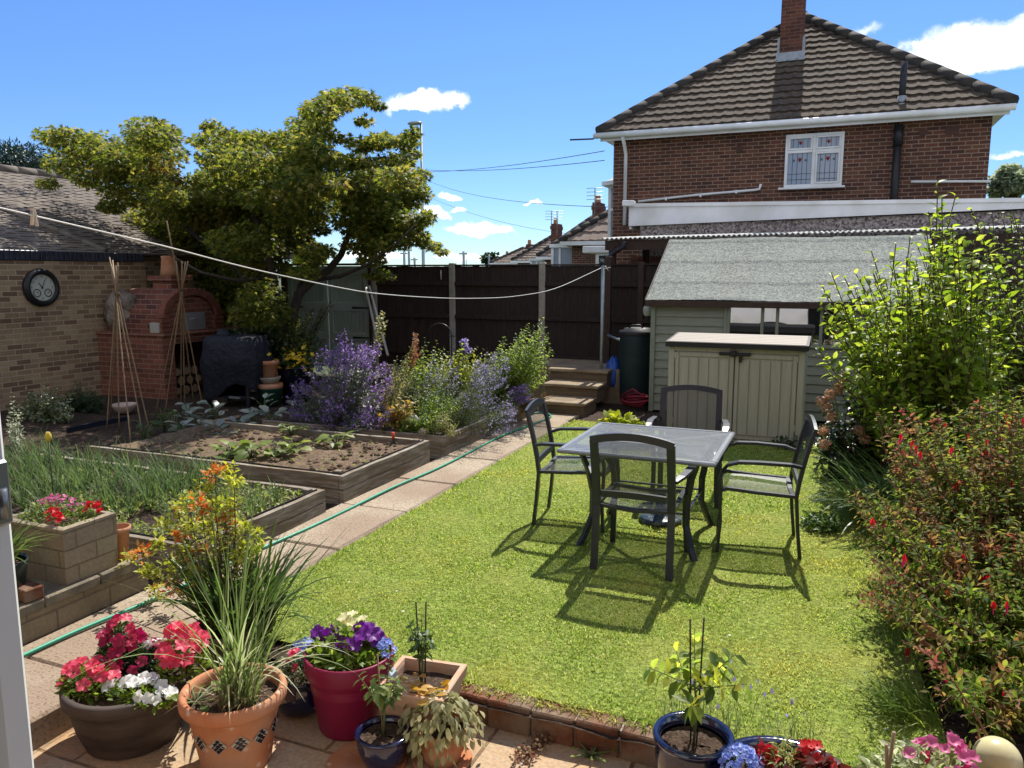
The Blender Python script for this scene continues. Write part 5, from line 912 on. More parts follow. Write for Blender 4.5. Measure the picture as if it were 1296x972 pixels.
def far_house(label,px_e,py_e,D,Wd,Dp,hroof,chim=None,aer=(),bay=None,heave=2.9):
    """hip roofed house; its near left corner stands at pixel column px_e"""
    P=PY(px_e,py_e,D); ze=float(P[2]); x0=float(P[0]); y0=D; t=thing('distant_house',label,'house',(x0+Wd/2,y0,-.3),'houses along the street beyond')
    b=MB(); b.bx(x0,x0+Wd,y0,y0+Dp,-.3,ze); b.build('wall',M['nbrick'],t)
    e=.3; rb=MB(); hw=Wd/2+e; sl=np.array([0,hw*.95,hroof]); SLn=np.linalg.norm(sl); course_roof(rb,(0,y0-e,ze),(1,0,0),sl,SLn,10,lambda q:(x0-e+hw*q,x0+Wd+e-hw*q),.3,.03,.05,step=4)
    A=(x0+Wd/2,y0-e+hw*.95,ze+hroof); B=(x0+Wd/2,y0+Dp+e-hw*.95,ze+hroof); sl2=np.array([hw,0,hroof]); course_roof(rb,(x0-e,y0-e,ze),(0,1,0),sl2,np.linalg.norm(sl2),10,lambda q:(hw*.95*q,Dp+2*e-hw*.95*q),.3,.03,.05,step=4)
    rb.raw([(x0-e,y0-e,ze-.02),(x0+Wd+e,y0-e,ze-.02),(x0+Wd+e,y0+Dp+e,ze-.02),(x0-e,y0+Dp+e,ze-.02),A,B],[[0,1,4],[1,2,5,4],[2,3,5],[3,0,4,5]]); rf=rb.build('roof',dr,t)
    b=MB(); ridge_line(b,(x0-e,y0-e,ze+.05),np.array(A)+[0,0,.06],.12); ridge_line(b,A,np.array(B)+[0,0,.06],.12); b.build('ridge_tiles',M['ridge'],rf)
    b=MB(); b.bx(x0-e-.05,x0+Wd+e,y0-e-.06,y0-e+.02,ze-.14,ze); b.bx(x0-e-.06,x0-e+.02,y0-e,y0+Dp+e,ze-.14,ze); b.build('gutter',M['white'],t)
    if bay:
        bx0=x0-1.0; b=MB()
        for q in (0,1,2): b.bx(bx0+.0,bx0+.1,y0+.6+q*.75-.05,y0+.6+q*.75+.05,ze-1.6,ze-.15); 
        for z in (ze-1.6,ze-1.15,ze-.2): b.bx(bx0,bx0+.08,y0+.6,y0+2.1,z,z+.09); b.bx(bx0,x0,y0+.55,y0+.63,z,z+.09)
        b.bx(x0-.08,x0,y0+.55,y0+.64,ze-1.6,ze-.15); b.bx(bx0+.3,bx0+.38,y0+.55,y0+.635,ze-1.6,ze-.15); b.bx(bx0-.05,x0,y0+.5,y0+2.2,ze-.18,ze-.05); b.bx(bx0,x0,y0+.56,y0+2.15,ze-2.2,ze-1.6); w_=b.build('bay_window',M['white'],t)
        b=MB(); b.bx(bx0+.03,x0,y0+.58,y0+2.1,ze-1.59,ze-.2); b.build('pane',M['hglass'],w_)
    if chim:
        c=PY(chim[0],chim[1],D+Dp*.45); cw=chim[2]*depth(c)/F/2; b=MB(); b.bx(c[0]-cw,c[0]+cw,c[1],c[1]+.9,ze+.2,c[2]); b.bx(c[0]-cw*1.15,c[0]+cw*1.15,c[1]-.06,c[1]+.96,c[2]-.3,c[2]-.12); cc=b.build('chimney',M['chbrick'],rf); b=MB(); b.lathe([(.13,0),(.11,.3)],(c[0],c[1]+.3,c[2]),10); b.build('chimney_pot',M['terra'],cc)
    for (ax,ay0,ay1) in aer:
        b=MB(); A0=PY(ax,ay0,D+Dp*.45); A1=PY(ax,ay1,D+Dp*.45); A0=A0-[0,0,.6]; b.tube([A0,A1],.025,5)
        for q in range(4): b.tube([A1+[-.35,0,-.15*q],A1+[.35,0,-.15*q]],.012,4)
        b.build('aerial',M['metal'],rf)
far_house('nearest of the distant houses, with tiled hip roof, bay window and tall chimney',724,306,27,8,9,3.2,(754,256,9),((753,258,238),),True)
far_house('second distant house, with red chimney and two aerials over a white bay',690,325,36,3.7,8,1.9,(701,283,8),((698,284,267),(705,284,267)),True)
far_house('third distant house, small tiled roof beyond the one with two aerials',655,330,46,3.7,8,1.6,(668,309,5),(),None)
far_house('fourth distant house, only its low roof showing over the fence',626,333,62,3.9,8,1.3,(640,322,4),((590,330,320),),None)
b=MB(); P=PY(737,318,20.5); t=thing('white_porch','small flat white porch canopy beyond the fence beside the brick house','porch',(P[0],20.5,0)); b.bx(P[0],P[0]+.75,20.5,21.6,P[2]-.05,P[2]+.14,bev=.02); b.build('canopy',M['white'],t); b=MB(); b.bx(P[0]+.35,P[0]+.74,20.6,21.5,.5,P[2]-.05); b.build('porch_wall',M['white'],t); b=MB(); b.bx(P[0]+.45,P[0]+.68,20.58,20.597,P[2]-.35,P[2]-.12); b.build('window',M['glass'],t)
# picket strip at the right
t=thing('picket_fence','weathered grey vertical slat fence behind the right hand shrubs','fence',(2.4,9.6,0))
for y in np.arange(8.2,11.6,.115): b=MB(); b.box((2.42,y,.97),(.02,.085,1.82+random.uniform(-.02,.02)),0,bev=.006); b.build('slat',M['concrete'],t)
b=MB(); b.bx(2.435,2.475,8.1,11.6,.5,.57); b.bx(2.435,2.475,8.1,11.6,1.5,1.57); b.build('rail',M['concrete'],t)
# ================================================================== plants
LG=lambda n,c,**k: leafm(n,c,**k)
L_fresh=LG('fresh_leaf',[(.07,.13,.018),(.12,.19,.03),(.17,.25,.04),(.24,.30,.06)],trans=.5)
L_mid=LG('mid_green_leaf',[(.035,.07,.016),(.06,.11,.024),(.085,.14,.03)],trans=.4)
L_dark=LG('dark_leaf',[(.012,.028,.010),(.025,.05,.016),(.04,.07,.022)],trans=.3,spec=.5,rough=.35)
L_grey=LG('grey_green_leaf',[(.08,.115,.045),(.13,.175,.07),(.2,.24,.11)],trans=.42)
L_yel=LG('yellow_green_leaf',[(.16,.22,.03),(.27,.31,.04),(.38,.36,.06)],trans=.5)
L_gold=LG('golden_leaf',[(.20,.26,.035),(.32,.36,.05),(.46,.44,.08)],trans=.45)
L_bronze=LG('bronze_leaf',[(.05,.016,.012),(.10,.03,.02),(.16,.05,.03)],trans=.35)
L_orange=LG('orange_young_leaf',[(.42,.10,.04),(.5,.2,.06),(.45,.26,.07)],trans=.4)
F_red=LG('red_petal',[(.42,.015,.012),(.55,.03,.025)],trans=.4); F_white=LG('white_petal',[(.6,.6,.58),(.74,.74,.72)],trans=.3)
F_rose=LG('rose_petal',[(.50,.025,.075),(.60,.06,.11),(.66,.11,.14)],trans=.4); F_crim=LG('crimson_petal',[(.28,.01,.04),(.4,.03,.09)],trans=.4)
F_pink=LG('pink_petal',[(.6,.22,.34),(.55,.10,.26),(.68,.4,.48)],trans=.4); F_purp=LG('purple_petal',[(.12,.012,.19),(.19,.03,.28)],trans=.35)
F_lav=LG('lavender_petal',[(.19,.15,.33),(.27,.22,.43),(.36,.31,.48)],trans=.35); F_sage=LG('sage_flower',[(.14,.065,.235),(.22,.115,.345),(.32,.21,.43),(.18,.085,.28)],trans=.4)
F_blue=LG('blue_petal',[(.14,.20,.56),(.24,.32,.66),(.36,.44,.72)],trans=.3); F_hyd=LG('hydrangea_petal',[(.46,.19,.18),(.46,.30,.19),(.36,.27,.15),(.30,.26,.12)],trans=.4)
L_maple=LG('maple_leaf',[(.035,.055,.012),(.07,.10,.018),(.13,.155,.028),(.24,.22,.05),(.05,.078,.015)],trans=.5,tsat=2.3,rough=.5,spec=.2,patch=(1.1,(.15,.065,.025),.60))
def _petals(fb,nm,m_,t,k):
    if k>100: fb.build(nm,m_,t); return
    V=fb.v[0]; k_=len(V)//k
    for i in range(k):
        q=MB(); q.v=[V[i*k_:(i+1)*k_]]; q.n=k_
        for g,mm,sm in fb.f: m=len(g)//k; q.f.append((g[i*m:(i+1)*m]-i*k_,0,sm))
        q.build('flower',m_,t)
def plant(name,label,loc,cat='plant',group=None): return thing(name,label,cat,loc,group)

# ---------------------------------------------------------------- maple tree
TXY=np.array([-8.05,10.0]); t=plant('maple_tree','spreading green maple with layered foliage behind the oven and green gate',(TXY[0],TXY[1],0),'tree')
def W(x,y,dY=0.0): return PY(x,y,10.0+dY)
b=MB(); limbs=[([(372,500,0),(368,440,.0),(370,400,0),(378,372,.1),(395,355,.2),(415,343,.3),(432,322,.4),(440,300,.5),(452,270,.5),(470,230,.4)],.10),
 ([(364,500,0),(358,430,-.1),(352,385,-.2),(346,350,-.3),(338,318,-.4),(325,280,-.3),(310,240,-.2),(300,210,-.1)],.085),([(368,470,.1),(350,420,.3),(330,380,.6),(300,340,.9),(262,310,1.0),(215,270,1.0),(175,230,.9),(130,200,.8)],.075),
 ([(378,372,.1),(388,330,.4),(392,290,.6),(395,240,.6),(400,190,.5),(420,150,.4),(450,128,.3)],.05),([(395,355,.2),(430,350,-.3),(465,335,-.6),(500,310,-.8),(525,285,-.8)],.035),([(346,350,-.3),(300,355,-.8),(255,345,-1.2),(210,320,-1.4)],.04),([(175,230,.9),(140,225,.7),(95,200,.6),(65,185,.6)],.03),([(452,270,.5),(480,225,.6),(505,200,.6),(520,190,.6)],.03)]
for P,r in limbs: Q=np.array([W(*p) for p in P]); b.tube(Q,np.linspace(r,r*.3,len(Q)),10)
b.build('trunk',M['bark'],t)
cl=[(70,172,26,13),(95,182,34,20),(80,207,26,14),(60,232,14,8),(128,192,40,26),(120,222,34,18),(165,205,40,26),(160,242,34,22),(190,168,34,22),(208,172,22,16),(196,196,40,24),(196,228,36,22),(140,262,18,9),(215,252,36,20),(186,275,30,20),(158,298,24,12),
 (268,160,14,9),(262,178,24,10),(285,175,26,14),(283,200,34,20),(310,180,30,15),(330,178,28,14),(345,187,34,18),(318,205,42,24),(362,176,20,12),(385,158,24,14),(405,140,26,16),(425,128,26,14),(445,120,22,10),(462,124,18,8),(478,133,12,5),(402,165,22,16),(392,190,30,22),(370,205,36,22),(415,205,26,16),
 (300,235,46,26),(255,238,34,18),(240,262,40,22),(340,232,46,26),(380,232,36,24),(280,270,52,28),(230,292,44,24),(330,270,52,30),(375,268,40,28),(200,312,34,18),(262,312,52,26),(310,305,50,26),(360,300,38,24),(240,340,44,22),(290,340,46,26),(335,335,34,24),(300,372,44,26),(262,372,34,24),(330,375,30,26),(305,405,40,24),(270,400,26,18),
 (235,285,40,24),(205,290,36,20),(172,286,24,12),(225,320,36,20),(172,318,28,20),(165,302,20,14),(320,420,40,22),(350,412,30,22),(292,398,28,20),(330,395,40,24),
 (418,232,26,16),(445,205,18,10),(460,183,24,10),(480,178,20,10),(440,235,30,18),(470,225,28,18),(500,205,24,14),(515,180,16,12),(522,168,10,7),(505,225,28,16),(530,222,16,9),(470,255,36,22),(508,252,30,18),(535,245,12,10),(448,280,26,18),(480,285,36,20),(515,280,28,14),(540,275,12,8),(462,308,30,16),(495,305,28,14),(470,328,18,10),(525,300,20,10),(545,310,14,6),(558,318,8,4),(410,318,16,10),(405,290,14,8),(396,318,18,12),(480,348,18,6),(385,345,20,10)]
cl+=[(195,325,30,22),(222,342,30,22),(250,362,34,24),(275,385,34,26),(292,358,34,24),(312,342,34,22),(300,418,34,24),(215,300,34,22),(178,300,26,18),(268,340,34,24),(240,325,34,22),(285,405,30,24)]
more=[]
for i_ in range(len(cl)):
    for j_ in range(i_):
        a_,c_=cl[i_],cl[j_]; mx,my=(a_[0]+c_[0])/2,(a_[1]+c_[1])/2; dd=math.hypot(a_[0]-c_[0],a_[1]-c_[1])
        if not 30<dd<62 or (225<mx<270 and my<225) or (405<mx<460 and 272<my<322) or (130<mx<175 and 238<my<268) or (mx>535): continue
        if rng.random()<.16: more.append((mx,my,min(a_[2],c_[2])*.7,min(a_[3],c_[3])*.7))
cl=cl+more
nfront=len(cl); cl=cl+[(x_,y_,46,22) for x_,y_ in ((250,255),(285,230),(320,225),(355,215),(385,235),(300,265),(340,260),(375,270),(265,295),(320,300),(350,300),(430,250),(470,262),(495,235))]
b=MB(); P=[];D=[];Ls=[]
for ci_,(x,y,rx,ry) in enumerate(cl):
    for lay in range(2 if rx<18 else 3):
        dY=rng.normal(0,.75) if rx>24 else rng.normal(.2,.45)
        if ci_>=nfront: dY=rng.uniform(1.3,2.4)
        elif y>270 and x<310: dY=1.55+abs(dY)*.5
        elif y>325 and x<330: dY=1.1+abs(dY)*.4
        c=W(x,y,dY); k=depth(c)/F; n=int(rx*ry*.55*(1.0 if rx>20 else 1.35)/1.6*1.45)+18
        v=rng.normal(0,1,(n,3)); v=norm(v)*rng.random((n,1))**.40; 
        pos=c+v[:,[0]]*RT*rx*k*1.02+v[:,[1]]*np.array([FW[0],FW[1],0])*rx*k*.9+v[:,[2]]*np.array([0,0,1])*ry*k*.95
        d=norm(v*[1,1,.2]+rng.normal(0,.5,(n,3)))+[0,0,-.35]; P.append(pos);D.append(d);Ls.append(rng.uniform(.055,.105,n))
P=np.concatenate(P);D=np.concatenate(D);Ls=np.concatenate(Ls)*.97; b.leaves(P,D,Ls,MAP,rollsd=.42,smooth=False); b.build('crown',L_maple,t)
# low maple branch over the pots
t=plant('maple_shrub','small low maple shrub with sunlit leaf tips before the green gate',(-7.6,9.6,0),'shrub')
b=MB();sb=MB(); 
tips=np.array([W(x,y,-.5+random.uniform(-.3,.3)) for x,y in polypts([(330,425),(345,400),(375,405),(400,385),(425,378),(430,388),(400,400),(398,420),(415,430),(405,448),(370,445),(345,455),(325,450)],130)]); bs=np.array([[-7.75,9.6,.1]]*len(tips))+rng.normal(0,.12,(len(tips),3))*[1,1,0]
shoots(b,sb,bs,tips,14,.075,MAP,start=.5,spread=.8,lift=-.1,sag=rng.normal(0,.1,(len(tips),3))+[0,0,.2],sr=.008); b.build('foliage',LG('maple_shrub_leaf',[(.03,.05,.014),(.07,.10,.025),(.14,.18,.035)],trans=.5,tsat=2.1),t); sb.build('stem',M['bark'],t)
b=MB(); n=3200; c=np.array(G(330,500,0)); P=polypts([(285,420),(330,415),(360,430),(372,460),(345,462),(325,465),(300,470),(290,440)],n); Q=np.array([PY(x,y,9.5+random.uniform(-.3,.6)) for x,y in P]); b.leaves(Q,rng.normal(0,1,(n,3))+[0,-.3,-.2],rng.uniform(.05,.09,n),OVW); b.build('dark_shrub',L_dark,label='dense very dark leafy shrub between the barbecue and the navy planter',cat='shrub')
t=plant('yellow_flower_plant','bright yellow flowering plant growing in the navy planter',(bc[0],bc[1],.5)); b=MB(); c=np.array([bc[0]+.13,bc[1]-.05,.62]); n=260; P=c+rng.normal(0,1,(n,3))*[.16,.14,.11]; b.leaves(P,rng.normal(0,1,(n,3))+[0,0,.4],.06,OV); b.build('foliage',L_mid,t); b=MB(); n=70; P=c+rng.normal(0,1,(n,3))*[.16,.14,.10]+[0.03,-.08,.05]; b.leaves(P,rng.normal(0,.5,(n,3))+[0,-.4,1],.075,FL5); yel=LG('yellow_petal',[(.6,.4,.02),(.7,.52,.06)],trans=.4); _petals(b,'flowers',yel,t,n); b=MB(); P=np.array([c+[-.38,-.3,-.22]]*8)+rng.normal(0,.03,(8,3)); b.leaves(P,rng.normal(0,.5,(8,3))+[0,-.6,.8],.08,FL5); _petals(b,'flowers',yel,t,8)
# far trees
def far_tree(name,label,cx,cy,rx,ry,D,mat,n,L,tm=DIW,h0=-.3,lumps=9):
    c=PY(cx,cy,D); k=depth(c)/F; t=plant(name,label,(c[0],c[1],h0),'tree'); b=MB(); b.tube([(c[0],c[1],h0),(c[0]+.1,c[1],c[2]),(c[0],c[1],c[2]+ry*k*.6)],[.28,.18,.05],8)
    for q in range(5): a=rng.uniform(0,6.3); b.tube([(c[0],c[1],c[2]-ry*k*.4),(c[0]+cos(a)*rx*k*.6,c[1]+sin(a)*rx*k*.6,c[2]+ry*k*rng.uniform(0,.7))],[.1,.03],6)
    b.build('trunk',M['bark'],t); b=MB()
    for q in range(lumps):
        v=norm(rng.normal(0,1,3))*rng.random()**.4*.75; o=c+RT*v[0]*rx*k+np.array([FW[0],FW[1],0])*v[1]*rx*k+np.array([0,0,v[2]*ry*k]); m_=n//lumps; u=norm(rng.normal(0,1,(m_,3)))*rng.random((m_,1))**.45; P=o+u*np.array([rx,rx,ry])*k*.48; b.leaves(P,u+rng.normal(0,.6,(m_,3)),L*rng.uniform(.6,1.2,m_),tm)
    b.build('crown',mat,t)
far_tree('conifer_tree','dark blue green conifer behind the bungalow roof',22,222,80,38,26,LG('conifer_needle',[(.012,.028,.022),(.022,.045,.034),(.035,.06,.04)],trans=.15),9000,.28,DIN,lumps=14)
far_tree('broadleaf_tree','small sunlit tree between the bungalow roof and the maple',150,262,26,20,30,L_fresh,1500,.28)
far_tree('broadleaf_tree','pale grey green tree beyond the right end of the brick house',1282,236,24,22,32,LG('pale_tree_leaf',[(.14,.18,.10),(.22,.26,.16),(.3,.33,.22)],trans=.5),2600,.26,lumps=10)
far_tree('broadleaf_tree','small round dark tree at the end of the distant roofs',622,330,12,8,75,L_dark,600,.5)
far_tree('broadleaf_tree','bright green tree seen under the maple above the gate',392,328,26,16,22,L_yel,1600,.2)

# ---------------------------------------------------------------- right border
def poly_shoots(poly,n,Yf,base,bs,px_bias=None):
    tp=polypts(poly,n); T=np.array([PY(x,y,Yf(x,y)) for x,y in tp]); B=np.array(base)+rng.normal(0,1,(n,3))*np.array(bs); B[:,2]=np.abs(B[:,2])*0; return B,T
t=plant('fruit_shrub','tall upright shrub with glowing lime green leaves, beside the shed roof',(1.15,8.1,0),'shrub'); b=MB(); sb=MB()
tp=[(1187,226),(1192,250),(1210,245),(1228,262),(1205,285),(1172,288),(1152,300),(1134,308),(1130,330),(1103,318),(1105,345),(1082,345),(1072,372),(1052,345),(1062,385),(1046,372),(1040,402),(1088,375),(1120,352),(1160,330),(1180,312),(1215,305),(1235,300),(1146,345),(1190,345),(1240,330),(1175,268),(1199,300)]
tp+=[(1036,385),(1042,420),(1034,440),(1050,450),(1058,410),(1066,440),(1046,470),(1075,405),(1095,420),(1085,450),(1040,360),(1068,350),(1262,300),(1275,330),(1285,380),(1290,430),(1270,400)]
T=[PY(x,y,7.75+random.uniform(-.5,.5)) for x,y in tp]; B=[[1.05+random.gauss(0,.28),7.9+random.gauss(0,.25),0] for _ in tp]; T=np.array(T);B=np.array(B)
shoots(b,sb,B,T,34,.165,oval(.27,.07,.25),start=.36,spread=.72,lift=.22,sr=.010,taper=.5,sag=rng.normal(0,.05,(len(T),3)))
B2,T2=poly_shoots([(1040,410),(1060,370),(1110,340),(1150,310),(1200,280),(1240,300),(1262,360),(1270,440),(1260,520),(1220,540),(1160,545),(1110,560),(1070,520),(1045,450)],250,lambda x,y:7.5+random.uniform(-.75,.6),(1.05,7.8,0),(.32,.3,0))
shoots(b,sb,B2,T2,26,.15,oval(.27,.07,.25),start=.3,spread=.75,lift=.2,sr=.007,sag=rng.normal(0,.08,(len(T2),3)))
b.build('foliage',LG('lime_leaf',[(.09,.15,.02),(.15,.22,.03),(.23,.31,.045),(.32,.37,.07)],trans=.58,tsat=2.1,spec=.25,rough=.45),t); sb.build('stem',M['twig'],t)
t=plant('broadleaf_shrub','dense small leaved shrub behind the lime green shrub, against the slat fence',(2.0,8.6,0),'shrub'); b=MB(); sb=MB()
B2,T2=poly_shoots([(1232,270),(1260,262),(1280,256),(1300,270),(1340,300),(1340,500),(1250,520),(1245,400),(1235,330)],110,lambda x,y:8.7+random.uniform(-.5,.5),(1.95,8.7,0),(.3,.3,0)); T2[:,0]=np.minimum(T2[:,0],2.36)
shoots(b,sb,B2,T2,30,.10,OVW,start=.25,spread=.8,lift=.15,sr=.008); b.build('foliage',L_fresh,t); sb.build('stem',M['twig'],t)
t=plant('hydrangea','rounded hydrangea bush with fading pink heads beside the cabinet',(.25,7.9,0),'shrub'); b=MB(); sb=MB()
B2,T2=poly_shoots([(1036,492),(1060,470),(1090,480),(1110,520),(1105,575),(1070,600),(1030,590),(1022,560),(1040,520)],70,lambda x,y:7.7+random.uniform(-.4,.4),(.35,7.8,0),(.2,.2,0)); f=shoots(b,sb,B2,T2,20,.10,OVW,start=.2,spread=.8,lift=.1,sr=.006); b.build('foliage',L_dark,t); sb.build('stem',M['twig'],t)
for (x,y) in ((1040,508),(1046,516),(1060,492),(1050,500),(1068,478),(1052,528),(1042,545),(1088,545),(1095,556),(1044,562)):
    c=PY(x,y,7.35); n=110; v=norm(rng.normal(0,1,(n,3))); b=MB(); b.leaves(c+v*.05*rng.uniform(.55,1.05,(n,1)),v+rng.normal(0,.3,(n,3)),.026,FLAT,up=None); b.build('flower_head',F_hyd,t)
t=plant('day_lily','clump of arching strap leaves beneath the hydrangea at the lawn edge',(.45,6.6,0)); b=MB(); n=420; P=disc((.60,6.45,0),.36,n,1.5); b.blades(P,rng.uniform(0,2*pi,n)*.7+2.2,rng.uniform(.4,.8,n),rng.uniform(.7,1.8,n),.024,6,rng.uniform(.1,.6,n)); b.build('leaves',LG('strap_leaf',[(.05,.09,.024),(.08,.13,.035),(.13,.18,.055)],trans=.45,spec=.5,rough=.35),t)
# the fuchsia
t=plant('fuchsia_bush','large sprawling fuchsia bush with hanging red flowers along the lawn',(1.0,4.8,0),'shrub'); b=MB(); sb=MB(); fb=MB()
poly=[(1105,520),(1130,508),(1165,515),(1205,495),(1250,500),(1310,480),(1380,500),(1380,940),(1280,950),(1215,930),(1180,880),(1150,820),(1120,790),(1085,760),(1100,725),(1085,690),(1095,650),(1066,622),(1100,612),(1135,600)]
def yf(x,y): 
    base=5.75-(y-500)/440*2.35; return max(3.15,base+random.uniform(-.55,.55)+(x-1200)/900)
B2,T2=poly_shoots(poly,760,yf,(1.15,4.7,0),(.25,.6,0)); B2[:,1]=T2[:,1]*.75+4.9*.25; B2[:,0]=np.maximum(.75,T2[:,0]*.4+.65)+rng.normal(0,.08,len(B2)); 
f=shoots(b,sb,B2,T2,46,.060,oval(.22,.07,.2),start=.3,spread=.75,lift=.1,sr=.0045,sag=rng.normal(0,.06,(len(T2),3))+[0,0,.12],jit=.015,taper=.35)
# outer sprays
tp=[(1092,665),(1086,650),(1100,672),(1082,680),(1094,700),(1108,712),(1098,730),(1088,745),(1100,758),(1112,775),(1128,790),(1140,810),(1115,735),(1125,760),(1108,690),(1120,670),(1135,640),(1110,645),(1088,655),(1072,624),(1100,616),(1118,640),(1090,690),(1078,765),(1110,520),(1125,545),(1140,585),(1120,600),(1150,560),(1180,540),(1160,620),(1200,600),(1240,560),(1130,660),(1110,700),(1130,720),(1105,740),(1290,690),(1282,505),(1260,690),(1230,540)]
T=np.array([PY(x,y,yf(x,y)-.45) for x,y in tp]); B=T*[.5,1,.0]+[.55,.1,.0]; f2=shoots(b,sb,B,T,46,.055,oval(.22,.07,.2),start=.35,spread=.7,lift=.1,sr=.0045,sag=np.tile([0,0,.2],(len(T),1)),jit=.012)
b.build('foliage',LG('fuchsia_leaf',[(.04,.07,.016),(.06,.105,.02),(.10,.155,.028),(.15,.205,.036),(.22,.25,.05),(.16,.10,.04)],trans=.5,tsat=2.0,spec=.12,rough=.6,patch=(4.0,(.27,.095,.065),.53)),t); sb.build('stem',pm('fuchsia_stem',[(.14,.045,.035),(.2,.08,.06)],20,.6,.1),t)
n=125; i=rng.integers(0,len(T2),n); p,_=bez(B2[i],T2[i],np.tile([0,0,.12],(n,1)))(rng.uniform(.7,1,n)); p=p-[0,0,.015]+rng.normal(0,.02,(n,3))
fl=[(1160,562),(1165,570),(1155,557),(1140,548),(1195,690),(1165,660),(1205,565),(1250,555),(1275,760),(1200,745),(1258,760),(1145,700),(1105,655)]
p=np.concatenate([p,[PY(x,y,yf(x,y)-.5) for x,y in fl]])
for k in range(4): a=k*pi/2+rng.uniform(0,1,len(p)); d=np.stack([np.cos(a)*.3,np.sin(a)*.3,-np.ones(len(p))],-1); fb.leaves(p,d,rng.uniform(.034,.055,len(p)),DIN,mat=0)
fb.leaves(p-[0,0,.02],np.tile([0,0,-1.0],(len(p),1))+rng.normal(0,.1,(len(p),3)),.055,DIN,mat=1); fb.build('flowers',[F_red,F_crim],t)
t=plant('ornamental_grass','wispy pale grass tuft at the foot of the fuchsia',(.35,3.55,0)); b=MB(); n=160; b.blades(disc((.42,3.52,0),.12,n),rng.uniform(1.6,4.2,n),rng.uniform(.15,.32,n),rng.uniform(.5,1.6,n),.005,4,rng.uniform(.2,.7,n)); b.build('leaves',L_fresh,t)
b=MB(); n=260; P=disc((.02,6.0,0),.14,n); P[:,2]=rng.uniform(.01,.10,n); b.leaves(P,rng.normal(0,1,(n,3))+[0,0,.4],.05,OV); b.build('border_plant',L_mid,label='small low plant on the lawn edge below the strap leaves',cat='plant')

# ---------------------------------------------------------------- flower bed
def bunch(lm,sm,poly,n,Yc,Ys,base,bs,nl,L,tm,**k):
    tp=polypts(poly,n); T=np.array([PY(x,y,Yc+random.uniform(-Ys,Ys)) for x,y in tp]); B=np.array([[base[0]+random.gauss(0,bs),Yc+(q[1]-Yc)*.6+random.gauss(0,bs*.4),base[2]] for q in T]); f=shoots(lm,sm,B,T,nl,L,tm,**k); return B,T,f
def spikes(fm,B,T,f,n0,n1,r,L,tm,start=.72,mat=0,dens=40):
    N_=len(T)
    for k in range(dens):
        tt=start+(1-start)*rng.random(N_); p,d=f(tt); u=norm(rng.normal(0,1,(N_,3))); fm.leaves(p+u*r*(1.25-(tt-start)/(1-start))[:,None],u+np.array([0,0,.3]),L*rng.uniform(.7,1.2,N_),tm,mat=mat)
def bedplant(name,label,poly,n,Yc,Ys,base,bs,nl,L,tm,mat,cat='plant',fmat=None,fstart=.7,fr=.015,fL=.018,ftm=DIW,fd=14,**k):
    t=plant(name,label,(base[0],Yc,base[2]),cat); b=MB();sb=MB(); B,T,f=bunch(b,sb,poly,n,Yc,Ys,base,bs,nl,L,tm,**k); b.build('foliage',mat,t)
    if sb.v: sb.build('stem',M['stem'],t)
    if fmat is not None: fb=MB(); spikes(fb,B,T,f,0,0,fr,fL,ftm,fstart,0,fd); fb.build('flowers',fmat,t)
    return t
sg=[(356,520),(364,490),(390,455),(415,432),(432,418),(440,425),(465,430),(492,440),(500,470),(500,520),(480,545),(440,548),(395,540),(368,525)]
bedplant('purple_sage','big bushy purple flowering sage with grey leaves at the left of the flower bed',sg,230,7.45,.38,(-5.2,0,.1),.22,14,0.072,OV,LG('sage_leaf',[(.05,.06,.045),(.09,.105,.08),(.15,.165,.125),(.085,.055,.08)],trans=.3),fmat=F_sage,fstart=.80,fr=.02,fL=.027,fd=19,start=.25,sr=.004)
bedplant('purple_sage','lower dark violet sage spilling over the soil at the bed corner',[(370,520),(420,500),(500,515),(502,550),(440,556),(380,548)],80,7.05,.15,(-4.95,0,.1),.3,12,0.065,OV,LG('dull_sage_leaf',[(.04,.04,.05),(.07,.07,.075),(.10,.10,.09)],trans=.3),fmat=F_sage,fstart=.72,fr=.02,fL=.026,fd=20,start=.2)  # lower sage leaves in darker, greyer tones
bedplant('purple_sage','tall single purple flower spires rising above the sage',[(428,412),(436,416),(438,440),(480,432),(482,445),(430,445)],14,7.5,.2,(-5.1,0,.2),.2,10,0.065,OV,L_grey,fmat=F_sage,fstart=.72,fr=.026,fL=.03,fd=42,start=.3)
bedplant('seed_stalk','tall yellow green seed stalk rising before the dark fence',[(479,385),(488,385),(490,420),(478,420)],4,8.1,.1,(-5.35,0,.2),.04,60,0.065,DIW,LG('seed_head',[(.16,.17,.05),(.26,.25,.09),(.22,.19,.1)],trans=.4),start=.35,spread=.8,lift=.3,taper=.2)
bedplant('seed_stalk','cluster of buff seed heads beside the purple sage',[(488,470),(500,440),(520,440),(525,480),(510,500),(490,500)],26,7.55,.25,(-4.75,0,.15),.1,36,0.046,DI,LG('buff_seed',[(.2,.19,.08),(.32,.28,.14),(.16,.18,.06)],trans=.4),start=.35,lift=.3,spread=.6)
bedplant('dock_plant','rusty red dock seed spires near the fence',[(514,425),(522,420),(535,424),(536,445),(512,445)],8,8.5,.2,(-5.1,0,.2),.08,60,0.039,DIW,LG('rust_seed',[(.24,.10,.05),(.32,.16,.08),(.28,.2,.1)],trans=.35),start=.55,spread=.7,lift=.3,taper=.2)
bedplant('leafy_perennial','leafy bright green perennial behind the lavender, left of the metal crook',[(500,450),(540,425),(560,425),(572,450),(570,500),(520,520),(498,500)],75,8.2,.3,(-4.75,0,.15),.16,18,0.078,OV,L_fresh,start=.2,sr=.004)
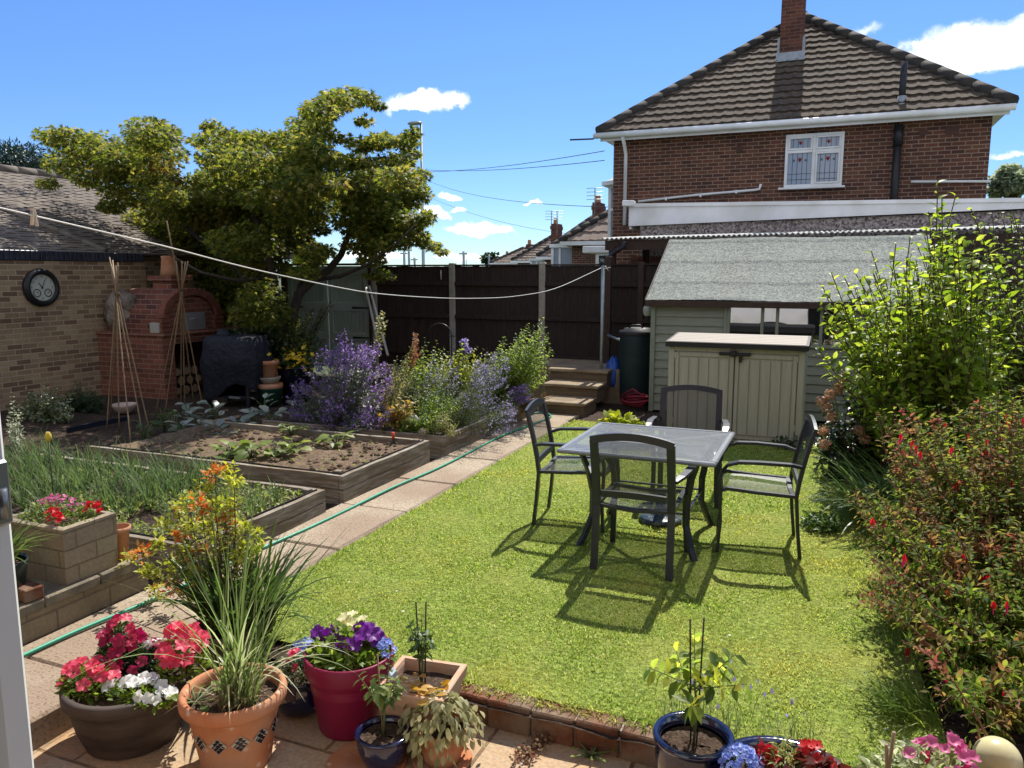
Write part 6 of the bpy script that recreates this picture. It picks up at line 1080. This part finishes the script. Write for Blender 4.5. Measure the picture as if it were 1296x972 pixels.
bedplant('leafy_perennial','yellow green leafy perennial below the concrete fence post',[(560,438),(590,430),(615,438),(640,446),(640,470),(600,480),(565,470)],70,8.9,.3,(-4.9,0,.15),.22,16,0.078,OVW,L_yel,start=.25,sr=.004)
bedplant('lavender','airy lavender with pale violet spikes beside the metal crook',[(535,470),(550,448),(575,452),(590,470),(585,520),(545,525)],110,8.0,.25,(-4.55,0,.15),.13,22,0.036,DIN,L_grey,fmat=F_lav,fstart=.88,fr=.010,fL=.017,fd=8,start=.1,sr=.0022)
bedplant('lavender','largest lavender bush, overhanging the bed corner beside the path',[(588,500),(600,468),(620,455),(640,470),(652,500),(655,535),(640,552),(600,555),(580,535)],200,7.75,.32,(-4.05,0,.15),.16,24,0.034,DIN,LG('lavender_leaf',[(.06,.085,.03),(.11,.14,.05),(.18,.2,.08)],trans=.45),fmat=F_lav,fstart=.90,fr=.010,fL=.018,fd=7,start=.1,sr=.0022)
bedplant('lavender','lavender bush in flower beneath the tall lime shrub, back of the bed',[(600,455),(615,445),(640,445),(648,462),(640,490),(605,490)],110,8.6,.2,(-4.2,0,.15),.14,20,0.036,DIN,L_grey,fmat=F_lav,fstart=.87,fr=.011,fL=.019,fd=9,start=.1,sr=.0022)
bedplant('lavender','small lavender leaning toward the steps with deep mauve heads',[(650,488),(668,484),(682,500),(672,508),(655,505)],40,8.75,.1,(-3.95,0,.12),.08,20,0.036,DIN,L_fresh,fmat=LG('mauve_petal',[(.2,.11,.36),(.3,.18,.45)],trans=.35),fstart=.78,fr=.012,fL=.02,fd=22,start=.1,sr=.0022)
bedplant('lavender','silvery lavender clump hanging over the timber edge of the flower bed',[(630,505),(655,508),(660,530),(648,548),(628,550)],70,8.1,.12,(-3.78,0,.15),.07,24,0.039,DIN,LG('green_lavender_leaf',[(.07,.11,.03),(.12,.17,.05)],trans=.4),fmat=F_lav,fstart=.88,fr=.01,fL=.016,fd=9,start=.1,sr=.0022)
bedplant('tall_aster','tall fresh lime green bushy perennial beside the stone steps',[(625,440),(640,425),(658,420),(668,402),(676,418),(690,395),(696,420),(702,448),(695,480),(670,490),(640,480),(620,465)],170,9.15,.3,(-4.05,0,.15),.17,34,.08,oval(.2,.06,.2),LG('lime_perennial_leaf',[(.12,.18,.035),(.18,.25,.05),(.26,.32,.08)],trans=.6,tsat=2.0),start=.2,sr=.004)
bedplant('rust_shrub','low rusty red wispy plant at the foot of the steps',[(670,505),(690,495),(705,500),(695,512),(672,516)],50,9.15,.12,(-3.85,0,.1),.1,22,0.039,DIN,LG('rust_leaf',[(.2,.05,.025),(.3,.1,.05),(.34,.18,.09)],trans=.4),start=.1)
bedplant('low_herb','low mounding bright green herb at the front corner of the flower bed',[(505,540),(515,522),(540,520),(560,528),(560,550),(530,552)],130,7.1,.1,(-4.05,0,.17),.14,14,0.042,OVW,L_fresh,start=.2,sr=.002)
bedplant('low_herb','low yellow tinted herb spilling at the corner beside the path',[(545,535),(560,515),(580,530),(588,548),(565,556),(548,550)],110,7.12,.1,(-3.85,0,.17),.1,16,0.039,OV,LG('gold_herb_leaf',[(.16,.2,.05),(.28,.28,.1),(.4,.36,.16)],trans=.45),start=.2,sr=.002)
bedplant('chard_plant','yellowing leafy plant between the sage and the low herbs',[(496,530),(505,500),(525,495),(530,520),(515,545),(498,545)],34,7.15,.12,(-4.55,0,.17),.1,9,0.117,OV,LG('yellowing_leaf',[(.13,.14,.03),(.28,.24,.05),(.40,.28,.06),(.2,.1,.04)],trans=.45),start=.3)
bedplant('leafy_perennial','fresh light green leafy plant behind the low herbs, between two lavenders',[(520,500),(545,485),(575,490),(590,510),(580,530),(545,525),(522,520)],90,7.4,.2,(-4.2,0,.17),.14,16,.055,OV,L_fresh,start=.2,sr=.003)
bedplant('leafy_perennial','bright yellow green leafy plant filling the back of the bed by the fence',[(500,450),(530,440),(600,445),(625,455),(610,480),(540,480),(505,475)],110,9.3,.25,(-5.2,0,.15),.35,16,.07,OVW,L_yel,start=.25,sr=.004)
bedplant('dark_perennial','dark stemmed leafy plant in the middle of the flower bed',[(515,480),(545,470),(550,500),(540,520),(512,520)],60,7.6,.2,(-4.5,0,.17),.12,14,0.072,OV,LG('mixed_leaf',[(.04,.06,.02),(.08,.11,.03),(.06,.03,.045),(.17,.2,.05)],trans=.4),start=.2)
bedplant('aster_plant','slender plant with pale mauve daisy heads before the fence post',[(580,428),(595,428),(598,445),(582,445)],9,9.1,.1,(-4.85,0,.2),.06,16,0.065,OV,L_mid,fmat=F_lav,fstart=.96,fr=.02,fL=.035,fd=22,start=.3)
b=MB(); c=PX(541,529,-4.1); b.ball((c[0],7.12,.33),(.06,.06,.06),10,bump=.12); b.build('dried_head',M['cabp'],label='pale buff round dried seed head in the low herbs',cat='seed head')
b=MB(); b.ball((-3.92,7.03,.225),(.07,.05,.05),8,bump=.15); b.build('pale_stone',M['stonp'],label='pale stone resting in the low herbs at the bed corner',cat='stone')

# ---------------------------------------------------------------- vegetable beds
t0=plant('onion_plant','onion plant with thin upright blue green leaves in the nearest raised bed',(0,0,0),'plant','onion plants in the nearest bed')
OM=LG('onion_leaf',[(.05,.09,.03),(.085,.14,.045),(.14,.20,.07)],trans=.35,rough=.55,spec=.2); om=[]
for v in range(4):
    b=MB(); n=15; b.blades(disc((0,0,0),.025,n),rng.uniform(0,6.3,n),rng.uniform(.2,.42,n),rng.uniform(.1,1.5,n),.0085,6,rng.uniform(.05,.35,n)); om.append(b)
lv=om[0].build('leaves',OM,t0,local=True); meshes=[lv.data]
for q in om[1:]:
    o=q.build('leaves',OM,t0,local=True); meshes.append(o.data); bpy.data.objects.remove(o)
first=True; k=0
for r_ in range(9):
    for c_ in range(26):
        x=-6.75+c_*.118+random.uniform(-.035,.035); y=3.68+r_*.135+random.uniform(-.03,.03)
        if (x>-4.3 and y<4.1) or (x>-4.6 and random.random()<.55) or random.random()<.12 or (x>-5.1 and y<3.9): continue
        if first: o=t0; first=False; ch_=lv
        else: o=t0.copy(); COL.objects.link(o); ch_=lv.copy(); COL.objects.link(ch_); ch_.parent=o
        ch_.data=meshes[k%4]; k+=1; s_=random.uniform(.7,1.15)*(1.0 if x<-4.6 else .7); o.location=(x,y,.145); o.rotation_euler=(0,0,random.uniform(0,6.3)); o.scale=(s_,s_,s_)
b=MB(); n=8000; P=np.stack([rng.uniform(-6.8,-3.72,n),rng.uniform(3.6,4.82,n),rng.uniform(.155,.21,n)],-1); kk=np.sin(P[:,0]*4)*np.sin(P[:,1]*6)+(P[:,0]+4.6)*.6; P=P[kk>-.45]; b.leaves(P,rng.normal(0,1,(len(P),3))+[0,0,.5],rng.uniform(.02,.045,len(P)),OV); b.build('weeds',LG('weed_leaf',[(.10,.15,.03),(.17,.23,.05),(.24,.28,.08),(.34,.33,.2)],trans=.48),kind='stuff')
def rosette(name,label,x,y,z,n,L,mat,tm,group,lift=.5,stem=.12,cat='plant'):
    t=plant(name,label,(x,y,z),cat,group); a=np.arange(n)*2.4+rng.uniform(0,6); b=MB(); sb=MB(); h=rng.uniform(.03,stem,n); r=rng.uniform(.03,.10,n); P=np.stack([x+np.cos(a)*r,y+np.sin(a)*r,z+h],-1); D=np.stack([np.cos(a),np.sin(a),np.full(n,lift)+rng.normal(0,.25,n)],-1); b.leaves(P,D,L*rng.uniform(.7,1.2,n),tm,rollsd=.25); b.build('leaves',mat,t)
    for i in range(n): sb.tube([(x,y,z-.01),(x+cos(a[i])*r[i]*.5,y+sin(a[i])*r[i]*.5,z+h[i]*.7),P[i]],[.006,.005,.004],5)
    sb.build('stem',M['stem'],t); return t
CAB=LG('waxy_cabbage_leaf',[(.13,.17,.12),(.22,.26,.19),(.36,.39,.32)],trans=.25,rough=.22,spec=.9); 
for (x,y) in ((232,556),(250,545),(275,560),(292,565),(305,548),(320,536),(345,538),(334,520),(270,530),(240,530),(372,528)): c=G(x,y,.02); rosette('cabbage_plant','young cabbage plant with pale waxy leaves in the dark soil near the canes',c[0],c[1],0,random.randint(7,10),.145,CAB,OVW,'young cabbage plants on the soil',.55,.22)
SQ=LG('squash_leaf',[(.09,.14,.03),(.15,.20,.045),(.22,.26,.07)],trans=.4)
for (x,y,lab) in ((290,578,'squash plant at the left end of the middle bed'),(318,580,'squash plant with mottled leaves near the front board of the middle bed'),(352,578,'widest squash plant on the dry soil of the middle bed'),(372,572,'small bushy squash plant in the centre of the middle bed'),(425,563,'lone squash plant toward the path in the middle bed'),(368,550,'smallest squash seedling at the far side of the middle bed')): c=G(x,y,.19); rosette('squash_plant',lab,c[0],c[1],.185,8 if 'small' in lab else 13,.13,SQ,oval(.48,.05,.25),'squash plants in the middle bed',.25,.12)
b=MB(); n=420; P=np.stack([rng.uniform(-6.4,-3.8,n),rng.uniform(5.28,6.6,n),np.full(n,.195)],-1); b.leaves(P,rng.normal(0,1,(n,3))+[0,0,.5],rng.uniform(.015,.035,n),OV); b.build('bed_weeds',L_fresh,kind='stuff')
for (x,y,lab) in ((208,545,'bean seedling at the foot of the brick oven wigwam'),(222,552,'bean seedling just beside the red brick plinth, between the wigwams'),(182,560,'bean seedling in shade below the farther wigwam cane')): c=G(x,y,.02); rosette('bean_plant',lab,c[0],c[1],0,14,.11,L_mid,OVW,'bean seedlings among the canes',.3,.3)
def wallshrub(name,label,poly,n,Yc,mat,L=.06,tm=OV,nl=14,cat='shrub'):
    t=plant(name,label,(PY(sum(p[0] for p in poly)/len(poly),500,Yc)[0],Yc,0),cat); b=MB(); sb=MB(); tp=polypts(poly,n); T=np.array([PY(x,y,Yc+random.uniform(-.25,.25)) for x,y in tp]); B=T.copy(); B[:,2]=0; m=B.mean(0); B=m+(B-m)*.35; shoots(b,sb,B,T,nl,L,tm,start=.2,spread=.8,lift=.1); b.build('foliage',mat,t); sb.build('stem',M['stem'],t)
wallshrub('variegated_shrub','glossy pale leaved shrub against the buff boundary wall',[(14,520),(30,492),(60,484),(95,496),(92,540),(40,560),(14,550)],130,6.9,LG('glossy_pale_leaf',[(.06,.09,.03),(.14,.17,.07),(.32,.34,.2)],trans=.35,spec=.8,rough=.25),.085)
wallshrub('fern','dark fern clump below the clock, beside the oven plinth',[(75,510),(95,478),(115,490),(135,500),(130,540),(90,545)],150,7.6,L_dark,.07,DIN,40,'fern')
wallshrub('variegated_shrub','leafy shrub with whitish variegated leaves at the very left, by the white door',[(8,530),(15,490),(28,510),(30,560),(14,575)],30,5.6,LG('white_variegated_leaf',[(.1,.13,.06),(.3,.33,.2),(.5,.5,.4)],trans=.35),.06)
b=MB(); c=PX(61,553,-5.4); b.ball(c,(.022,.022,.04),8,bump=.15); b.tube([(c[0],c[1],.15),c],.006,6,mat=1); b.build('yellow_bud',[LG('yellow_bud_petal',[(.5,.42,.05),(.6,.52,.12)],trans=.3),M['stem']],label='single closed yellow flower bud rising above the onion leaves',cat='flower')
# blue plastic edging strip by the canes
b=MB(); A=G(85,545,.05);B=G(160,530,.05); b.sweep([A,(A+B)/2+[0,0,.01],B],.06,.03,(0,0,1)); b.build('edging_strip',pm('navy_plastic',[(.006,.008,.015),(.009,.012,.022)],6,.5,.1),label='low dark blue plastic edging strip on the soil behind the onions',cat='edging')

# ---------------------------------------------------------------- trough and low wall plants
def mound(name,label,c,rx,ry,h,n,L,tm,mat,flw=(),cat='plant'):
    t=plant(name,label,(c[0],c[1],c[2]),cat); b=MB(); a=rng.uniform(0,6.3,n); q=rng.random(n)**.5; u=np.stack([np.cos(a)*q,np.sin(a)*q],-1); z=h*(1-q**2*.7)*rng.uniform(.45,1.05,n); P=np.stack([c[0]+u[:,0]*rx,c[1]+u[:,1]*ry,c[2]+z],-1); b.leaves(P,np.stack([u[:,0]*.8,u[:,1]*.8,np.full(n,.5)],-1)+rng.normal(0,.45,(n,3)),L*rng.uniform(.6,1.2,n),tm); b.build('foliage',mat,t)
    for (m_,k,Lf,tmf,box,nm) in flw:
        fb=MB(); a=rng.uniform(0,6.3,k); q=rng.random(k)**.5; u=np.stack([np.cos(a)*q,np.sin(a)*q],-1); x0,y0,sx,sy=box; z=h*(1.12-q**2*.5)*rng.uniform(.9,1.15,k); P=np.stack([c[0]+x0*rx+u[:,0]*rx*sx,c[1]+y0*ry+u[:,1]*ry*sy,c[2]+z],-1); fb.leaves(P,np.stack([u[:,0]*.6+.1,u[:,1]*.6-.45,np.full(k,.9)],-1)+rng.normal(0,.3,(k,3)),Lf*rng.uniform(.8,1.15,k),tmf,smooth=True); 
        _petals(fb,nm,m_,t,k)
    return t
mound('trough_flowers','low flowering plants with red and pale pink blooms filling the stone trough',(-4.03,2.93,.49),.24,.16,.10,900,.026,OV,LG('trough_leaf',[(.06,.10,.02),(.11,.16,.035),(.17,.22,.06)],trans=.45),[(F_pink,70,.024,FL5,(-.3,.45,.8,.5),'pink_flowers'),(F_red,22,.04,FL5,(.55,-.75,.22,.2),'red_flowers'),(F_red,18,.035,FL5,(.75,.55,.2,.25),'red_flowers')])
t=plant('spider_plant','spiky arching green plant in the dark pot by the white door',(-3.93,2.52,.39)); b=MB(); n=80; b.blades(disc((-3.93,2.52,.385),.05,n),rng.uniform(0,6.3,n),rng.uniform(.2,.36,n),rng.uniform(.7,1.6,n),.016,6,rng.uniform(.15,.6,n)); b.build('leaves',L_fresh,t)
t=plant('bud_stalk','thin branching dark stalk with small buds above the spiky plant',(-4.1,2.5,.39)); b=MB(); 
for k in range(4): B=np.array([-3.97,2.56,.39]); T=B+np.array([.04+.06*k,.06*k-.05,.38-.05*k]); b.tube([B,(B+T)/2+[.0,-.01,.05],T],[.004,.003,.002],5); b.ball(T,(.007,.007,.012),6)
b.build('stalk',M['stem'],t)
# ---------------------------------------------------------------- yellow and orange bush with strap leaves beneath
t=plant('golden_bush','bush with golden yellow leaves and orange young tips behind the petunias',(BR[0],BR[1],.08),'shrub'); b=MB();sb=MB();ob=MB();gb=MB()
tp=[(272,600),(288,598),(262,622),(296,612),(238,636),(255,640),(225,650),(210,665),(240,668),(262,668),(285,660),(300,668),(312,672),(325,680),(200,690),(180,702),(165,708),(190,728),(215,720),(235,700),(255,700),(280,690),(305,700),(320,700),(250,725),(220,745),(195,750),(276,715),(272,645),(292,640),(228,680),(270,680)]
T=np.array([PY(x,y,2.95+random.uniform(-.14,.18)) for x,y in tp]); B=np.array([BR[0],BR[1],.1])+rng.normal(0,.04,(len(T),3))*[1,1,0]; f=shoots(b,sb,B,T,20,.045,OV,start=.6,spread=.85,lift=.1,sr=.0045,sag=rng.normal(0,.03,(len(T),3)),taper=.2)
for i,p in enumerate(T):
    n=46; u=norm(rng.normal(0,1,(n,3))+[0,0,.7]); b.leaves(p+u*.014+rng.normal(0,.018,(n,3)),u,rng.uniform(.025,.046,n),OV,mat=1 if i%5 else 2)
    n=9; u=norm(rng.normal(0,1,(n,3))+[0,0,.7]); b.leaves(p+u*.016+[0,0,.01],u,.034,OVN,mat=2 if i%5==1 else 1)
b.build('foliage',[LG('golden_bush_leaf',[(.09,.11,.03),(.16,.18,.04),(.26,.26,.06)],trans=.4),L_gold,L_orange],t); sb.build('stem',M['twig'],t)
t=plant('agapanthus','clump of dark green strap leaves under the golden bush',(-2.78,3.0,.0)); b=MB(); n=260; P=disc((-2.74,2.95,.05),.15,n); b.blades(P,rng.uniform(0,6.3,n),rng.uniform(.32,.6,n),rng.uniform(.3,1.5,n),.026,6,rng.uniform(.05,.4,n)); b.build('leaves',LG('agapanthus_leaf',[(.03,.065,.015),(.055,.10,.022),(.085,.135,.035)],trans=.4,spec=.5,rough=.3),t)
# striped grass in terracotta pot
t=plant('striped_grass','tall striped ornamental grass in the big terracotta pot',(TP[0],TP[1],.15)); b=MB(); n=95; P=disc((TP[0]+.03,TP[1],.15),.08,n); L=rng.uniform(.42,.95,n); az=rng.normal(.25,1.25,n); b.blades(P,az,L,rng.uniform(.15,1.15,n)*np.where(rng.random(n)<.18,1.7,.85),rng.uniform(.006,.0115,n),8,rng.uniform(.0,.38,n)); 
Q=disc((TP[0]+.03,TP[1],.15),.06,16); b.blades(Q,rng.uniform(-2,3.8,16),rng.uniform(.3,.7,16),rng.uniform(1.4,2.3,16),.009,9,rng.uniform(.1,.5,16),mat=1)
n=60; b.blades(disc((TP[0]+.03,TP[1],.15),.085,n),rng.uniform(0,6.3,n),rng.uniform(.08,.25,n),rng.uniform(.4,1.8,n),.005,4,rng.uniform(.1,.6,n),mat=2)
b.build('leaves',[LG('striped_grass_leaf',[(.06,.10,.028),(.10,.155,.045),(.17,.23,.075),(.36,.41,.21)],trans=.45,spec=.4),LG('pale_grass_leaf',[(.42,.45,.26),(.55,.56,.38)],trans=.4),LG('dry_grass_leaf',[(.3,.22,.11),(.4,.32,.18)],trans=.3)],t)
rosette('weed_seedling','small round leaved weed on the compost of the terracotta pot',TP[0]-.12,TP[1]-.09,.155,9,.05,L_fresh,OVW,None,.3,.03)
# petunias in the barrel: one plant each
bz=.125
def petunia(lab,px_,py_,rx,ry,h,mat,nf,nl=160,Lf=.052,lm=None,extra=()):
    c=G(px_,py_,bz); return mound('petunia_plant',lab,(c[0],c[1],bz),rx,ry,h,nl,.036,OV,lm or L_mid,[(mat,nf,Lf*1.2,PET,(0,0,1,1),'flowers')]+list(extra))
petunia('coral red petunia spilling over the left rim of the dark barrel',112,874,.125,.095,.10,F_rose,22,460,lm=L_fresh)
petunia('white petunia at the front rim of the dark barrel',178,886,.17,.075,.07,F_white,26,420,lm=L_fresh)
petunia('small white petunia behind the coral red one in the barrel',135,862,.05,.05,.08,F_white,9,80)
petunia('deep crimson and white petunia in the shaded middle of the barrel',180,852,.14,.11,.12,F_crim,20,460,.045,L_dark,[(F_white,9,.045,PET,(.35,.3,.5,.5),'white_flowers')])
petunia('red petunia standing tallest at the back of the barrel',155,850,.10,.08,.22,F_crim,16,400,.05,L_mid,[(F_rose,9,.055,PET,(0,0,.9,.9),'red_flowers')])
petunia('bright coral petunia leaning out at the terracotta pot side of the barrel',234,862,.085,.11,.21,F_rose,28,340,.06,L_fresh)
# crimson pot
CZ=.17; mound('petunia_plant','purple petunia with large velvety flowers in the crimson pot',(CP[0]-.01,CP[1],CZ),.17,.15,.15,620,.042,OVW,L_fresh,[(F_purp,15,.082,PET,(.25,.1,.6,.7),'flowers'),(F_purp,6,.075,PET,(-.7,.0,.25,.4),'flowers'),(LG('cream_petal',[(.6,.58,.3),(.66,.64,.4)],trans=.4),8,.07,PET,(-.1,.7,.6,.3),'pale_flowers')])
mound('lobelia_plant','pale blue lobelia at the rim of the crimson pot',(CP[0]+.155,CP[1]+.04,CZ),.05,.06,.10,60,.02,OVN,L_mid,[(F_blue,70,.018,FL5,(0,0,1,1),'flowers')])
mound('lobelia_plant','straggly plant with blue lobelia in the half hidden blue pot',(BB[0]+.02,BB[1],.03),.13,.12,.14,420,.035,OVN,L_grey,[(F_blue,110,.018,FL5,(-.2,.4,.7,.5),'flowers'),(F_rose,5,.04,PET,(-.2,-.3,.3,.3),'pink_flowers')])
# chilli plants with canes
def staked(label,x,y,z,h,leafs,L,mat,tm=OV,canes=2,w_=.1,yellow=False,group='young staked pepper plants'):
    t=plant('pepper_plant',label,(x,y,z),'plant',group); b=MB();sb=MB(); sb.tube([(x,y,z-.02),(x+.01,y,z+h*.35),(x-.005,y,z+h*.6)],[.006,.005,.004],6)
    nb=7; T=np.array([[x+cos(a)*w_*random.uniform(.6,1.1),y+sin(a)*w_*random.uniform(.6,1.1),z+h*random.uniform(.62,.98)] for a in np.arange(nb)*2.4]); B=np.array([[x,y,z+h*random.uniform(.3,.55)] for _ in range(nb)]); shoots(b,sb,B,T,leafs,L,tm,start=.15,spread=.8,lift=-.15,sr=.003,taper=.2); b.build('leaves',mat,t); sb.build('stem',M['stem'],t)
    for k in range(canes):
        c=MB(); c.tube([(x+.02*k-.01,y+.015,z-.03),(x+.05*k-.03,y+.02,z+h*(1.12+.03*k))],.0035,6); c.build('cane',M['bark' if canes==2 else 'cane'],t)
staked('young pepper plant tied to two dark canes in the square pot',SP[0],SP[1],.10,.34,9,.055,L_mid,canes=2,w_=.075)
staked('chilli plant tied to a bamboo cane in the small blue pot',SB[0],SB[1],.02,.30,11,.055,LG('chilli_leaf',[(.06,.11,.025),(.12,.17,.045),(.2,.24,.07)],trans=.5),canes=1,w_=.11)
staked('tallest pepper plant with pale lime leaves, in the blue pot by the brick edging',RB[0],RB[1],.13,.44,15,.078,LG('pepper_leaf',[(.03,.06,.016),(.12,.18,.035),(.26,.32,.06),(.42,.42,.07)],trans=.65,tsat=2.3),canes=2,w_=.21)
# drooping pale plant
t=plant('wilting_plant','drooping dome of pale felted leaves in the shallow terracotta bowl',(WB[0],WB[1],.03)); b=MB(); n=480; a=rng.uniform(0,6.3,n); q=rng.random(n)**.55; P=np.stack([WB[0]+np.cos(a)*q*.17,WB[1]+np.sin(a)*q*.15,.15-.02*q-.17*np.maximum(0,q-.45)/.55*rng.uniform(.2,1,n)+rng.normal(0,.012,n)],-1); D=np.stack([np.cos(a)*.7,np.sin(a)*.7,-1.3*q-.2],-1)+rng.normal(0,.25,(n,3)); b.leaves(P,D,rng.uniform(.03,.052,n),oval(.3,.05,.2)); b.build('leaves',LG('felted_leaf',[(.16,.17,.07),(.27,.27,.13),(.38,.37,.22),(.30,.28,.12)],trans=.3,rough=.8),t)
b=MB(); n=26; P=np.stack([WB[0]-.08+rng.normal(0,.05,n),WB[1]+.05+rng.normal(0,.04,n),.165+rng.normal(0,.008,n)],-1); b.leaves(P,rng.normal(0,1,(n,3))*[1,1,.2]+[-.4,-.2,0],.055,OV); b.build('yellow_leaves',LG('orange_yellow_leaf',[(.42,.24,.04),(.5,.33,.07)],trans=.4),t)
# blue bowl plants
z=BW[1]; bzz=.105
mound('lobelia_plant','blue lobelia mound at the left of the wide blue bowl',(BW[0]-.15,BW[1]-.02,bzz),.075,.08,.10,160,.02,OVN,L_mid,[(F_blue,210,.018,FL5,(0,0,1,1),'flowers')])
mound('lobelia_plant','small blue lobelia at the right rim of the wide blue bowl',(BW[0]+.17,BW[1]-.09,bzz),.05,.05,.06,60,.02,OVN,L_mid,[(F_blue,60,.018,FL5,(0,0,1,1),'flowers')])
mound('begonia_plant','bronze leaved begonia with red flowers standing tallest in the wide bowl',(BW[0]+.09,BW[1]+.02,bzz),.09,.09,.13,110,.055,OVW,L_bronze,[(F_red,14,.045,FL5,(0,.4,.7,.5),'flowers')])
mound('begonia_plant','low bronze begonia with red flowers at the front of the wide bowl',(BW[0]+.02,BW[1]-.10,bzz),.08,.07,.09,80,.055,OVW,L_bronze,[(F_red,9,.045,FL5,(0,0,.8,.8),'flowers')])
mound('begonia_plant','bronze begonia with red flowers beside the blue lobelia mound',(BW[0]-.07,BW[1]+.05,bzz),.06,.06,.09,60,.05,OVW,L_bronze,[(F_red,7,.045,FL5,(0,0,.8,.8),'flowers')])
mound('pale_foliage_plant','feathery pale green plant in the middle of the wide blue bowl',(BW[0]-.01,BW[1]+.03,bzz),.05,.05,.17,220,.03,OVN,LG('feathery_leaf',[(.2,.24,.07),(.33,.36,.14)],trans=.5))
# variegated pink plant
mound('variegated_plant','cream edged plant with pink and magenta blooms at the right corner of the patio',(FP[0],FP[1],.09),.19,.15,.22,520,.045,OV,LG('cream_edged_leaf',[(.1,.15,.04),(.28,.32,.14),(.5,.52,.34),(.14,.2,.05)],trans=.45),[(F_pink,26,.042,FL6,(.3,.0,.7,.8),'flowers'),(F_crim,12,.035,FL6,(.45,.1,.5,.6),'flowers')])
for k in range(2): b=MB(); b.tube([(FP[0]-.12+.03*k,FP[1]-.06,.0),(FP[0]-.10-.02*k,FP[1]-.05,.38-.05*k)],.006,7); b.build('plant_cane',M['cane'],label=('taller bamboo cane tied among the cream edged leaves','shorter bamboo cane tied among the cream edged leaves')[k],cat='cane')
mound('dark_foliage_plant','small dark leaved plant between the variegated plant and the ball',(FP[0]+.2,FP[1]+.12,-.1),.12,.1,.2,260,.035,OV,L_dark)
# weeds in the patio, lavender stubble on the edging
b=MB(); A=G(655,968,-.118);Bq=G(705,925,-.118); n=420; u=rng.random(n); P=A+(Bq-A)*u[:,None]+rng.normal(0,.022,(n,3))*[1,1,0]+np.abs(rng.normal(0,.018,(n,1)))*[0,0,1]; b.leaves(P,rng.normal(0,1,(n,3))+[0,0,.6],.018,DIW); b.build('patio_weed',LG('reddish_weed',[(.16,.06,.045),(.22,.12,.07),(.2,.17,.08)],trans=.3),label='dry reddish weed sprawling along a joint in the patio paving',cat='weed')
c=G(764,925,-.118); rosette('weed_seedling','small green weed at the foot of the brick edging',c[0],2.89,-.119,9,.035,L_fresh,OV,None,.4,.03)
t=plant('lavender_stubble','sparse low lavender stems with few dull flowers at the lawn corner',(-.2,3.12,0)); b=MB(); n=120; P=np.stack([rng.uniform(-.6,.05,n),rng.uniform(3.06,3.22,n),np.zeros(n)],-1); b.blades(P,rng.uniform(0,6.3,n),rng.uniform(.06,.16,n),rng.uniform(0,.5,n),.004,3,rng.uniform(0,.3,n)); b.build('leaves',L_grey,t); b=MB(); n=26; P=np.stack([rng.uniform(-.55,.0,n),rng.uniform(3.06,3.2,n),rng.uniform(.1,.2,n)],-1); b.leaves(P,rng.normal(0,.3,(n,3))+[0,0,1],.03,DI); _petals(b,'flowers',F_lav,t,n)
mound('primrose_plant','lime green broad leaved plant in the low stone trough by the cabinet',(-2.1,8.26,.14),.24,.12,.2,110,.11,oval(.4,.06,.2),L_yel)
mound('pale_foliage_plant','small whitish green plant at the cabinet end of the low trough',(-1.83,8.25,.14),.1,.1,.12,120,.04,OV,L_grey)
b=MB(); n=220; P=np.stack([rng.uniform(-.5,.0,n),rng.uniform(8.6,8.78,n),rng.uniform(0,.12,n)],-1); b.leaves(P,rng.normal(0,1,(n,3))+[0,0,.7],.05,OV); b.build('border_plant',L_dark,label='small dark weeds at the foot of the storage cabinet',cat='plant')
for o in COL.objects:
    if '_o' in o: del o['_o']
